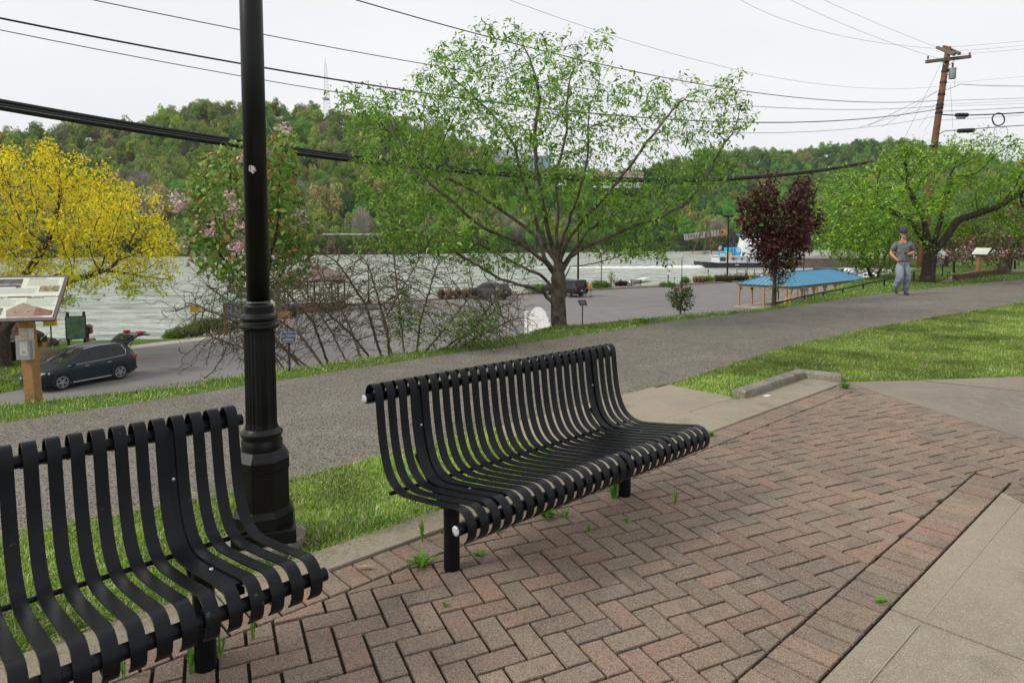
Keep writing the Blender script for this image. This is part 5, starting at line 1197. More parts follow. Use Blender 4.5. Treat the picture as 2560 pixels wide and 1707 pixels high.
# ---------------------------------------------------------------- vehicles
def car(label, loc, heading, Ln, Wd, Ht, paint, kind='suv', cat='car', name='parked_car', hatch=False, wr=.36, wx=(1.36, -1.33), under=.20, lod=0):
    T = empty(name, loc, heading, label, cat); s = Ln/4.5; h = Ht/1.66; w = Wd/2
    if kind == 'suv':
        ST = [(2.25, .36, .60, .66, .66, .5), (2.18, .24, .74, .80, .80, .68), (1.95, .20, .86, .93, .89, .76), (1.55, .20, .93, 1.02, .92, .80), (1.08, .20, .985, 1.08, .925, .80), (.35, .20, 1.01, 1.56, .925, .66), (.05, .20, 1.02, 1.62, .925, .665), (-.55, .20, 1.035, 1.655, .925, .67), (-1.15, .20, 1.06, 1.64, .925, .66), (-1.62, .20, 1.09, 1.60, .92, .64), (-1.88, .22, 1.10, 1.56, .905, .62), (-2.14, .28, 1.05, 1.16, .87, .70), (-2.24, .34, .90, 1.0, .80, .68)]
        gl_top = [(4, 5)]; gl_rear = [(10, 11)]; gl_side = [(5, 6), (6, 7), (7, 8), (8, 9)]; part = [(4, 5)]
    elif kind == 'sedan':
        ST = [(2.35, .34, .52, .58, .62, .5), (2.26, .22, .64, .70, .80, .66), (1.9, .18, .74, .82, .88, .74), (1.1, .18, .84, .93, .90, .76), (.35, .18, .88, 1.38, .90, .60), (-.1, .18, .90, 1.43, .90, .61), (-.6, .18, .92, 1.42, .90, .60), (-1.05, .18, .94, 1.36, .90, .58), (-1.65, .18, .96, 1.04, .89, .70), (-2.15, .2, .95, 1.0, .86, .70), (-2.3, .32, .85, .92, .76, .64)]
        gl_top = [(3, 4)]; gl_rear = [(7, 8)]; gl_side = [(4, 5), (5, 6), (6, 7)]; part = [(3, 4), (7, 8)]
    else:   # pickup with a topper on the bed
        ST = [(2.75, .45, .85, .95, .80, .7), (2.68, .38, 1.05, 1.13, .93, .8), (1.7, .35, 1.15, 1.22, .98, .86), (1.25, .35, 1.17, 1.26, .98, .86), (.65, .35, 1.18, 1.78, .98, .74), (.2, .35, 1.18, 1.86, .98, .76), (-.55, .35, 1.18, 1.86, .98, .76), (-.62, .35, 1.18, 1.82, .98, .80), (-1.5, .35, 1.18, 1.86, .98, .80), (-2.3, .35, 1.18, 1.88, .98, .80), (-2.62, .40, 1.16, 1.84, .97, .78), (-2.80, .55, 1.15, 1.25, .96, .88)]
        gl_top = [(3, 4)]; gl_rear = [(10, 11)]; gl_side = [(4, 5), (5, 6), (7, 8), (8, 9)]; part = []; h = Ht/1.9; s = Ln/5.6
    rings = []
    for (x, zl, zb, zt, ww, wt) in ST:
        ww = ww/.925*w; wt = wt/.925*w; x *= s; zl, zb, zt = [q*h for q in (zl, zb, zt)]; zl = max(zl, .2)
        half = [(0, zl), (ww*.90, zl), (ww*.985, zl+.08), (ww, (zl+zb)/2), (ww*.985, zb-.05), (ww*.955, zb), (wt+(ww*.93-wt)*.03, zt-.07*(zt-zb > .2)-.012), (wt*.86, zt-.008), (wt*.45, zt+.010), (0, zt+.014)]
        rings.append([(x, y, z) for y, z in half]+[(x, -y, z) for y, z in half[-2:0:-1]])
    n = len(rings[0]); V = [p for r_ in rings for p in r_]; body = []; glass = []
    def isglass(i, k):
        kk = min(k, n-1-k)      # strip index on the half ring
        if (i, i+1) in gl_top and kk in (6, 7, 8): return True
        if (i, i+1) in gl_rear and kk in (6, 7, 8): return True
        return False
    hatchf = []
    for i in range(len(rings)-1):
        for k in range(n):
            k2 = (k+1) % n; f = (i*n+k, i*n+k2, (i+1)*n+k2, (i+1)*n+k)
            if isglass(i, k): glass.append(f)
            body.append(f)
    body += [tuple(range(n))[::-1], tuple((len(rings)-1)*n+k for k in range(n))]
    me = bpy.data.meshes.new('body'); me.from_pydata(V, [], body); me.update(); ob = link('body', me, [paint, M['tyre']], T, True)
    bm = bmesh.new(); bm.from_mesh(me); bmesh.ops.remove_doubles(bm, verts=bm.verts[:], dist=1e-5); bmesh.ops.recalc_face_normals(bm, faces=bm.faces[:]); bm.to_mesh(me); bm.free()
    # wheel arches cut out with cylinders
    cut = MB()
    for x in wx: cut.tube([(x*s, -w-.3, wr), (x*s, -w+.34, wr)], wr+.055, 24); cut.tube([(x*s, w-.34, wr), (x*s, w+.3, wr)], wr+.055, 24)
    co = cut.build('cut', M['tyre']); 
    md = ob.modifiers.new('b', 'BOOLEAN'); md.object = co; md.operation = 'DIFFERENCE'; md.solver = 'EXACT'; md.use_self = True
    co.matrix_world = T.matrix_world.copy(); bpy.context.view_layer.update()
    dg = bpy.context.evaluated_depsgraph_get(); nm_ = bpy.data.meshes.new_from_object(ob.evaluated_get(dg)); 
    if len(nm_.polygons) > 20: ob.modifiers.clear(); ob.data = nm_
    else: ob.modifiers.clear()
    bpy.data.objects.remove(co); ob.data.set_sharp_from_angle(angle=R(38))
    if glass:
        for tag_, sel_ in (('windscreen', gl_top), ('rear_window', gl_rear)):
            fs_ = [f for f in glass if (f[0]//n, f[0]//n+1) in sel_]
            if not fs_: continue
            used_ = sorted({q for f in fs_ for q in f}); mp_ = {q: w_ for w_, q in enumerate(used_)}; g2 = MB(); g2.v = [V[q] for q in used_]; g2.f = [tuple(mp_[q] for q in f) for f in fs_]; g2.m = [0]*len(fs_)
            o = g2.build(tag_, M['glass'], T, True); bm = bmesh.new(); bm.from_mesh(o.data); bmesh.ops.recalc_face_normals(bm, faces=bm.faces[:]); sgx = 1 if tag_ == 'windscreen' else -1
            for v in bm.verts: v.co = v.co+Vector((sgx*.012, 0, .012))
            bm.to_mesh(o.data); bm.free()
    # side glass: slightly proud panels with pillars left between
    sg = [(a, b) for a, b in gl_side]
    for side in (0, 1):
        for a, b in sg:
            ra, rb = rings[a], rings[b]; k5, k6 = (5, 6) if side == 0 else (n-5, n-6)
            pa, pb, pc, pd = [Vector(q) for q in (ra[k5], rb[k5], rb[k6], ra[k6])]
            dx = (pb-pa)*.04; ins = lambda p, q, t: p+(q-p)*t
            q4 = [ins(pa, pd, .06)+dx, ins(pb, pc, .06)-dx, ins(pb, pc, .90)-dx, ins(pa, pd, .90)+dx]
            off = Vector((0, .006 if side == 0 else -.006, .004)); MB().add([p+off for p in q4], [(0, 1, 2, 3)]).build('side_window', M['glass'], T)
        if kind != 'pickup':   # front quarter window wedge along the windscreen pillar
            a, b = part[0]; ra, rb = rings[a], rings[b]; k5, k6 = (5, 6) if side == 0 else (n-5, n-6)
            pa, pb, pc = Vector(ra[k5]), Vector(rb[k5]), Vector(rb[k6]); off = Vector((0, .007 if side == 0 else -.007, .004))
            q3 = [pa.lerp(pb, .28)+(pc-pb)*.05, pb.lerp(pa, .05)+(pc-pb)*.05, pc.lerp(pb, .12).lerp(pa, .05)]; MB().add([p+off for p in q3], [(0, 1, 2)]).build('side_window', M['glass'], T)
        if hatch:     # bright strip along the window line
            sy = 1 if side == 0 else -1; pts_ = []
            for a in (4, 5, 6, 7, 8, 9): p = Vector(rings[a][5 if side == 0 else n-5]); pts_.append(p+Vector((0, sy*.012, .012)))
            p = Vector(rings[9][6 if side == 0 else n-6]); pts_.append(p.lerp(pts_[-1], .45)+Vector((-.08, sy*.015, 0))); pts_.append(p+Vector((.05, sy*.02, .02)))
            MB().tube(pts_, .010, 5).build('window_trim', M['chrome'], T, smooth=True)
    for x in wx:
        for sy in (1, -1):
            y = sy*(w-.12); Wt = MB(); Wt.lathe((x*s, y, wr), [(wr*.62, -.10), (wr*.93, -.105), (wr, -.06), (wr, .06), (wr*.93, .105), (wr*.62, .10)], 28, M=Matrix.Rotation(R(-90)*sy, 3, 'X'))
            wo_ = Wt.build('wheel', M['tyre'], T, smooth=True); wo_.data.set_sharp_from_angle(angle=R(40))
            MB().tube([(x*s+math.cos(a)*(wr+.035), sy*(w+.004), wr+math.sin(a)*(wr+.035)) for a in np.linspace(-.35, math.pi+.35, 18)], .034, 6).build('wheel_arch', M['tyre'], T, smooth=True)
            rm_ = MB(); yo = y+sy*.112
            rm_.tube([(x*s, y+sy*.098, wr), (x*s, y+sy*.1035, wr)], wr*.66, 24)
            rm2 = MB()
            for q in range(10):
                a0_ = 2*math.pi*q/10+(.17 if q % 2 else -.17)*1.0; ca, sa = math.cos(a0_), math.sin(a0_); a1 = 2*math.pi*q/10; c1, s1 = math.cos(a1), math.sin(a1)
                rm2.bar((x*s+c1*.04, yo, wr+s1*.04), (x*s+ca*wr*.63, yo-sy*.01, wr+sa*wr*.63), .032, .02, up=(0, 1, 0))
            for q in range(24):
                a0_ = 2*math.pi*q/24; a1 = 2*math.pi*(q+1)/24; rm2.bar((x*s+math.cos(a0_)*wr*.64, yo, wr+math.sin(a0_)*wr*.64), (x*s+math.cos(a1)*wr*.64, yo, wr+math.sin(a1)*wr*.64), .03, .02, up=(0, 1, 0))
            rm2.tube([(x*s, yo-.01, wr), (x*s, yo+sy*.012, wr)], .05, 12)
            rm_.build('wheel_well', M['tyre'], wo_); rm2.build('rim', M['rim'], wo_)
    # lamps, mirrors, plate, trim
    xr = ST[-1][0]*s; xf = ST[0][0]*s
    for sy in (1, -1):
        if kind == 'pickup':
            MB().box((xr+.05, sy*w*.90, .98*h), (.20, .20, .36)).build('tail_light', M['red'], T, bev=.01)
        elif kind == 'suv':
            MB().box((xr+.16, sy*(w*.80), .98*h), (.26, w*.36, .12), rz=sy*R(14)).build('tail_light', M['red'], T, bev=.02)
            MB().box((xf-.27, sy*w*.80, .80*h), (.30, w*.22, .08), rz=-sy*R(32)).build('headlight', M['lens'], T, bev=.02); MB().box((xf-.40, sy*w*.90, .835*h), (.16, w*.09, .045), rz=-sy*R(14)).build('indicator', M['orange'], T, bev=.01)
            MB().box((xf-.08, sy*w*.72, .50*h), (.12, .22, .08), rz=-sy*R(18)).build('fog_light', M['lens'], T, bev=.015)
        else:
            MB().box((xr+.10, sy*w*.78, .82*h), (.18, w*.34, .14)).build('tail_light', M['red'], T, bev=.02)
            MB().box((xf-.14, sy*w*.76, .62*h), (.22, w*.3, .10), rz=-sy*R(20)).build('headlight', M['lens'], T, bev=.02)
        mx_ = (.92 if kind != 'pickup' else 1.05)*s
        MB().box((mx_, sy*(w+.10), 1.07*h), (.12, .20, .13)).bar((mx_, sy*(w-.06), 1.03*h), (mx_, sy*(w+.04), 1.05*h), .05).build('mirror', paint, T, bev=.03)
        for hx in ((.30, -.75) if kind != 'pickup' else (.55,)): MB().box((hx*s-.05, sy*(w*1.0-.004), .90*h if kind != 'pickup' else 1.05*h), (.17, .035, .028)).build('door_handle', M['chrome'] if hatch else paint, T, bev=.006)
        MB().box((.02, sy*(w*.965), .27*h), (2.0*s, .05, .06)).build('sill_trim', M['rim'] if hatch else M['tyre'], T, bev=.01)
        sm_ = MB()
        for hx in ((1.0, -.02, -1.0) if kind != 'pickup' else (1.1, .35, -.58)): sm_.bar((hx*s, sy*(w*.995), .42*h), (hx*s, sy*(w*.99), .96*h), .008, .012)
        sm_.build('door_seam', M['black_matt'], T)
        if kind == 'suv': MB().tube([(.2*s, sy*.60*w/.925, 1.60*h), (-.5*s, sy*.60*w/.925, 1.665*h), (-1.5*s, sy*.585*w/.925, 1.63*h)], .016, 6).build('roof_rail', M['chrome'], T, smooth=True)
    gr = MB()
    for q in range(5): gr.box((xf-.02+.0, 0, (.50+.045*q)*h), (.06, w*.95, .012), mi=0)
    gr.build('grille', M['chrome'], T)
    MB().box((xr-.01, 0, (.78 if kind != 'pickup' else .72)*h), (.03, .31, .15)).build('number_plate', M['capw'], T)
    MB().box((xr+.02, 0, .42*h), (.16, w*1.7, .12)).build('rear_bumper', M['tyre'] if kind != 'pickup' else M['black'], T, bev=.03)
    MB().box((xf-.05, 0, .33*h), (.16, w*1.5, .10)).build('front_bumper', M['tyre'], T, bev=.03)
    if hatch:
        hp = Vector((-1.86*s, 0, 1.60*h)); a_ = R(28)
        d = Vector((-math.cos(a_), 0, math.sin(a_))); up = Vector((math.sin(a_), 0, math.cos(a_))); wt = w*.74
        prof_ = [(0, 0, .66), (.25, .05, .70), (.55, .06, .74), (.80, -.03, .80), (1.08, -.22, .78)]
        V_ = []; 
        for (u_, v_, ww) in prof_:
            for q in (-1, -.5, .5, 1): V_.append(hp+d*u_+up*(v_-.03*abs(q))+Vector((0, q*ww*w/.925, 0)))
        for (u_, v_, ww) in prof_:
            for q in (-1, -.5, .5, 1): V_.append(hp+d*u_+up*(v_-.03*abs(q)-.07)+Vector((0, q*(ww-.02)*w/.925, 0)))
        F_ = []; 
        for i in range(4):
            for q in range(3):
                F_.append((i*4+q, i*4+q+1, i*4+4+q+1, i*4+4+q)); F_.append((20+i*4+q, 20+i*4+4+q, 20+i*4+5+q, 20+i*4+1+q))
            F_.append((i*4, i*4+4, 24+i*4, 20+i*4)); F_.append((i*4+3, 23+i*4, 27+i*4, i*4+7))
        F_ += [(0, 20, 21, 1), (1, 21, 22, 2), (2, 22, 23, 3), (16, 17, 37, 36), (17, 18, 38, 37), (18, 19, 39, 38)]
        tg = MB().add(V_, F_).build('tailgate', paint, T, True); tg.data.set_sharp_from_angle(angle=R(35))
        gp = [V_[4+1]+up*.008, V_[4+2]+up*.008, V_[12+2]+up*.008, V_[12+1]+up*.008]
        gp = [hp+d*.14+up*.045+Vector((0, -.5, 0)), hp+d*.14+up*.045+Vector((0, .5, 0)), hp+d*.52+up*.068+Vector((0, .56, 0)), hp+d*.52+up*.068+Vector((0, -.56, 0))]
        MB().add(gp, [(0, 1, 2, 3)]).build('rear_window', M['glass'], tg)
        for sy in (1, -1): MB().box(hp+d*.86+up*-.02+Vector((0, sy*.55, 0)), (.2, .28, .1)).build('tail_light', M['red'], tg, bev=.02); MB().bar(hp+d*.5+up*-.05+Vector((0, sy*.56, 0)), hp+Vector((-.05, sy*.60, -.45)), .022).build('gas_strut', M['black'], tg)
        MB().bar(hp+d*1.05+up*-.2, hp+d*1.05+up*-.2+Vector((-.22, 0, .02)), .5, .05, up=(0, 0, 1)).build('lower_lip', M['black_matt'], tg, bev=.01)
        MB().box((-1.75*s, 0, .75*h), (.9, w*1.5, .08)).box((-1.4*s, 0, 1.0*h), (.06, w*1.5, .6)).build('cargo_floor', M['black_matt'], T)
    return T
def paint(n, c, r=.30): return mat(n, c, r, spec=.35, coat=.15, noise=(.8, tuple(q*1.25 for q in c), 2, .4, .7))
pblack = paint('black_car_paint', (.012, .012, .014)); pblue = paint('dark_blue_paint', (.006, .014, .021)); pgrey = paint('dark_grey_paint', (.03, .03, .033)); pwhite = paint('white_car_paint', (.72, .73, .74)); 
fl_ = gz(157, 976, LOTZ); rl_ = gz(298, 949, LOTZ); mid = (fl_+rl_)/2; hd_ = (fl_-rl_).normalized(); lf_ = Vector((-hd_.y, hd_.x, 0))
cc = mid-lf_*.82; car('dark blue-grey hatchback car with its tailgate raised, parked by the history board post', (cc.x, cc.y, LOTZ+.02), math.atan2(hd_.y, hd_.x), 4.2, 1.86, 1.68, pblue, hatch=True)
p0 = gz(1423.5, 743, LOTZ); hd_ = Vector((-.60, .80, 0)); rt = Vector((hd_.y, -hd_.x, 0)); cc = p0+rt*.85+hd_*1.75
car('black pickup truck with a camper cover, parked beside the man in yellow', (cc.x, cc.y, LOTZ+.02), math.atan2(hd_.y, hd_.x), 5.6, 1.96, 1.92, pblack, kind='pickup', cat='pickup truck', name='pickup_truck', wr=.40, wx=(1.85, -1.75))
p0 = gz(1232.6, 750, LOTZ); hd_ = Vector((-.76, .65, 0)); rt = Vector((hd_.y, -hd_.x, 0)); cc = p0+rt*.82+hd_*1.33
car('dark grey family car with red tail lights, seen between bare shrub and big trunk', (cc.x, cc.y, LOTZ+.02), math.atan2(hd_.y, hd_.x), 4.85, 1.92, 1.74, pgrey, kind='suv')
p0 = at(2152, 686, 97); car('white saloon car with red tail lights beyond the right end of the blue roof', (p0.x+1, 97, LOTZ+.02), R(140), 4.8, 1.85, 1.5, pwhite, kind='sedan')
p0 = at(2082, 680, 101); car('black pickup truck half hidden behind the ridge of the blue roof', (p0.x, 101, LOTZ+.02), R(-30), 5.6, 1.96, 1.85, pblack, kind='pickup', cat='pickup truck', name='pickup_truck', wr=.40, wx=(1.85, -1.75))
p0 = at(2130, 686, 106); car('grey car just left of the white saloon beyond the blue roof', (p0.x-1.5, 106, LOTZ+.02), R(130), 4.5, 1.85, 1.6, paint('silver_paint', (.3, .31, .33)), kind='suv')
p0 = at(2105, 690, 97); 
# ---------------------------------------------------------------- people
def skin(name, J, E, m, parent, sub=2, root=None):
    """J: {joint: (x,y,z,radius or (rx,ry))}; E: list of joint pairs; one continuous skinned surface"""
    ks = list(J); me = bpy.data.meshes.new(name); me.from_pydata([J[k][:3] for k in ks], [(ks.index(a), ks.index(b)) for a, b in E], []); me.update()
    o = link(name, me, m, parent); md = o.modifiers.new('skin', 'SKIN'); md.use_smooth_shade = True; md.branch_smoothing = .6
    if not me.skin_vertices: 
        bm = bmesh.new(); bm.from_mesh(me); bm.verts.layers.skin.verify(); bm.to_mesh(me); bm.free()
    sv = me.skin_vertices[0].data
    for i, k in enumerate(ks):
        r = J[k][3]; sv[i].radius = r if isinstance(r, tuple) else (r, r); sv[i].use_root = (k == (root or ks[0]))
    s2 = o.modifiers.new('sub', 'SUBSURF'); s2.levels = sub; s2.render_levels = sub
    return o
def head(parent, c, r=.098, m=None, rot=0, cap=None, glasses=False, hair=None, beard=None):
    Mr = Matrix.Translation(c) @ Matrix.Rotation(rot, 4, 'Z')
    bm = bmesh.new(); bmesh.ops.create_uvsphere(bm, u_segments=24, v_segments=18, radius=1)
    for v in bm.verts:
        x, y, z = v.co; jaw = max(0, -z)
        X_ = x*.078*(1-.28*jaw**1.5); Y_ = y*.098*(1-.05*jaw)-.012*jaw; Z_ = z*.118
        if y < 0:      # face side is -y
            Y_ += .006*math.exp(-((z-.12)/.16)**2)*math.exp(-(abs(x)-.38)**2/.03)      # eye sockets
            Y_ -= .028*math.exp(-(x/.16)**2)*math.exp(-((z+.18)/.15)**2)                # nose
            Y_ -= .008*math.exp(-(x/.4)**2)*math.exp(-((z+.50)/.09)**2)                 # lips
            Y_ -= .010*math.exp(-(x/.3)**2)*math.exp(-((z+.85)/.14)**2)                 # chin
            Y_ -= .006*math.exp(-(x/.6)**2)*math.exp(-((z-.30)/.08)**2)                 # brow
        v.co = (X_, Y_, Z_)
    me = bpy.data.meshes.new('head'); bm.to_mesh(me); bm.free(); me.transform(Matrix.Scale(1.08, 4)); me.transform(Matrix.Rotation(rot, 4, 'Z')); me.transform(Matrix.Translation(c)); return me
def addm(parent, nm, mb, m, Mr, smooth=True, sub=0):
    o = mb.build(nm, m, parent, smooth=smooth, sub=sub); o.data.transform(Mr); return o
def join_body(o_body, me_head):
    """evaluate the skinned body and weld the head into the same mesh object"""
    bpy.context.view_layer.update(); dg = bpy.context.evaluated_depsgraph_get(); nm = bpy.data.meshes.new_from_object(o_body.evaluated_get(dg))
    bm = bmesh.new(); bm.from_mesh(nm); bm.from_mesh(me_head)
    for f in bm.faces: f.smooth = True
    bm.to_mesh(nm); bm.free(); o_body.modifiers.clear(); o_body.data = nm
    if not nm.materials: nm.materials.append(M['skin'])
def hand(J, E, pre, wr, d, side, palm_n, hold=False):
    """adds a palm with five short finger chains to the skeleton dict; wr wrist point name, d = direction of the hand"""
    w = Vector(J[wr][:3]); d = Vector(d).normalized(); n = Vector(palm_n).normalized(); s = d.cross(n).normalized()*side
    p = w+d*.055; J[pre+'p'] = (*p, (.026, .017)); E.append((wr, pre+'p'))
    for i, (o, l_) in enumerate(((.030, .85), (.011, 1.0), (-.010, .95), (-.028, .75))):
        a = p+s*o+d*.030; b = a+d*.020*l_+n*.012; c = b+n*.026*l_; e = c-d*.018*l_+n*.004
        for q, pt in enumerate((a, b, c, e)):
            J[f'{pre}f{i}{q}'] = (*pt, .0088-.0008*q); E.append((f'{pre}f{i}{q-1}' if q else pre+'p', f'{pre}f{i}{q}'))
    a = w+d*.03+s*.032; b = a+d*.028+n*.016; c = b+d*.016+n*.014-s*.012
    for q, pt in enumerate((a, b, c)): J[f'{pre}t{q}'] = (*pt, .0105-.001*q); E.append((f'{pre}t{q-1}' if q else wr, f'{pre}t{q}'))
jog = gz(2253, 737, .012); T = empty('person', jog, R(-8), 'man jogging on the path in grey T-shirt, pale sweatpants, cap and sunglasses', 'person'); T.scale = (.97,)*3
# x = to the right as seen, -y = towards the camera
J = {'pel': (0, 0, .93, .10), 'sp': (0, .0, 1.10, (.10, .08)), 'ch': (0, 0, 1.27, (.11, .08)), 'sh': (0, 0, 1.41, (.08, .06)), 'nk': (-.005, -.015, 1.50, .070), 'nk2': (-.015, -.035, 1.57, .066),
     'lsh': (.175, .0, 1.385, .050), 'lel': (.265, .06, 1.15, .056), 'lfo': (.18, -.11, 1.13, .052), 'lwr': (.055, -.23, 1.115, .030),
     'rsh': (-.175, .0, 1.385, .050), 'rel': (-.262, .09, 1.13, .054), 'rfo': (-.268, -.04, 1.06, .048), 'rwr': (-.245, -.18, 1.0, .030),
     'lhip': (.09, 0, .88, .085), 'lkn': (.115, -.06, .50, .058), 'lan': (.11, .045, .10, .034),
     'rhip': (-.09, 0, .88, .085), 'rkn': (-.12, -.20, .53, .058), 'ran': (-.125, .04, .17, .034)}
E = [('pel', 'sp'), ('sp', 'ch'), ('ch', 'sh'), ('sh', 'nk'), ('nk', 'nk2'), ('sh', 'lsh'), ('lsh', 'lel'), ('lel', 'lfo'), ('lfo', 'lwr'), ('sh', 'rsh'), ('rsh', 'rel'), ('rel', 'rfo'), ('rfo', 'rwr'),
     ('pel', 'lhip'), ('lhip', 'lkn'), ('lkn', 'lan'), ('pel', 'rhip'), ('rhip', 'rkn'), ('rkn', 'ran')]
hand(J, E, 'L', 'lwr', (-.85, -.45, .12), 1, (.1, .15, -1)); hand(J, E, 'R', 'rwr', (.35, -.75, -.55), -1, (.8, .2, -.3))
body = skin('body', J, E, M['skin'], T, 2, 'pel')
hc = Vector((-.022, -.050, 1.665)); hr = R(-16)
join_body(body, head(T, hc, rot=hr))
Mh = Matrix.Translation(hc) @ Matrix.Rotation(hr, 4, 'Z') @ Matrix.Scale(1.08, 4)
navy = mat('navy_cap', (.022, .028, .085), .8, noise=(30, (.03, .04, .13), 3, .4, .7))
cp_ = MB().lathe((0, 0, 0), [(.088, .022), (.092, .045), (.088, .085), (.070, .118), (.035, .135), (.004, .140)], 20, M=Matrix.Scale(1.12, 3, (0, 1, 0)))
addm(T, 'cap', cp_, navy, Mh)
bv = MB(); pts_ = [(math.sin(a)*.078, -.085-math.cos(a)*.065*1.0, .036-.012*math.cos(a)) for a in np.linspace(-1.45, 1.45, 11)]
bv.add(pts_+[(p[0], p[1], p[2]+.006) for p in pts_]+[(0, -.05, .05)], [tuple(range(11))[::-1], tuple(range(11, 22))]+[(i, i+1, 12+i, 11+i) for i in range(10)]); addm(T, 'cap_peak', bv, mat('cap_peak', (.012, .016, .03), .7), Mh)
gs = MB(); gs.box((-.034, -.100, .012), (.056, .016, .036)).box((.034, -.100, .012), (.056, .016, .036)).box((0, -.105, .020), (.03, .01, .010)).bar((-.06, -.094, .018), (-.082, .0, .016), .010, .010).bar((.06, -.094, .018), (.082, .0, .016), .010, .010)
addm(T, 'sunglasses', gs, M['glass'], Mh, False)
er = MB(); er.lathe((-.080, .008, -.008), [(.010, 0), (.018, .006), (.016, .014)], 10, M=Matrix.Diagonal((.5, .8, 1.7)).to_3x3() @ Matrix.Rotation(R(-90), 3, 'Y')).lathe((.080, .008, -.008), [(.010, 0), (.018, .006), (.016, .014)], 10, M=Matrix.Diagonal((.5, .8, 1.7)).to_3x3() @ Matrix.Rotation(R(90), 3, 'Y')); addm(T, 'ears', er, M['skin'], Mh)
bd = MB(); bd.lathe((0, -.070, -.088), [(.012, -.022), (.032, -.014), (.038, .004), (.030, .016)], 14, M=Matrix.Diagonal((1.05, .8, 1)).to_3x3()); addm(T, 'beard', bd, mat('grey_beard', (.42, .32, .27), .9, noise=(60, (.3, .2, .16), 3, .4, .7)), Mh)
tee = mat('grey_tshirt', (.135, .155, .160), .9, noise=((7, (.095, .11, .115), 4, .45, .7), (60, (.16, .18, .185), 2, .4, .7)), bump=((5, 1.0, .09), (14, .8, .02)))
Js = {'hem': (0, .0, .83, (.190, .140)), 'h1': (0, 0, .98, (.182, .135)), 'wa': (0, 0, 1.08, (.178, .130)), 'ch': (0, -.012, 1.26, (.205, .140)), 'sh': (0, .0, 1.395, (.155, .100)), 'cl': (-.003, .0, 1.475, (.090, .070)),
      'l1': (.175, .0, 1.390, .092), 'l2': (.232, .02, 1.28, .084), 'l3': (.245, .035, 1.205, .079), 'r1': (-.175, 0, 1.390, .092), 'r2': (-.228, .03, 1.275, .084), 'r3': (-.240, .045, 1.205, .078)}
skin('t_shirt', Js, [('hem', 'h1'), ('h1', 'wa'), ('wa', 'ch'), ('ch', 'sh'), ('sh', 'cl'), ('sh', 'l1'), ('l1', 'l2'), ('l2', 'l3'), ('sh', 'r1'), ('r1', 'r2'), ('r2', 'r3')], tee, T, 2, 'hem')
vn = MB().add([(-.052, -.078, 1.475), (.048, -.078, 1.475), (.028, -.110, 1.425), (-.002, -.125, 1.375), (-.032, -.110, 1.425)], [(0, 4, 3, 2, 1)]); vn.build('neckline_skin', M['skin'], T)
swt = mat('pale_sweatpants', (.25, .29, .34), .95, noise=((6, (.16, .19, .23), 4, .45, .7),), bump=((5, 1.0, .10), (12, .8, .03)))
Jp = {'w': (0, 0, 1.0, (.150, .118)), 'p': (0, 0, .88, (.155, .120)), 'lh': (.085, 0, .80, 0.119), 'lt': (.10, -.03, .66, 0.111), 'lk': (.12, -.06, .50, 0.099), 'lc': (.118, -.01, .32, 0.095), 'la': (.112, .045, .14, 0.084), 'lb': (.112, .045, .085, 0.075),
      'rh': (-.085, -.02, .80, 0.122), 'rt': (-.105, -.11, .68, 0.115), 'rk': (-.125, -.20, .53, 0.104), 'rc': (-.125, -.10, .37, 0.097), 'ra': (-.127, .01, .22, 0.084), 'rb': (-.128, .03, .17, 0.075)}
skin('sweatpants', Jp, [('w', 'p'), ('p', 'lh'), ('lh', 'lt'), ('lt', 'lk'), ('lk', 'lc'), ('lc', 'la'), ('la', 'lb'), ('p', 'rh'), ('rh', 'rt'), ('rt', 'rk'), ('rk', 'rc'), ('rc', 'ra'), ('ra', 'rb')], swt, T, 2, 'w')
shoe = mat('dark_shoe', (.035, .030, .032), .7)
for nm, a, b, c in (('shoe', (.112, .075, .05), (.118, -.03, .042), (.124, -.135, .030)), ('shoe', (-.125, .07, .12), (-.148, -.03, .085), (-.172, -.12, .045))):
    skin(nm, {'a': (*a, (.042, .045)), 'b': (*b, (.046, .042)), 'c': (*c, (.040, .028))}, [('a', 'b'), ('b', 'c')], shoe, T, 2)
tg = tag(MB().box((0, 0, 0), (.075, .016, .055)).build('phone', M['black_matt'], None, bev=.004), 'black phone held in the left hand of the jogging man', 'phone')
tg.location = T.matrix_world @ Vector((0, 0, 0)); bpy.context.view_layer.update(); tg.matrix_world = T.matrix_world @ Matrix.Translation((-.045, -.285, 1.135)) @ Matrix.Rotation(R(-25), 4, 'Y')
# man in yellow bending over a folding stand by the pickup
yp = gz(1475, 742.5, LOTZ+.02); T = empty('person', yp, R(10), 'man in yellow T-shirt and grey shorts bending behind the black pickup', 'person')
Jb = {'pel': (.10, 0, .90, .11), 'sp': (.02, 0, 1.10, .11), 'ch': (-.07, 0, 1.27, .12), 'sh': (-.13, 0, 1.36, .09), 'nk': (-.21, 0, 1.42, .055), 'ls': (-.14, -.17, 1.34, .06), 'le': (-.22, -.2, 1.08, .045), 'lw': (-.42, -.12, .96, .032), 'lh': (-.50, -.1, .94, .03),
      'rs': (-.14, .17, 1.34, .06), 're': (-.22, .2, 1.08, .045), 'rw': (-.42, .12, .96, .032), 'rh': (-.50, .1, .94, .03), 'lhp': (.10, -.1, .85, .09), 'lk': (.06, -.12, .48, .055), 'la': (.12, -.13, .09, .038), 'lt': (-.02, -.14, .04, .035), 'rhp': (.10, .1, .85, .09), 'rk': (.10, .14, .48, .055), 'ra': (.20, .16, .09, .038), 'rt': (.07, .17, .04, .035)}
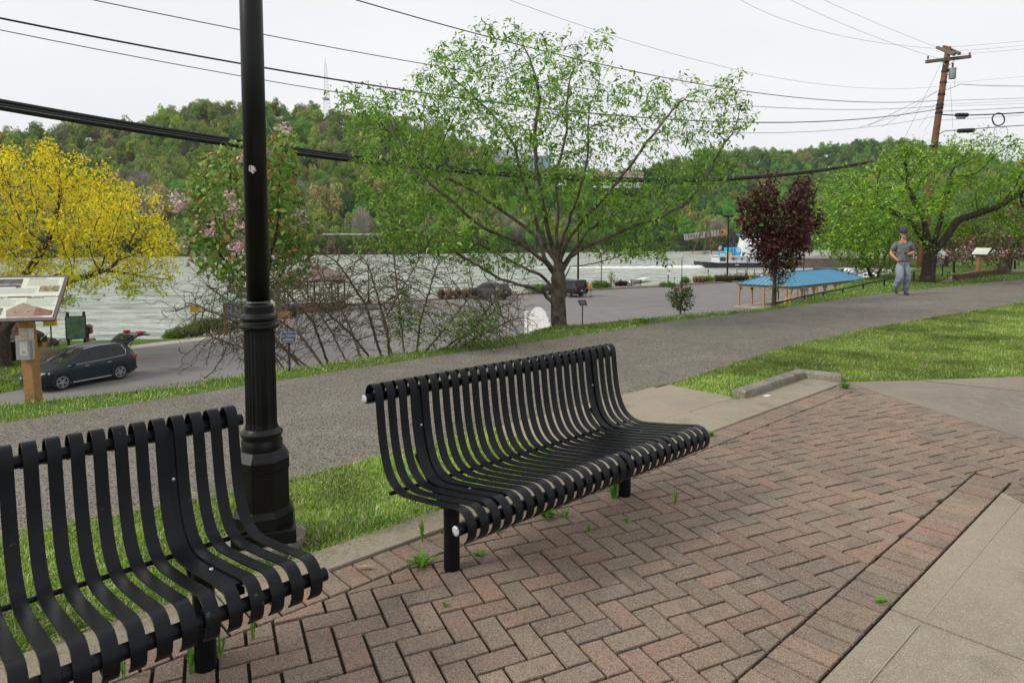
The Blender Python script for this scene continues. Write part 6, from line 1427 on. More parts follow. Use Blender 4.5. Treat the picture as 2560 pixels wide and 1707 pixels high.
Eb = [('pel', 'sp'), ('sp', 'ch'), ('ch', 'sh'), ('sh', 'nk'), ('sh', 'ls'), ('ls', 'le'), ('le', 'lw'), ('lw', 'lh'), ('sh', 'rs'), ('rs', 're'), ('re', 'rw'), ('rw', 'rh'), ('pel', 'lhp'), ('lhp', 'lk'), ('lk', 'la'), ('la', 'lt'), ('pel', 'rhp'), ('rhp', 'rk'), ('rk', 'ra'), ('ra', 'rt')]
bb = skin('body', Jb, Eb, M['skin'], T, 1, 'pel'); join_body(bb, head(T, Vector((-.30, 0, 1.50)), rot=R(-80)))
hm = MB().lathe((-.285, 0, 1.525), [(.098, -.02), (.104, .03), (.085, .085), (.04, .11), (.004, .115)], 14); hm.build('hair', mat('brown_hair', (.06, .03, .02), .8), T, smooth=True)
skin('t_shirt', {'h': (.09, 0, .95, (.17, .17)), 'm': (.02, 0, 1.12, (.165, .175)), 'c': (-.08, 0, 1.28, (.16, .18)), 's': (-.13, 0, 1.36, (.11, .12)), 'l': (-.15, -.18, 1.31, .085), 'l2': (-.19, -.21, 1.2, .08), 'r': (-.15, .18, 1.31, .085), 'r2': (-.19, .21, 1.2, .08)}, [('h', 'm'), ('m', 'c'), ('c', 's'), ('s', 'l'), ('l', 'l2'), ('s', 'r'), ('r', 'r2')], mat('yellow_tshirt', (.80, .42, .01), .9), T, 1, 'h')
skin('shorts', {'w': (.11, 0, .93, (.16, .16)), 'l': (.10, -.1, .80, .12), 'l2': (.07, -.12, .60, .11), 'r': (.11, .1, .80, .12), 'r2': (.10, .13, .60, .11)}, [('w', 'l'), ('l', 'l2'), ('w', 'r'), ('r', 'r2')], mat('grey_shorts', (.16, .17, .20), .9), T, 1, 'w')
for y_, x_ in ((-.135, .05), (.165, .14)): MB().box((x_, y_, .05), (.28, .10, .10)).build('shoe', shoe, T, bev=.02)
st = empty('folding_frame', yp+Vector((-.75, 0, 0)), R(10), 'thin folding metal frame on the ground between the pickup tailgate and the man in yellow', 'folding frame')
m_ = MB()
for sy in (-.2, .2): m_.tube([(-.25, sy, 0), (.2, sy, .85)], .014, 6); m_.tube([(.25, sy, 0), (-.2, sy, .85)], .014, 6)
m_.bar((-.2, -.2, .85), (-.2, .2, .85), .03).bar((.2, -.2, .85), (.2, .2, .85), .03); m_.build('legs', M['steel'], st)
# crouched person by the kiosk, mostly behind the lamp post
kp = gz(600, 826, LOTZ+.02); T = empty('person', kp, R(0), 'person in white top bending beside the kiosk, half hidden by the lamp post', 'person')
Jk = {k: v for k, v in Jb.items()}; bb = skin('body', Jk, Eb, M['skin'], T, 1, 'pel'); join_body(bb, head(T, Vector((-.30, 0, 1.50)), rot=R(-80)))
MB().lathe((-.285, 0, 1.525), [(.098, -.02), (.104, .03), (.085, .085), (.04, .11), (.004, .115)], 12).build('hair', mat('fair_hair', (.25, .12, .05), .8), T, smooth=True)
skin('top', {'h': (.09, 0, .95, (.17, .17)), 'm': (.02, 0, 1.12, (.165, .175)), 'c': (-.08, 0, 1.28, (.16, .18)), 's': (-.13, 0, 1.36, (.11, .12))}, [('h', 'm'), ('m', 'c'), ('c', 's')], M['white'], T, 1, 'h')
skin('shorts', {'w': (.11, 0, .93, (.16, .16)), 'l': (.10, -.1, .80, .12), 'l2': (.07, -.12, .60, .11), 'r': (.11, .1, .80, .12), 'r2': (.10, .13, .60, .11)}, [('w', 'l'), ('l', 'l2'), ('w', 'r'), ('r', 'r2')], M['black_matt'], T, 1, 'w')
MB().box((.02, -.14, .05), (.28, .10, .10)).box((.14, .165, .05), (.28, .10, .10)).build('shoes', M['white'], T, bev=.02)
# ---------------------------------------------------------------- lot furniture
def glamp(px, py, ptop, z, label, tall=False):
    b = gz(px, py, z); top = at(px, ptop, b.y).z-z; T = empty('street_lamp', (b.x, b.y, z), 0, label, 'street lamp')
    if tall:
        MB().tube([(0, 0, 0), (0, 0, top)], [.13, .10], 10).build('pole', M['black'], T)
        MB().lathe((0, 0, 0), [(.24, 0), (.24, .1), (.18, .5), (.13, .9)], 12).build('base', M['black'], T)
        for sx in (-.42, .42): MB().box((sx, 0, top-.05), (.5, .34, .26)).build('floodlight', M['black'], T, bev=.04)
        MB().bar((-.4, 0, top-.1), (.4, 0, top-.1), .07).build('crossbar', M['black'], T)
    else:
        MB().lathe((0, 0, 0), [(.17, 0), (.17, .35), (.11, .45), (.085, .9), (.055, 1.0), (.045, top-.55)], 12).build('post', M['black'], T, smooth=True)
        MB().lathe((0, 0, top-.55), [(.05, 0), (.10, .06), (.18, .32)], 12).build('lamp_head', M['lens'], T, smooth=True)
        MB().lathe((0, 0, top-.23), [(.22, 0), (.20, .05), (.12, .16), (.02, .23)], 12).build('lamp_cap', M['capw'], T, smooth=True)
    return T
glamp(1704, 711, 634, LOTZ+.15, 'black street lamp with white head standing alone left of the tan grass tufts')
glamp(1867, 700, 632, LOTZ+.15, 'black street lamp with white head just left of the purple plum crown')
glamp(2009, 683, 628, LOTZ+.1, 'black street lamp right of the purple plum trunk, behind the blue roof')
glamp(1503, 717, 622, LOTZ+.15, 'black street lamp right of the man in yellow, its head in the drooping leaves')
glamp(922, 761, 656, LOTZ+.15, 'black street lamp with white head seen through the bare shrub')
glamp(1246, 738, 640, LOTZ+.15, 'black street lamp behind the dark grey family car')
glamp(1818, 703, 540, LOTZ+.15, 'tall black floodlight pole with twin heads beside the tan and brown grasses', True)
glamp(1445, 722, 500, LOTZ+.15, 'tall black floodlight pole behind the pickup, rising into the big tree', True)
# ornamental grasses and bushes on the lot edge
def tuft(px, py, w, h, cols, label, group, seed):
    b = gz(px, py, LOTZ+.12); g = np.random.default_rng(seed); n = 420; T = None
    a = g.uniform(0, 6.28, n); r_ = w/2*np.sqrt(g.uniform(0, 1, n)); hh = h*g.uniform(.55, 1.05, n)*(1-.35*(r_/(w/2))**2)
    x = np.cos(a)*r_; y = np.sin(a)*r_; B = np.c_[b.x+x*.35, b.y+y*.35, np.full(n, b.z)]; Tp = np.c_[b.x+x, b.y+y, b.z+hh]; Md = np.c_[b.x+x*.8, b.y+y*.8, b.z+hh*.6]; s = np.c_[-np.sin(a+1), np.cos(a+1), 0*a]*.028
    V = np.stack([B-s, B+s, Md+s, Tp+s*.4, Md-s], 1).reshape(-1, 3); i = np.arange(n)*5
    Fc = np.concatenate([np.stack([i, i+1, i+2], 1), np.stack([i, i+2, i+4], 1), np.stack([i+4, i+2, i+3], 1)]); c = np.array(cols)[g.integers(len(cols), size=n)]*g.uniform(.7, 1.3, (n, 1))
    return tag(npmesh('grass_tuft', V, Fc, M['grass'], col=np.repeat(c.clip(0, 1), 5, 0)), label, 'ornamental grass', group)
TAN = [(.42, .28, .16), (.34, .21, .12), (.5, .36, .22)]; BRN = [(.20, .13, .07), (.13, .12, .05), (.28, .17, .10)]; DBR = [(.10, .10, .035), (.15, .10, .05), (.08, .12, .03)]
for k, px in enumerate((1738, 1748, 1757)): tuft(px, 707, .95, 1.15, TAN, 'dry tan ornamental grass clump in the trio beside the street lamp on the lot edge', 'trio of tan grass clumps', 10+k)
for k, px in enumerate((1792, 1803, 1814, 1825)): tuft(px, 704, 1.2, 1.15, BRN, 'reddish brown ornamental grass clump at the foot of the tall floodlight pole on the right', 'brown grass clumps by the floodlight pole', 20+k)
for k, px in enumerate((1834, 1845, 1856)): tuft(px, 702, 1.2, 1.05, DBR, 'dark green-brown grass clump left of the street lamp by the purple plum', 'dark grass clumps by the plum', 30+k)
for k, px in enumerate((1103, 1123, 1143, 1162, 1175)): tuft(px, 746-k*.4, 1.0, 1.25, TAN if k % 2 else BRN, 'tan ornamental grass clump on the lot edge left of the dark grey family car', 'tan grass clumps left of the dark grey car', 40+k)
FR = [(.13, .26, .03), (.18, .32, .05), (.09, .18, .02)]
for (px, py, w, h, lb_, cs, sd_) in [(1718, 709, 1.1, .95, 'small round green bush just right of the lone street lamp on the lot edge', FR, 1), (1765, 706, .8, .8, 'little green bush right of the tan grass trio', FR, 2), (1778, 706, 1.2, .8, 'low yellow-green bush left of the brown grass clumps', [(.25, .38, .04), (.2, .32, .04)], 3),
    (1882, 700, 1.2, .8, 'yellow-green bush under the left edge of the purple plum', [(.25, .38, .04), (.2, .32, .04)], 4), (1532, 718, 1.0, 2.3, 'slender pale green sapling by the river, right of the man in yellow', FR, 5), (1494, 722, 1.6, 1.0, 'green bush just behind the man in yellow', FR, 6), (1515, 720, 1.4, .8, 'low green bush at the foot of the street lamp near the man in yellow', FR, 7),
    (1556, 716, 1.8, .7, 'dark reddish low bush left of the riverside wooden bench', [(.06, .03, .025), (.09, .05, .03)], 8), (1345, 732, 3.2, 1.0, 'green planting on the lot edge left of the pickup', FR, 9), (1010, 757, 1.0, 1.7, 'green bush on the lot edge seen through the bare shrub', FR, 10), (1672, 716, 2.6, .4, 'low green groundcover patch by the small white signpost', FR, 11), (2298, 672, 3.2, 1.4, 'green bush on the lawn edge behind the round green tree', FR, 12)]:
    b = gz(px, py, LOTZ+.12); bush('bush', (b.x, b.y+.8, LOTZ+.05), w, h, 150, .16, cs, lb_, seed=60+sd_, k=6, sp=.12, tip=.006, trunk=.03)
# shrub patch by the ramp
b = gz(480, 835, LOTZ)
for k, (px, py, w, h) in enumerate([(470, 836, 2.2, .7), (500, 832, 2.0, .9), (545, 826, 2.6, 1.1), (590, 815, 2.2, 1.0), (436, 842, 1.2, .4)]):
    q = gz(px, py, LOTZ-.2); bush('bank_weeds', (q.x, q.y, LOTZ-.35), w, h, 200, .15, FR+[(.10, .12, .03)], 'rough green weeds on the riverbank between the boat ramp and the kiosk', group='weeds on the bank by the kiosk', seed=90+k, k=7, sp=.12, tip=.006, trunk=.03)
# stones along the shore
for k, (px, py, s_) in enumerate([(385, 852, .35), (398, 850, .5), (372, 853, .25), (410, 848, .4), (424, 845, .3), (135, 868, .3), (150, 866, .4), (165, 867, .35), (230, 866, .3)]):
    q = gz(px, py, LOTZ-.75); bm = bmesh.new(); bmesh.ops.create_icosphere(bm, subdivisions=2, radius=s_)
    for v in bm.verts: v.co *= 1+.25*math.sin(v.co.x*9+k)+random.uniform(-.08, .08); v.co.z *= .5
    me = bpy.data.meshes.new('stone'); bm.to_mesh(me); bm.free(); o = link('stone', me, M['stone'] if k % 2 else M['rock']); o.location = (q.x, q.y, th(q.x, q.y)+.05); tag(o, 'loose stone at the water edge near the boat ramp' if k < 5 else 'loose stone on the shore behind the display board', 'stone', 'stones by the ramp' if k < 5 else 'stones behind the display board')
# boulder, bins, mulch
def lump(name, loc, r, m, label, cat, seed):
    g = random.Random(seed); bm = bmesh.new(); bmesh.ops.create_icosphere(bm, subdivisions=4, radius=1)
    for v in bm.verts:
        n_ = .12*math.sin(v.co.x*3+seed)+.10*math.sin(v.co.y*4+v.co.z*3)+.05*math.sin(v.co.z*9+v.co.x*7); v.co *= 1+n_+g.uniform(-.012, .012); v.co = Vector((v.co.x*r[0], v.co.y*r[1], v.co.z*r[2]))
    me = bpy.data.meshes.new(name); bm.to_mesh(me); bm.free(); o = link(name, me, m, None, True); o.location = loc; return tag(o, label, cat)
q = gz(52, 866, LOTZ); lump('boulder', (q.x, q.y, LOTZ+.55), (1.25, .9, .85), M['rock'], 'big dark red-brown boulder on the riverside grass behind the board post', 'boulder', 3)
q = gz(105, 868, LOTZ); lump('boulder', (q.x, q.y+.5, LOTZ+.15), (.5, .4, .42), M['rock'], 'small dark boulder at the right end of the big boulder', 'boulder', 5)
q = gz(120, 900, LOTZ); lump('mulch_heap', (q.x, q.y, LOTZ+.0), (.9, .7, .62), mat('straw', (.20, .15, .09), 1, noise=(30, (.10, .08, .05), 5, .4, .6), bump=(40, 1, .05)), 'heap of dry brown clippings in front of the dark blue-grey car', 'heap', 6)
for px, lb_ in ((35, 'black slatted litter bin beside the yellow tree trunk'), (20, 'second black bin half hidden by the yellow tree trunk')):
    q = gz(px, 902, LOTZ); MBb = MB().lathe((0, 0, 0), [(.27, 0), (.30, .95), (.30, 1.0)], 20, flute=.05); T = empty('litter_bin', (q.x, q.y, LOTZ), 0, lb_, 'litter bin'); MBb.build('bin_body', M['black'], T); MB().lathe((0, 0, 1.0), [(.31, 0), (.31, .05), (.14, .10)], 20).build('lid', M['black'], T)
# yellow notice signs
def notice(px, y0, y1, yb, x0, x1, label, white=False, post=M['black_matt'], pz=LOTZ):
    b = gz(px, yb, pz); T = empty('notice_sign', (b.x, b.y, pz), 0, label, 'sign'); zc = (at(px, y0, b.y).z+at(px, y1, b.y).z)/2-pz; h = (y1-y0)/F*b.y; w = (x1-x0)/F*b.y
    rz = math.atan2(b.y, b.x)-R(90); q = empty
    Mz = Matrix.Rotation(rz, 4, 'Z')
    MB().bar((0, .04, -.4), (0, .04, zc+h/2), .06, .06).build('post', post, T)
    o = MB().box((0, 0, zc), (w, .02, h)).build('sign_plate', M['yellow'], T); o.matrix_local = Mz
    if white: o = MB().box((0, 0, zc+h/2+h*.13), (w, .02, h*.26)).build('sign_header', M['white'], T); o.matrix_local = Mz; o = MB().lathe((0, -.013, zc+h*.64), [(h*.08, 0), (h*.08, .004)], 12, M=Matrix.Rotation(R(90), 3, 'X')).build('emblem', M['ink'], T); o.matrix_local = Mz
    l_ = MB(); lines(l_, -w*.42, w*.42, zc+h*.38, 6, h*.15, h*.10, -.0115, .2, 5, t=.002); o = l_.build('lettering', M['ink'], T); o.matrix_local = Mz
    return T
notice(128, 796, 815, 868, 113, 143, 'yellow notice sign on a dark post, just under the corner of the history board')
notice(490, 765, 781, 832, 475, 500, 'yellow notice sign with white header by the water, left of the big lamp post', True, M['greywood'])
# display board on two posts and little box
b = gz(192, 862, LOTZ); T = empty('display_board', (b.x, b.y, LOTZ), R(22), 'blue-green picture map board on two black posts behind the dark car', 'display board')
w_ = 36/F*b.y*1.25; ht = at(192, 790, b.y).z-LOTZ; hb = at(192, 848, b.y).z-LOTZ
for sx in (-w_/2+.12, w_/2-.12): MB().bar((sx, .05, -.3), (sx, .05, ht+.25), .14, .14).build('post', M['black_matt'], T)
MB().box((0, -.04, (ht+hb)/2), (w_, .06, ht-hb)).build('frame', M['brownwood'], T)
MB().box((0, -.075, (ht+hb)/2), (w_-.14, .012, ht-hb-.14)).build('map', mat('map_print', (.05, .14, .14), .5, noise=((3, (.10, .22, .09), 5, .4, .6), (1.3, (.16, .30, .34), 4, .5, .7))), T)
b = gz(220, 858, LOTZ); T = empty('letter_box', (b.x, b.y, LOTZ), R(10), 'small brown box with a pitched lid on a post, right of the picture map board', 'box')
hb = at(220, 834, b.y).z-LOTZ; MB().bar((0, 0, -.3), (0, 0, hb), .13).build('post', M['brownwood'], T)
MB().prism([(-.22, -.2), (.22, -.2), (.22, .2), (-.22, .2)], hb, hb+.42).build('box', M['brownwood'], T); MB().add([(-.28, -.28, hb+.42), (.28, -.28, hb+.42), (.28, .28, hb+.42), (-.28, .28, hb+.42), (0, -.28, hb+.58), (0, .28, hb+.58)], [(0, 1, 4), (3, 5, 2), (0, 4, 5, 3), (1, 2, 5, 4), (0, 3, 2, 1)]).build('lid', M['brownwood'], T); MB().box((0, -.205, hb+.21), (.2, .01, .22)).build('slot', M['greywood'], T)
b = gz(113, 878, LOTZ); T = empty('slanted_board', (b.x, b.y, LOTZ), 0, 'small pale slanted board on an orange post behind the history board post', 'information board'); hb = at(112, 845, b.y).z-LOTZ
MB().bar((0, 0, -.2), (0, 0, hb), .16).build('post', M['wood'], T); MB().box((0, 0, hb-.05), (.18, .18, .35)).build('post_cap', M['black_matt'], T); o = MB().box((0, 0, 0), (.62, .03, .5)).build('board', mat('green_board', (.30, .32, .18), .6), T); o.matrix_local = tilted((0, 0, hb+.12), R(-60), R(50))
# kiosk
b = gz(590, 838, LOTZ); kx = at(602, 790, b.y).x; T = empty('map_kiosk', (kx, b.y, LOTZ), R(10), 'roofed map kiosk with blue-white panel, half hidden by the lamp post', 'kiosk')
t_ = at(590, 744, b.y).z-LOTZ; s_ = b.y/F
for x in (-1.0, 1.0): MB().bar((x, 0, -.2), (x, 0, t_-.15), .16).build('post', M['wood'], T)
MB().box((0, 0, t_-.95), (1.9, .08, 1.15)).build('panel', mat('kiosk_panel', (.30, .38, .46), .5, noise=(2.5, (.42, .50, .56), 4, .4, .7)), T)
k_ = MB(); 
for x in (-.5, .05, .5): k_.box((x, -.046, t_-.9), (.02, .01, .9))
k_.box((-.72, -.046, t_-.7), (.1, .01, .2)).box((-.25, -.046, t_-1.35), (.2, .01, .1)).build('panel_lines', M['ink'], T)
MB().add([(-1.4, -.75, t_-.28), (1.4, -.75, t_-.28), (1.2, 0, t_+.12), (-1.2, 0, t_+.12), (1.4, .75, t_-.28), (-1.4, .75, t_-.28)], [(0, 1, 2, 3), (3, 2, 4, 5), (0, 3, 5), (1, 4, 2), (0, 5, 4, 1)]).build('roof', mat('kiosk_roof', (.15, .22, .18), .6), T)
b2 = gz(578, 820, LOTZ); T = empty('small_blue_sign', (at(577, 800, b.y-1).x, b.y-1.2, LOTZ), 0, 'small blue and white sign on a grey post below the kiosk panel', 'sign')
hs_ = at(577, 800, b.y-1.2).z-LOTZ; MB().bar((0, 0, -.3), (0, 0, hs_), .12).build('post', M['greywood'], T); MB().box((.1, -.08, hs_), (.36, .02, .26), mi=1).box((.1, -.08, hs_+.30), (.36, .02, .34), mi=0).build('plate', [mat('sign_blue', (.03, .10, .22), .5), M['white']], T)
# gazebo
gc = Vector((at(778, 770, 60).x, 60, LOTZ)); T = empty('gazebo', gc, R(22.5), 'brown eight-sided gazebo with shingled roof, seen through the bare shrub', 'gazebo')
Rg = 3.0; ov = [(math.cos(2*math.pi*k/8), math.sin(2*math.pi*k/8)) for k in range(8)]
MB().prism([(c*Rg*1.06, s*Rg*1.06) for c, s in ov], 0, .35).build('deck', M['brownwood'], T)
for c, s in ov: MB().bar((c*Rg, s*Rg, .3), (c*Rg, s*Rg, 2.75), .14).build('post', M['brownwood'], T)
for k in range(8):
    a = Vector((ov[k][0]*Rg, ov[k][1]*Rg, 0)); b = Vector((ov[(k+1) % 8][0]*Rg, ov[(k+1) % 8][1]*Rg, 0))
    r_ = MB(); r_.bar(a+Vector((0, 0, 2.72)), b+Vector((0, 0, 2.72)), .09, .12); r_.bar(a+Vector((0, 0, 2.36)), b+Vector((0, 0, 2.36)), .05, .06)
    for q in range(12): r_.bar(a.lerp(b, q/12)+Vector((0, 0, 2.38)), a.lerp(b, min(1, (q+1.4)/12))+Vector((0, 0, 2.70)), .02, .03); r_.bar(a.lerp(b, (q+1)/12)+Vector((0, 0, 2.38)), a.lerp(b, max(0, (q-.4)/12))+Vector((0, 0, 2.70)), .02, .03)
    r_.build('lattice', M['brownwood'], T)
    if k != 5:
        r_ = MB(); r_.bar(a+Vector((0, 0, 1.25)), b+Vector((0, 0, 1.25)), .08, .06); r_.bar(a+Vector((0, 0, .55)), b+Vector((0, 0, .55)), .06, .06)
        for q in range(1, 9): r_.bar(a.lerp(b, q/9)+Vector((0, 0, .55)), a.lerp(b, q/9)+Vector((0, 0, 1.25)), .04, .04)
        r_.build('railing', M['brownwood'], T)
MB().lathe((0, 0, 2.78), [(Rg*1.2, 0), (Rg*1.2, .08), (Rg*.55, .95), (.35, 1.45), (.02, 1.6)], 8).build('roof', mat('shingle_roof', (.16, .12, .10), .9, noise=(6, (.24, .18, .17), 5, .4, .7), bump=(12, .6, .04)), T)
q = gz(698, 796, LOTZ); T = empty('timber_planter', (q.x, q.y+.4, LOTZ), R(-5), 'low orange-brown timber planter box in front of the gazebo', 'planter'); MB().box((0, 0, .32), (1.9, .8, .5)).build('box', M['wood'], T, bev=.02); MB().box((0, 0, .04), (1.8, .7, .08)).build('foot', M['black_matt'], T); MB().box((0, 0, .585), (1.8, .7, .04)).build('soil', M['dirt'], T)
q = gz(733, 794, LOTZ); T = empty('litter_bin', (q.x, q.y, LOTZ), 0, 'black litter bin in front of the gazebo beside the timber planter', 'litter bin'); MB().lathe((0, 0, 0), [(.26, 0), (.28, .8), (.28, .85)], 16).build('bin_body', M['black'], T); MB().lathe((0, 0, .85), [(.30, 0), (.28, .08), (.1, .16)], 16).build('lid', M['black'], T)
# white arched board at the foot of the bank
b = Vector((at(1345, 790, 38).x, 38, LOTZ)); T = empty('white_signboard', b, R(-26), 'big white board with an arched top standing below the verge, left of the tree trunk', 'sign')
tz = at(1338, 767, 38).z-LOTZ; hw = .66; arc_ = [(-hw, 0), (hw, 0), (hw, tz-.62)]+[(hw*.85*math.cos(a), tz-.62+.60*math.sin(a)) for a in np.linspace(.15, math.pi-.15, 14)]+[(-hw, tz-.62)]
V_ = [(x, -.05, z) for x, z in arc_]+[(x, .05, z) for x, z in arc_]; n_ = len(arc_)
MB().add(V_, [tuple(range(n_)), tuple(range(n_, 2*n_))[::-1]]+[(i, n_+i, n_+(i+1) % n_, (i+1) % n_) for i in range(n_)]).build('board', M['white'], T)
MB().box((-hw-.06, -.02, (tz-.35)/2), (.16, .22, tz-.35)).box((-hw-.06, -.02, tz-.33), (.22, .28, .05)).build('side_post', M['white'], T); MB().box((hw+.06, -.02, (tz-.9)/2), (.16, .22, tz-.9)).build('side_post', M['white'], T)
b = Vector((at(1367, 800, 40).x, 40, LOTZ)); T = empty('white_notice', b, R(20), 'small white notice with pale red marks between the white arched board and the trunk', 'sign'); tz = at(1366, 781, 40).z-LOTZ
MB().box((0, 0, tz-.6), (.5, .04, 1.2)).build('plate', mat('pale_plate', (.55, .58, .60), .5), T); MB().bar((0, .06, 0), (0, .06, tz), .08).build('post', M['steel'], T); l_ = MB(); lines(l_, -.18, .2, tz-.3, 4, .14, .07, -.022, .3, 2, t=.003); l_.build('lettering', mat('faint_red', (.5, .15, .15), .6), T)
# riverside bench, railings, dock, posts
q = gz(1590, 716, LOTZ+.12); T = empty('park_bench', q, R(20), 'wooden slatted bench on the lot edge facing the river, right of the man in yellow', 'bench')
for z in (.55, .68, .81): MB().box((0, 0, z), (1.7, .04, .10)).build('back_slat', M['brownwood'], T)
for y in (.12, .26, .40): MB().box((0, y, .43), (1.7, .11, .04)).build('seat_slat', M['brownwood'], T)
for x in (-.7, .7): MB().bar((x, 0, 0), (x, 0, .88), .06).bar((x, .42, 0), (x, .42, .42), .06).bar((x, 0, .40), (x, .44, .40), .05).build('leg', M['black_matt'], T)
def rail(name, pts, h, n, label, m):
    o0 = Vector(pts[0]); T = empty(name, o0, 0, label, 'railing'); P = [Vector(p)-o0 for p in pts]
    for a, b in zip(P[:-1], P[1:]):
        MB().bar(a+Vector((0, 0, h)), b+Vector((0, 0, h)), .14, .07).bar(a+Vector((0, 0, h*.55)), b+Vector((0, 0, h*.55)), .05, .12).build('rail', m, T)
        for k in range(n+1): p = a.lerp(b, k/n); MB().bar(p-Vector((0, 0, .5)), p+Vector((0, 0, h)), .12).build('post', m, T)
g1_ = at(1812, 690, 101); g2_ = at(1905, 690, 99); rail('dock_railing', [(g1_.x, 101, LOTZ-.3), ((g1_.x+g2_.x)/2, 99, LOTZ-.3), (g2_.x, 98, LOTZ-.3)], 1.3, 4, 'weathered timber railing of the river landing left of the purple plum', M['greywood'])
g1_ = at(1842, 690, 108); g2_ = at(1925, 690, 106); rail('dock_railing', [(g1_.x, 108, LOTZ-.2), (g2_.x, 105, LOTZ-.2)], 1.5, 4, 'farther and slightly higher timber railing of the river landing', M['greywood'])
g1_ = at(1978, 683, 112); g2_ = at(2003, 683, 112); rail('dock_railing', [(g1_.x, 112, LOTZ-.2), (g2_.x, 112, LOTZ-.2)], 1.0, 2, 'short grey railing piece just above the blue roof right of the plum trunk', M['greywood'])
a = at(1560, 706, 104); b = at(1630, 694, 112); T = empty('floating_dock', (0, 0, 0), 0, 'white floating dock ramp on the river behind the wooden bench', 'dock'); MB().bar((a.x, 104, WZ+.3), (b.x, 116, WZ+.5), 1.2, .25).build('deck', M['white'], T); MB().bar((a.x, 103.6, WZ+.9), (b.x, 115.6, WZ+1.1), .06).bar((b.x, 115.6, WZ+.5), (b.x, 115.6, WZ+1.1), .06).build('rail', M['steel'], T)
for (px, y0, y1, w, m, cap, lb_) in [(1670, 684, 713, .14, M['greywood'], M['white'], 'short post with white box head on the lot edge, centre right'), (1686, 695, 711, .06, M['steel'], mat('blue_tag', (.05, .15, .5), .5), 'thin short post with blue tag left of the lone street lamp'), (1770, 676, 706, .07, M['black_matt'], M['black_matt'], 'thin dark post between the tan grass trio and the brown clumps'), (1528, 699, 718, .22, M['wood'], M['wood'], 'orange wooden post by the slender sapling'), (1876, 686, 701, .3, M['wood'], mat('pale_board', (.5, .58, .38), .6), 'orange post with slanted pale board at the river landing'), (1894, 690, 700, .3, M['wood'], M['wood'], 'short orange post right of the slanted pale board'), (2385, 0, 0, 0, None, None, None)]:
    if not w: continue
    q = gz(px, y1, LOTZ+.1); h = at(px, y0, q.y).z-q.z; T = empty('marker_post', q, 0, lb_, 'post'); MB().bar((0, 0, -.2), (0, 0, h), w).build('post', m, T); MB().box((0, 0, h), (w*2.2, w*1.5, .25)).build('post_head', cap, T)
# ---------------------------------------------------------------- towboat and barges
BY = 167.0; bs = F/BY; bx0 = at(1745, 667, BY).x; T = empty('towboat', (bx0, BY, WZ), R(2), 'white and sky-blue towboat with black hull on the river, partly behind the plum', 'boat')
bblue = mat('boat_blue', (.02, .36, .66), .4, noise=(2, (.03, .42, .72), 3, .4, .7)); bwh = mat('boat_white', (.78, .79, .80), .45, noise=(1.2, (.70, .70, .68), 4, .5, .8)); bhull = mat('boat_hull', (.015, .017, .02), .5, noise=(1, (.03, .035, .04), 3, .4, .7))
hull = MB(); prof_ = [(0, .75, 1.45), (.6, .25, 1.42), (3.6, -.35, 1.25), (4.2, -.4, 1.15), (22, -.4, 1.2), (23.4, -.1, 1.45), (23.6, .3, 1.5)]
V_ = []; 
for x, z0_, z1_ in prof_:
    for y in (-3.6, 3.6): V_ += [(x, y, z0_), (x, y, z1_)]
F_ = []
for i in range(len(prof_)-1):
    b_ = i*4; F_ += [(b_, b_+4, b_+5, b_+1), (b_+2, b_+3, b_+7, b_+6), (b_+1, b_+5, b_+7, b_+3), (b_, b_+2, b_+6, b_+4)]
F_ += [(0, 1, 3, 2), (24, 26, 27, 25)]; hull.add(V_, F_); hull.build('hull', bhull, T)
MB().bar((0, -3.66, 1.30), (4, -3.66, 1.10), .12, .18).bar((4, -3.66, 1.07), (22, -3.66, 1.1), .12, .16).build('rub_rail', M['black_matt'], T)
MB().box((9.9, 0, 1.98), (11.2, 5.6, 1.6)).build('deckhouse', bwh, T, bev=.05)
MB().box((9.9, 0, 2.86), (11.9, 6.6, .14)).build('upper_deck', bwh, T)
MB().add([(10.2, -2.2, 2.93), (15.6, -2.2, 2.93), (15.2, -1.7, 7.0), (11.0, -1.7, 7.0), (10.2, 2.2, 2.93), (15.6, 2.2, 2.93), (15.2, 1.7, 7.0), (11.0, 1.7, 7.0)], [(0, 1, 2, 3), (4, 7, 6, 5), (0, 3, 7, 4), (1, 5, 6, 2), (3, 2, 6, 7)]).build('pilot_tower', bwh, T)
pw = MB(); pw.box((13.1, 0, 8.0), (4.1, 3.3, .25))
for x in (11.1, 12.5, 13.9, 15.2):
    for y in (-1.6, 1.6): pw.bar((x, y, 7.0), (x-(.15 if x < 13 else -.1), y, 8.0), .16)
pw.box((13.1, 0, 7.2), (4.2, 3.3, .45)).build('wheelhouse_frame', bwh, T)
MB().box((13.1, 0, 7.65), (4.0, 3.1, .6)).build('wheelhouse_window', M['glass'], T); MB().box((13.1, 0, 8.22), (5.6, 4.4, .18)).build('wheelhouse_roof', bblue, T)
for x0, wd_ in ((7.1, .9), (8.15, .55), (8.9, 1.2)): MB().prism([(x0, -1.5), (x0+wd_, -1.5), (x0+wd_, 1.5), (x0, 1.5)], 2.93, 4.95).build('stack_housing', bblue, T, bev=.12)
MB().box((9.7, -1.52, 4.25), (.95, .03, .75)).build('name_board', bwh, T); l_ = MB(); lines(l_, 9.3, 10.1, 4.35, 2, .28, .24, -1.545, 0, 4, t=.01); l_.build('name_lettering', mat('dull_red', (.35, .10, .12), .6), T)
for x in (7.9, 8.5): MB().tube([(x+.6, 1, 4.9), (x+.6, 1, 9.0)], .15, 8).build('exhaust', M['black_matt'], T)
MB().box((6.7, -1.8, 3.5), (.7, 1.2, 1.0)).build('locker', mat('cream_box', (.7, .62, .35), .6), T); MB().box((7.4, -2.0, 3.35), (.6, .8, .8)).build('locker', mat('orange_box', (.75, .35, .02), .6), T)
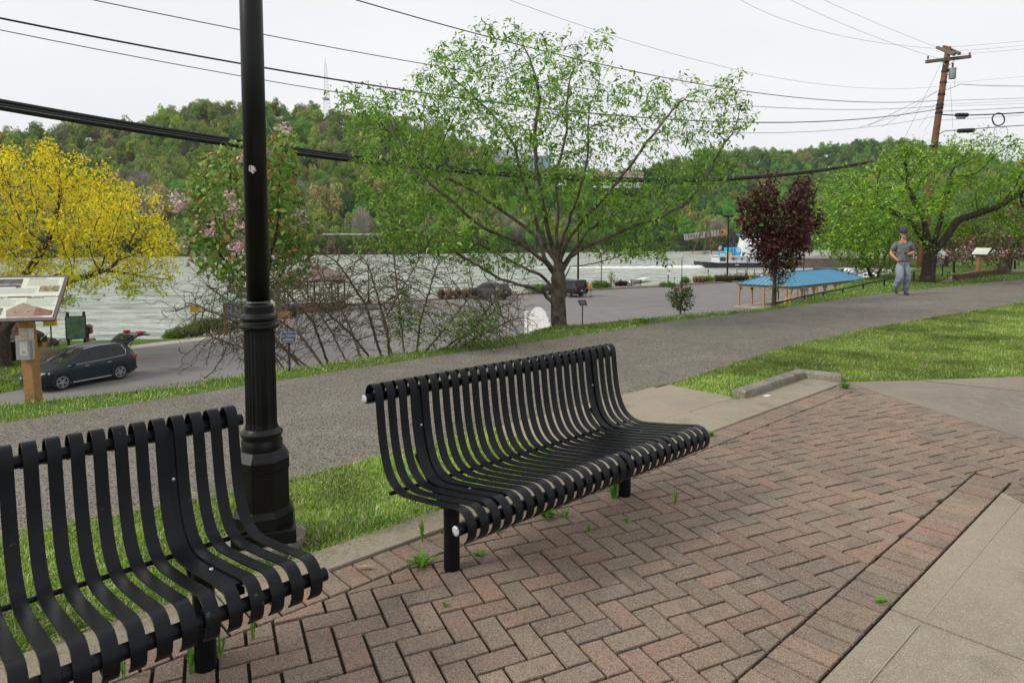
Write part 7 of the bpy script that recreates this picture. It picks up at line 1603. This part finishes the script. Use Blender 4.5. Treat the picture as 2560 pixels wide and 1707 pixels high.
MB().box((5.4, -1.5, 3.45), (1.7, 1.5, .9)).build('skiff', bblue, T, bev=.1); MB().box((5.4, -2.3, 3.3), (1.3, .04, .35)).build('skiff_panel', bwh, T)
for x, z, w_2, h_2, m_2 in ((5.3, 2.1, 1.4, .9, mat('dark_green_opening', (.06, .08, .05), .6)), (6.4, 2.1, .35, .6, M['glass']), (10.1, 2.15, .45, .45, M['glass']), (11.9, 1.95, .45, 1.05, mat('maroon_door', (.10, .02, .02), .5)), (13.3, 1.65, .4, .25, M['glass']), (11.0, 3.6, .35, .35, M['glass']), (10.6, 3.3, .55, .7, M['ink'])):
    MB().box((x, -2.82 if z < 2.9 else -2.22+.0*z, z), (w_2, .06, h_2)).build('window' if m_2 is M['glass'] else 'door', m_2, T)
MB().lathe((7.9, -2.84, 2.2), [(.20, 0), (.38, 0), (.38, .05), (.20, .05)], 18, M=Matrix.Rotation(R(90), 3, 'X')).build('life_ring', mat('ring_red', (.42, .05, .07), .6), T)
MB().box((8.6, -2.84, 2.28), (.75, .04, .30)).box((8.45, -2.845, 2.08), (.5, .04, .2)).build('emblem', mat('emblem_orange', (.55, .25, .14), .6), T)
MB().box((8.6, -3.63, .75), (.9, .04, .14)).build('draft_marks', bwh, T)
rl_ = MB()
for y in (-3.2,):
    for x in np.arange(4.2, 16, .85): rl_.bar((x, y, 2.93), (x, y, 3.85), .04)
    rl_.bar((4.2, y, 3.85), (16, y, 3.85), .05).bar((4.2, y, 3.4), (16, y, 3.4), .03)
for x in np.arange(8.5, 21, 1.2): rl_.bar((x, -3.5, 1.2), (x, -3.5, 2.0), .04)
rl_.bar((8.5, -3.5, 2.0), (21, -3.5, 2.0), .04); rl_.build('railing', mat('boat_rail', (.10, .2, .28), .5), T)
MB().tube([(5.9, 0, 2.9), (5.9, 0, 5.4)], .04, 6).build('flagstaff', M['steel'], T); MB().add([(5.9, 0, 5.4), (5.1, .1, 5.3), (5.2, .05, 4.2), (5.9, 0, 4.7)], [(0, 1, 2, 3)]).build('flag', mat('faded_flag', (.45, .14, .16), .7, noise=(3, (.6, .5, .5), 2, .4, .6)), T)
MB().tube([(11.2, 0, 8.2), (11.2, 0, 9.6)], .05, 6).box((11.2, 0, 9.3), (1.0, .15, .35)).build('radar_mast', M['capw'], T)
def barge(x0, x1, label, seed):
    T = empty('barge', (x0, BY+1.0, WZ), R(2), label, 'barge'); Lb = x1-x0
    bm_ = mat('barge_steel', (.10, .085, .075), .8, noise=((.5, (.17, .10, .07), 5, .45, .65), (1.6, (.05, .045, .045), 4, .5, .7)))
    MB().box((Lb/2, 0, .75), (Lb, 10, 1.7)).build('hull', bm_, T, bev=.1); MB().box((Lb/2, -4.6, 1.95), (Lb-2, .25, .75)).box((Lb/2, 4.6, 1.95), (Lb-2, .25, .75)).box((1.2, 0, 1.95), (.25, 9, .75)).box((Lb-1.2, 0, 1.95), (.25, 9, .75)).build('coaming', bm_, T)
    g = np.random.default_rng(seed); nx, ny = 60, 14; X, Y = np.meshgrid(np.linspace(2, Lb-2, nx), np.linspace(-4.3, 4.3, ny), indexing='ij'); Z = 1.9+.9*np.cos(Y/4.3*1.5)*(1+.35*np.sin(X*.55+seed))+g.normal(0, .07, X.shape)
    i = np.arange(nx-1)[:, None]; j = np.arange(ny-1)[None]; Q = np.stack([i*ny+j, (i+1)*ny+j, (i+1)*ny+j+1, i*ny+j+1], -1).reshape(-1, 4)
    npmesh('coal_heap', np.c_[X.ravel(), Y.ravel(), Z.ravel()], Q, mat('aggregate', (.16, .13, .11), .95, noise=(2, (.26, .20, .17), 5, .4, .7)), T)
barge(bx0+23.9, bx0+72, 'rust-brown loaded barge pushed by the towboat, seen between the purple plum and the green tree', 3); barge(bx0+73, bx0+125, 'second rust-brown loaded barge at the head of the tow, behind the jogging man', 5)
# wake
g = np.random.default_rng(2); nx, ny = 170, 16; X, Y = np.meshgrid(np.linspace(0, -46, nx), np.linspace(-1, 1, ny), indexing='ij'); wdt = 1.6+(-X)*.05; fade = np.exp(X/26); Zw = (.75*fade*(1-np.abs(Y)**1.5)*(.55+.5*np.sin(X*1.1+Y*2)**2)+g.normal(0, .10, X.shape)*fade)-.12+.10*fade
V = np.c_[(bx0+4.2+X).ravel(), (BY-1.2+Y*wdt).ravel(), (WZ+np.where(np.abs(Y) > .98, -.2, Zw)).ravel()]; i = np.arange(nx-1)[:, None]; j = np.arange(ny-1)[None]
tag(npmesh('wake_foam', V, np.stack([i*ny+j, i*ny+j+1, (i+1)*ny+j+1, (i+1)*ny+j], -1).reshape(-1, 4), mat('foam', (.82, .84, .83), .7, noise=(1.2, (.6, .66, .62), 4, .5, .7)), smooth=True), kind='stuff')
# ---------------------------------------------------------------- rusty conveyor, trestle, houses, mast on the far shore
rust = mat('rust', (.10, .045, .03), .9, noise=(.8, (.16, .08, .05), 5, .4, .7)); 
CYD = 296.0; A_ = at(1712, 593, CYD); B_ = at(1816, 580, CYD); T = empty('conveyor', (0, 0, 0), 0, 'long grey-white conveyor gallery with a rusty orange end on rusty legs over the waterline', 'conveyor')
dv = (B_-A_); 
gal = mat('gallery_sheet', (.36, .35, .34), .7, noise=((.35, (.22, .20, .19), 4, .45, .65), (1.2, (.30, .22, .16), 5, .6, .75)))
C_ = A_.lerp(B_, .80); MB().bar(A_, C_, 2.6, 2.5).build('gallery', gal, T); MB().bar(C_, B_, 2.9, 2.7).build('end_house', mat('rusty_orange', (.52, .24, .03), .8, noise=((.6, (.20, .09, .03), 5, .45, .6),)), T)
rb_ = MB()
for k in range(13): p = A_.lerp(C_, k/12); rb_.bar(p+Vector((0, -1.36, -1.2)), p+Vector((0, -1.36, 1.25)), .16)
rb_.bar(A_+Vector((0, -1.36, -1.45)), B_+Vector((0, -1.36, -1.5)), .25, .35); rb_.build('ribs', rust, T)
wn = B_+dv.normalized()*-2.2; MB().box(wn+Vector((0, -1.5, .3)), (1.0, .06, .9)).build('window', M['ink'], T)
tx_ = at(1768, 570, CYD); lg = MB(); zb_ = WZ-.5
for dx, dy_, xo in ((-12, -2.5, -8.0), (-2.6, -2.5, -1.5), (2.4, -2.5, 1.2), (2.4, 2.5, 1.2), (8.5, -1, 7.2)):
    lg.bar((tx_.x+xo*.3, CYD+dy_*.4, tx_.z+2.2-abs(xo)*.35), (tx_.x+dx*.62, CYD+dy_, zb_), .38)
for z in (-4.6, -2.4, -.3): lg.bar((tx_.x-2.0, CYD-1.8, z), (tx_.x+2.0, CYD-1.8, z), .22)
lg.bar((tx_.x-2.0, CYD-1.8, -4.6), (tx_.x+1.8, CYD-1.8, -2.4), .18).bar((tx_.x+2.0, CYD-1.8, -4.6), (tx_.x-1.8, CYD-1.8, -2.4), .18)
lg.box((tx_.x+.5, CYD, tx_.z+2.4), (4.4, 3.2, .5)).build('tripod_leg', rust, T)
dw = MB(); g = random.Random(3)
for k in range(14): x = tx_.x-8+g.uniform(0, 7); dw.tube([(x-g.uniform(1, 2.6), CYD-4+g.uniform(-1, 1), WZ+g.uniform(0, .5)), (x+g.uniform(1, 2.6), CYD-4+g.uniform(-1, 1), WZ+g.uniform(.3, 1.4))], g.uniform(.10, .22), 6)
tag(dw.build('driftwood', mat('driftwood', (.42, .35, .26), .9)), kind='stuff')
for px, lb_ in ((1835, 'pale piling with dark bracing right of the conveyor end'), (1857, 'tall dark mooring piling right of the conveyor end')):
    p = at(px, 632, 280); T = empty('mooring_pile', (p.x, 280, WZ), 0, lb_, 'piling'); MB().tube([(0, 0, -1), (0, 0, 9.6)], .45, 10).build('pile', M['black_matt'], T); MB().lathe((0, 0, 9.5), [(.6, 0), (.6, .4)], 10).build('cap', M['black_matt'], T)
# trestle legs with a pale beam, left
p = at(827, 590, 262); T = empty('old_trestle', (p.x, 262, WZ), 0, 'rusty A-shaped trestle with a pale beam at the far waterline, left of centre', 'trestle')
MB().bar((-2.1, 0, -.5), (-.3, 0, 8.2), .5).bar((2.1, 0, -.5), (.3, 0, 8.2), .5).bar((-1.2, 0, 3.6), (1.2, 0, 3.6), .3).build('legs', rust, T); MB().bar((-3, 0, 8.6), (19, 0, 8.6), .8, .6).build('beam', mat('pale_beam', (.34, .35, .36), .8), T)
# houses
def house(px, py, Yd, w, d, h, rh, wall, roof, rz, label):
    p = at(px, py, Yd); T = empty('house', (p.x, Yd, p.z-h), rz, label, 'house')
    MB().box((0, 0, h/2-2), (w, d, h+4)).build('wall', wall, T); MB().add([(-w/2-.5, -d/2-.5, h), (w/2+.5, -d/2-.5, h), (w/2+.5, d/2+.5, h), (-w/2-.5, d/2+.5, h), (-w/2-.5, 0, h+rh), (w/2+.5, 0, h+rh)], [(0, 1, 5, 4), (2, 3, 4, 5), (0, 4, 3), (1, 2, 5), (0, 3, 2, 1)]).build('roof', roof, T)
    for x in np.linspace(-w*.34, w*.34, 4): MB().box((x, -d/2-.04, h*.55), (1.1, .1, 1.3)).build('window', M['glass'], T)
    MB().box((w*.12, -d/2-.05, 1.1), (1.0, .12, 2.1)).build('door', M['ink'], T)
rf_g = mat('grey_roof', (.22, .22, .23), .9); rf_w = mat('white_roof', (.6, .61, .62), .7); wl_w = mat('house_white', (.66, .67, .68), .8); wl_b = mat('house_blue', (.30, .42, .50), .8)
house(1290, 378, 455, 26, 12, 6, 3.0, wl_w, rf_w, R(5), 'long white house on the far hill seen through the middle of the big tree')
house(1205, 392, 450, 22, 11, 5, 3, wl_w, rf_g, R(-8), 'white house with grey roof, leftmost of the hill houses behind the big tree')
house(1345, 392, 452, 14, 10, 6, 3, wl_b, rf_w, R(12), 'pale blue house on the far hill behind the centre of the big tree')
house(1555, 440, 430, 26, 11, 4, 2.5, wl_w, mat('brown_roof', (.22, .12, .09), .9), R(-5), 'low brown-roofed house on the far hill behind the right of the big tree')
house(242, 600, 262, 16, 9, 5, 2.6, mat('house_grey', (.17, .17, .17), .9), mat('rusty_grey_roof', (.22, .19, .18), .9), R(8), 'grey riverside shed with a pale roof behind the lower yellow branches')
house(285, 590, 268, 9, 7, 4, 1.2, mat('blue_tarp', (.20, .32, .42), .7), rf_g, R(0), 'small blue-grey shed right of the grey riverside shed behind the yellow tree')
# lattice mast on the hill
p = at(815, 262, 500); pt = at(815, 158, 500); Hm = pt.z-p.z; T = empty('radio_mast', (p.x, 500, p.z-6), 0, 'thin pale lattice radio mast on top of the far wooded hill', 'radio mast'); Hm += 6; mm = MB(); mw = mat('mast_white', (.42, .44, .47), .6)
def mq(z, k): w_ = 3.4*(1-z/Hm)+.7; a = 2.094*k+.3; return Vector((math.cos(a)*w_/1.2, math.sin(a)*w_/1.2, z))
for k in range(3):
    mm.bar(mq(0, k), mq(Hm, k), .17)
ns = 16
for q in range(ns):
    for k in range(3): z0_, z1_ = Hm*q/ns, Hm*(q+1)/ns; mm.bar(mq(z0_, k), mq(z1_, (k+1) % 3), .09); mm.bar(mq(z1_, k), mq(z1_, (k+1) % 3), .09)
mm.build('lattice', mw, T); MB().box((0, 0, Hm*.28), (4.2, 4.2, 1.2)).build('antenna', mw, T); MB().tube([(0, 0, Hm), (0, 0, Hm+4)], .15, 5).build('tip', mw, T)
# ---------------------------------------------------------------- utility pole, wires
PY = 33.0; pb_ = at(2296, 700, PY); pt_ = at(2371, 118, PY); T = empty('utility_pole', (pb_.x, PY, -.3), 0, 'leaning brown utility pole with cross-arms and grey transformer above the round green tree', 'utility pole')
o0 = T.location.copy(); mid_ = at(2338, 345, PY); 
MB().tube([Vector((pb_.x, PY, -.6))-o0, at(2315, 560, PY)-o0, mid_-o0, pt_-o0], [.19, .175, .155, .13], 14).build('pole', M['oldwood'], T, smooth=True)
arm = lambda nm, a, b, dy, r=.11: MB().bar(at(a[0], a[1], PY+dy)-o0, at(b[0], b[1], PY-dy)-o0, r, r*1.15).build(nm, M['greywood'], T)
MB().bar(at(2315, 155, PY-.16)-o0, at(2426, 142, PY-.16)-o0, .13, .15).build('cross_arm', M['greywood'], T)
MB().bar(at(2343, 119, PY+.9)-o0, at(2386, 137, PY-.7)-o0, .12, .13).build('cross_arm', M['greywood'], T)
MB().bar(at(2359, 117, PY+.9)-o0, at(2399, 135, PY-.7)-o0, .12, .13).build('cross_arm', M['greywood'], T)
MB().bar(at(2354, 154, PY-.2)-o0, at(2363, 163, PY-.2)-o0, .03).bar(at(2388, 150, PY-.2)-o0, at(2374, 163, PY-.2)-o0, .03).build('arm_brace', M['steel'], T)
tcx_ = at(2381, 185, PY-.1)-o0; MB().lathe(tcx_+Vector((0, 0, -.24)), [(.14, -.0), (.155, .02), (.16, .46), (.175, .47), (.175, .50), (.10, .53)], 18).build('transformer', mat('transformer_grey', (.30, .34, .36), .5), T, smooth=True).data.set_sharp_from_angle(angle=R(40))
MB().tube([tcx_+Vector((0, 0, .28)), tcx_+Vector((0, 0, .52))], .045, 8).build('bushing', M['greywood'], T)
MB().bar(tcx_, tcx_+Vector((-.35, 0, 0)), .06).build('bracket', M['steel'], T)
ins = MB()
for x, y in ((2320, 150), (2424, 141), (2372, 148)): c = at(x, y-4, PY-.16)-o0; ins.lathe(c, [(.03, -.05), (.05, 0), (.03, .04), (.05, .08), (.02, .11)], 8)
ins.build('insulators', mat('insulator', (.12, .09, .12), .4), T)
for y in (178, 206, 236, 262, 270, 282):
    f = (y-118)/(345-118); c = pt_.lerp(mid_, f)-o0; MB().lathe(c, [(.150+.02*f, -.05), (.155+.02*f, 0), (.150+.02*f, .05)], 12).build('pole_band', M['black_matt'], T)
P0 = np.array([-9.3, 12.0]); P1 = np.array([at(2350, 300, PY).x, PY])
def wire(pts, r, name, label, lat=0.0, t0=-.22, t1=1.0, cat='cable', n=46, m=None, wob=0, end=None):
    """pts: photo pixels on the wire; the wire lies in the vertical plane of the pole line, its sag a parabola through them"""
    d = P1-P0; nn = np.array([-d[1], d[0]])/np.linalg.norm(d); A0 = P0+nn*lat; ts = []; zs = []
    for px, py in pts:
        k = (px-1280)/F; t = (k*A0[1]-A0[0])/(d[0]-k*d[1]); Yd = A0[1]+t*d[1]; ts.append(t); zs.append(at(px, py, Yd).z)
    c = np.polyfit(ts, zs, min(2, len(ts)-1)); tt = np.linspace(t0, t1, n); P = [Vector((A0[0]+d[0]*t, A0[1]+d[1]*t, float(np.polyval(c, t))+wob*math.sin(t*60))) for t in tt]
    o = MB().tube(P, r, 6 if r < .02 else 10).build(name, m or (M['wire'] if r < .012 else M['cable']), smooth=True); return tag(o, label, cat)
wire([(0, 258), (600, 346), (1000, 399), (2000, 432), (2190, 399), (2345, 352)], .040, 'cable_bundle', 'thickest black cable bundle crossing the left half, its upper strand', t0=-.1)
wire([(0, 275), (600, 359), (1000, 412), (2000, 436), (2190, 402), (2345, 356)], .044, 'cable_bundle', 'thickest black cable bundle crossing the left half, its lower strand', t0=-.1, lat=.1)
wire([(0, 266), (300, 309), (600, 352), (1000, 404), (2000, 433), (2345, 354)], .022, 'cable', 'thinner black cable lashed between the two thick strands', t0=-.1, lat=-.12)
wire([(0, 47), (573, 146), (980, 218), (1500, 285), (1850, 310), (2100, 300), (2338, 271)], .019, 'cable', 'black wire, third from the top at the left edge', t0=-.1)
wire([(0, 75), (573, 178), (1000, 252), (1500, 318), (1860, 333), (2330, 290)], .009, 'wire', 'thin black wire, lowest of the three above the thick cable bundle at the left edge', lat=.2, t0=-.1)
wire([(207, 0), (573, 66), (1000, 137), (1500, 225), (1950, 276), (2150, 276), (2338, 262)], .010, 'wire', 'thin black wire entering at the top left and crossing behind the lamp post', lat=-.1, t0=-.1)
wire([(890, 0), (1318, 115), (1725, 206), (1950, 243), (2200, 257), (2340, 250)], .014, 'cable', 'black wire entering at the top left of the big tree and crossing its crown', t0=-.05, lat=.1)
wire([(1262, 0), (1529, 87), (1814, 168), (1950, 199), (2200, 226), (2352, 212)], .005, 'wire', 'very thin wire crossing above the right half of the big tree', lat=-.2, t0=0)
def w3(pts, r, label, name='wire', cat='cable', m=None, k=18):
    P = [at(*p) for p in pts]
    if len(P) == 3:      # quadratic through three points
        a, b, c = P; Q = [a*((1-t)*(1-2*t))+b*(4*t*(1-t))+c*(t*(2*t-1)) for t in np.linspace(0, 1, k)]
    else: Q = P
    return tag(MB().tube(Q, r, 6).build(name, m or (M['wire'] if r < .012 else M['cable']), smooth=True), label, cat)
w3([(1840, -6, 24), (2080, 85, 28), (2343, 122, 33.9)], .0055, 'leftmost of the three thin wires running from the top edge to the utility pole')
w3([(1965, -6, 24), (2160, 82, 28.5), (2355, 150, 33)], .0055, 'middle one of the three thin wires running from the top edge to the utility pole')
w3([(2046, -6, 25), (2200, 62, 29), (2345, 120, 33)], .0055, 'rightmost of the three thin wires running from the top edge to the utility pole')
for (x0, y0, x1, y1, r, lb_) in [(2368, 115, 2600, 94, .006, 'topmost thin wire leaving the utility pole to the right edge'), (2390, 125, 2600, 104, .006, 'second thin wire from the top, right of the utility pole'), (2402, 133, 2600, 113, .006, 'third thin wire from the top, right of the utility pole'), (2370, 204, 2600, 182, .005, 'faint wire right of the transformer'),
    (2352, 250, 2600, 243, .010, 'black wire right of the pole, first below the wavy service cable'), (2350, 259, 2600, 246, .006, 'thin wire right of the pole, second below the wavy service cable'), (2350, 264, 2600, 256, .006, 'thin wire right of the pole, third below the wavy service cable'), (2350, 276, 2600, 265, .012, 'black cable right of the pole just above the lashed cable'), (2345, 298, 2600, 282, .008, 'thin cable right below the upper black splice case')]:
    x2 = 3200; y2 = y1+(y1-y0)*2.2-8; w3([(x0, y0, 33), ((x0+x1)/2+60, (y0+y1)/2, 33.5), (x2, y2, 36)], r, lb_)
w3([(2345, 284, 33), (2600, 279, 34), (3200, 225, 37)], .030, 'thick lashed cable right of the pole carrying the upper splice case and the coil')
w3([(2340, 340, 33), (2362, 328, 33), (2400, 325, 33.1), (2480, 319, 33.3), (2540, 315, 33.6), (2700, 306, 34.5), (3200, 270, 37)], .020, 'thick cable right of the pole carrying the lower splice case')
w3([(2345, 232, 33), (2360, 227, 33), (2385, 218, 33), (2400, 211, 33), (2420, 212, 33), (2450, 214, 33.2), (2480, 215, 33.4), (2560, 216, 34), (2800, 213, 35), (3200, 200, 37)], .013, 'wavy black service cable right of the pole below the transformer')
for a, b, r, lb_ in [((2388, 288), (2421, 288), .10, 'upper black splice case hanging on the cable right of the pole'), ((2393, 328), (2437, 326), .105, 'lower black splice case hanging on the cable right of the pole')]:
    A1, B1 = at(*a, 32.9), at(*b, 32.9); T = empty('splice_case', (0, 0, 0), 0, lb_, 'splice case'); d = B1-A1; MB().tube([A1, A1+d*.04, A1+d*.1, B1-d*.1, B1-d*.04, B1], [r*.4, r*.85, r, r, r*.85, r*.4], 12).build('case', M['black_matt'], T, smooth=True)
    for k in range(7): MB().tube([A1+d*(.14+.12*k), A1+d*(.16+.12*k)], r*1.06, 12).build('rib', M['black_matt'], T)
A1, B1 = at(2391, 296, 32.9), at(2413, 295.5, 32.9); tag(MB().tube([A1, B1], .035, 8).build('splice_case', M['black_matt']), 'small thin black splice tube under the upper splice case', 'splice case')
cc_ = at(2496, 299, 33); Q = [cc_+Vector((math.cos(a)*.30, .02*math.sin(3*a), math.sin(a)*.30)) for a in np.linspace(0, 6.2832, 40)]; tag(MB().tube(Q, .032, 8, cap=False).build('cable_coil', M['cable'], smooth=True), 'black coil of spare cable hanging as a ring on the wires at the right edge', 'cable coil')
cc_ = at(2502, 330, 33); Q = [cc_+Vector((math.cos(a)*.34-.02*math.sin(a), 0, math.sin(a)*.36)) for a in np.linspace(R(120), R(420), 40)]; tag(MB().tube(Q, .009, 6).build('cable_loop', M['wire'], smooth=True), 'thin loose wire loop hanging below the cable coil', 'cable loop')
for (a, b, r, lb_) in [((2353, 158, 33), (2257, 355, 27), .006, 'thin guy wire from the cross-arm down to the left with a small insulator'), ((2348, 226, 33), (2170, 315, 27), .008, 'slanting wire from the pole middle down to the left, upper of the fan'), ((2344, 228, 33), (2205, 318, 28), .006, 'slanting wire from the pole middle down to the left, second of the fan'), ((2342, 262, 33), (2150, 318, 27), .006, 'nearly level slanting wire in the fan left of the pole'), ((2336, 265, 33), (2297, 320, 31), .005, 'short steep guy wire in the fan just left of the pole'), ((2335, 290, 33), (2310, 330, 32), .005, 'lowest short steep wire left of the pole'), ((2376, 212, 33), (2382, 320, 33), .005, 'thin vertical drop wire right of the pole'), ((2390, 178, 32.9), (2386, 215, 32.9), .006, 'short drop wire from the transformer')]:
    w3([a, b], r, lb_)
def mark(px, py, Y_, w, h, m, label, cat, name): 
    p = at(px, py, Y_); T = empty(name, p, 0, label, cat); MB().box((0, 0, 0), (w, .03, h)).build('plate', m, T, bev=.004); return T

# ---------------------------------------------------------------- air
hz_m = bpy.data.materials.new('haze'); hz_m.use_nodes = True; t = hz_m.node_tree; t.nodes.remove(t.nodes['Principled BSDF']); pv = t.nodes.new('ShaderNodeVolumePrincipled'); pv.inputs['Color'].default_value = (.90, .93, .97, 1); pv.inputs['Density'].default_value = .00009; pv.inputs['Anisotropy'].default_value = .2
t.links.new(pv.outputs[0], t.nodes['Material Output'].inputs['Volume'])
hb_ = MB().box((0, 400, 85), (4200, 4200, 190)).build('haze', hz_m); tag(hb_, kind='stuff')
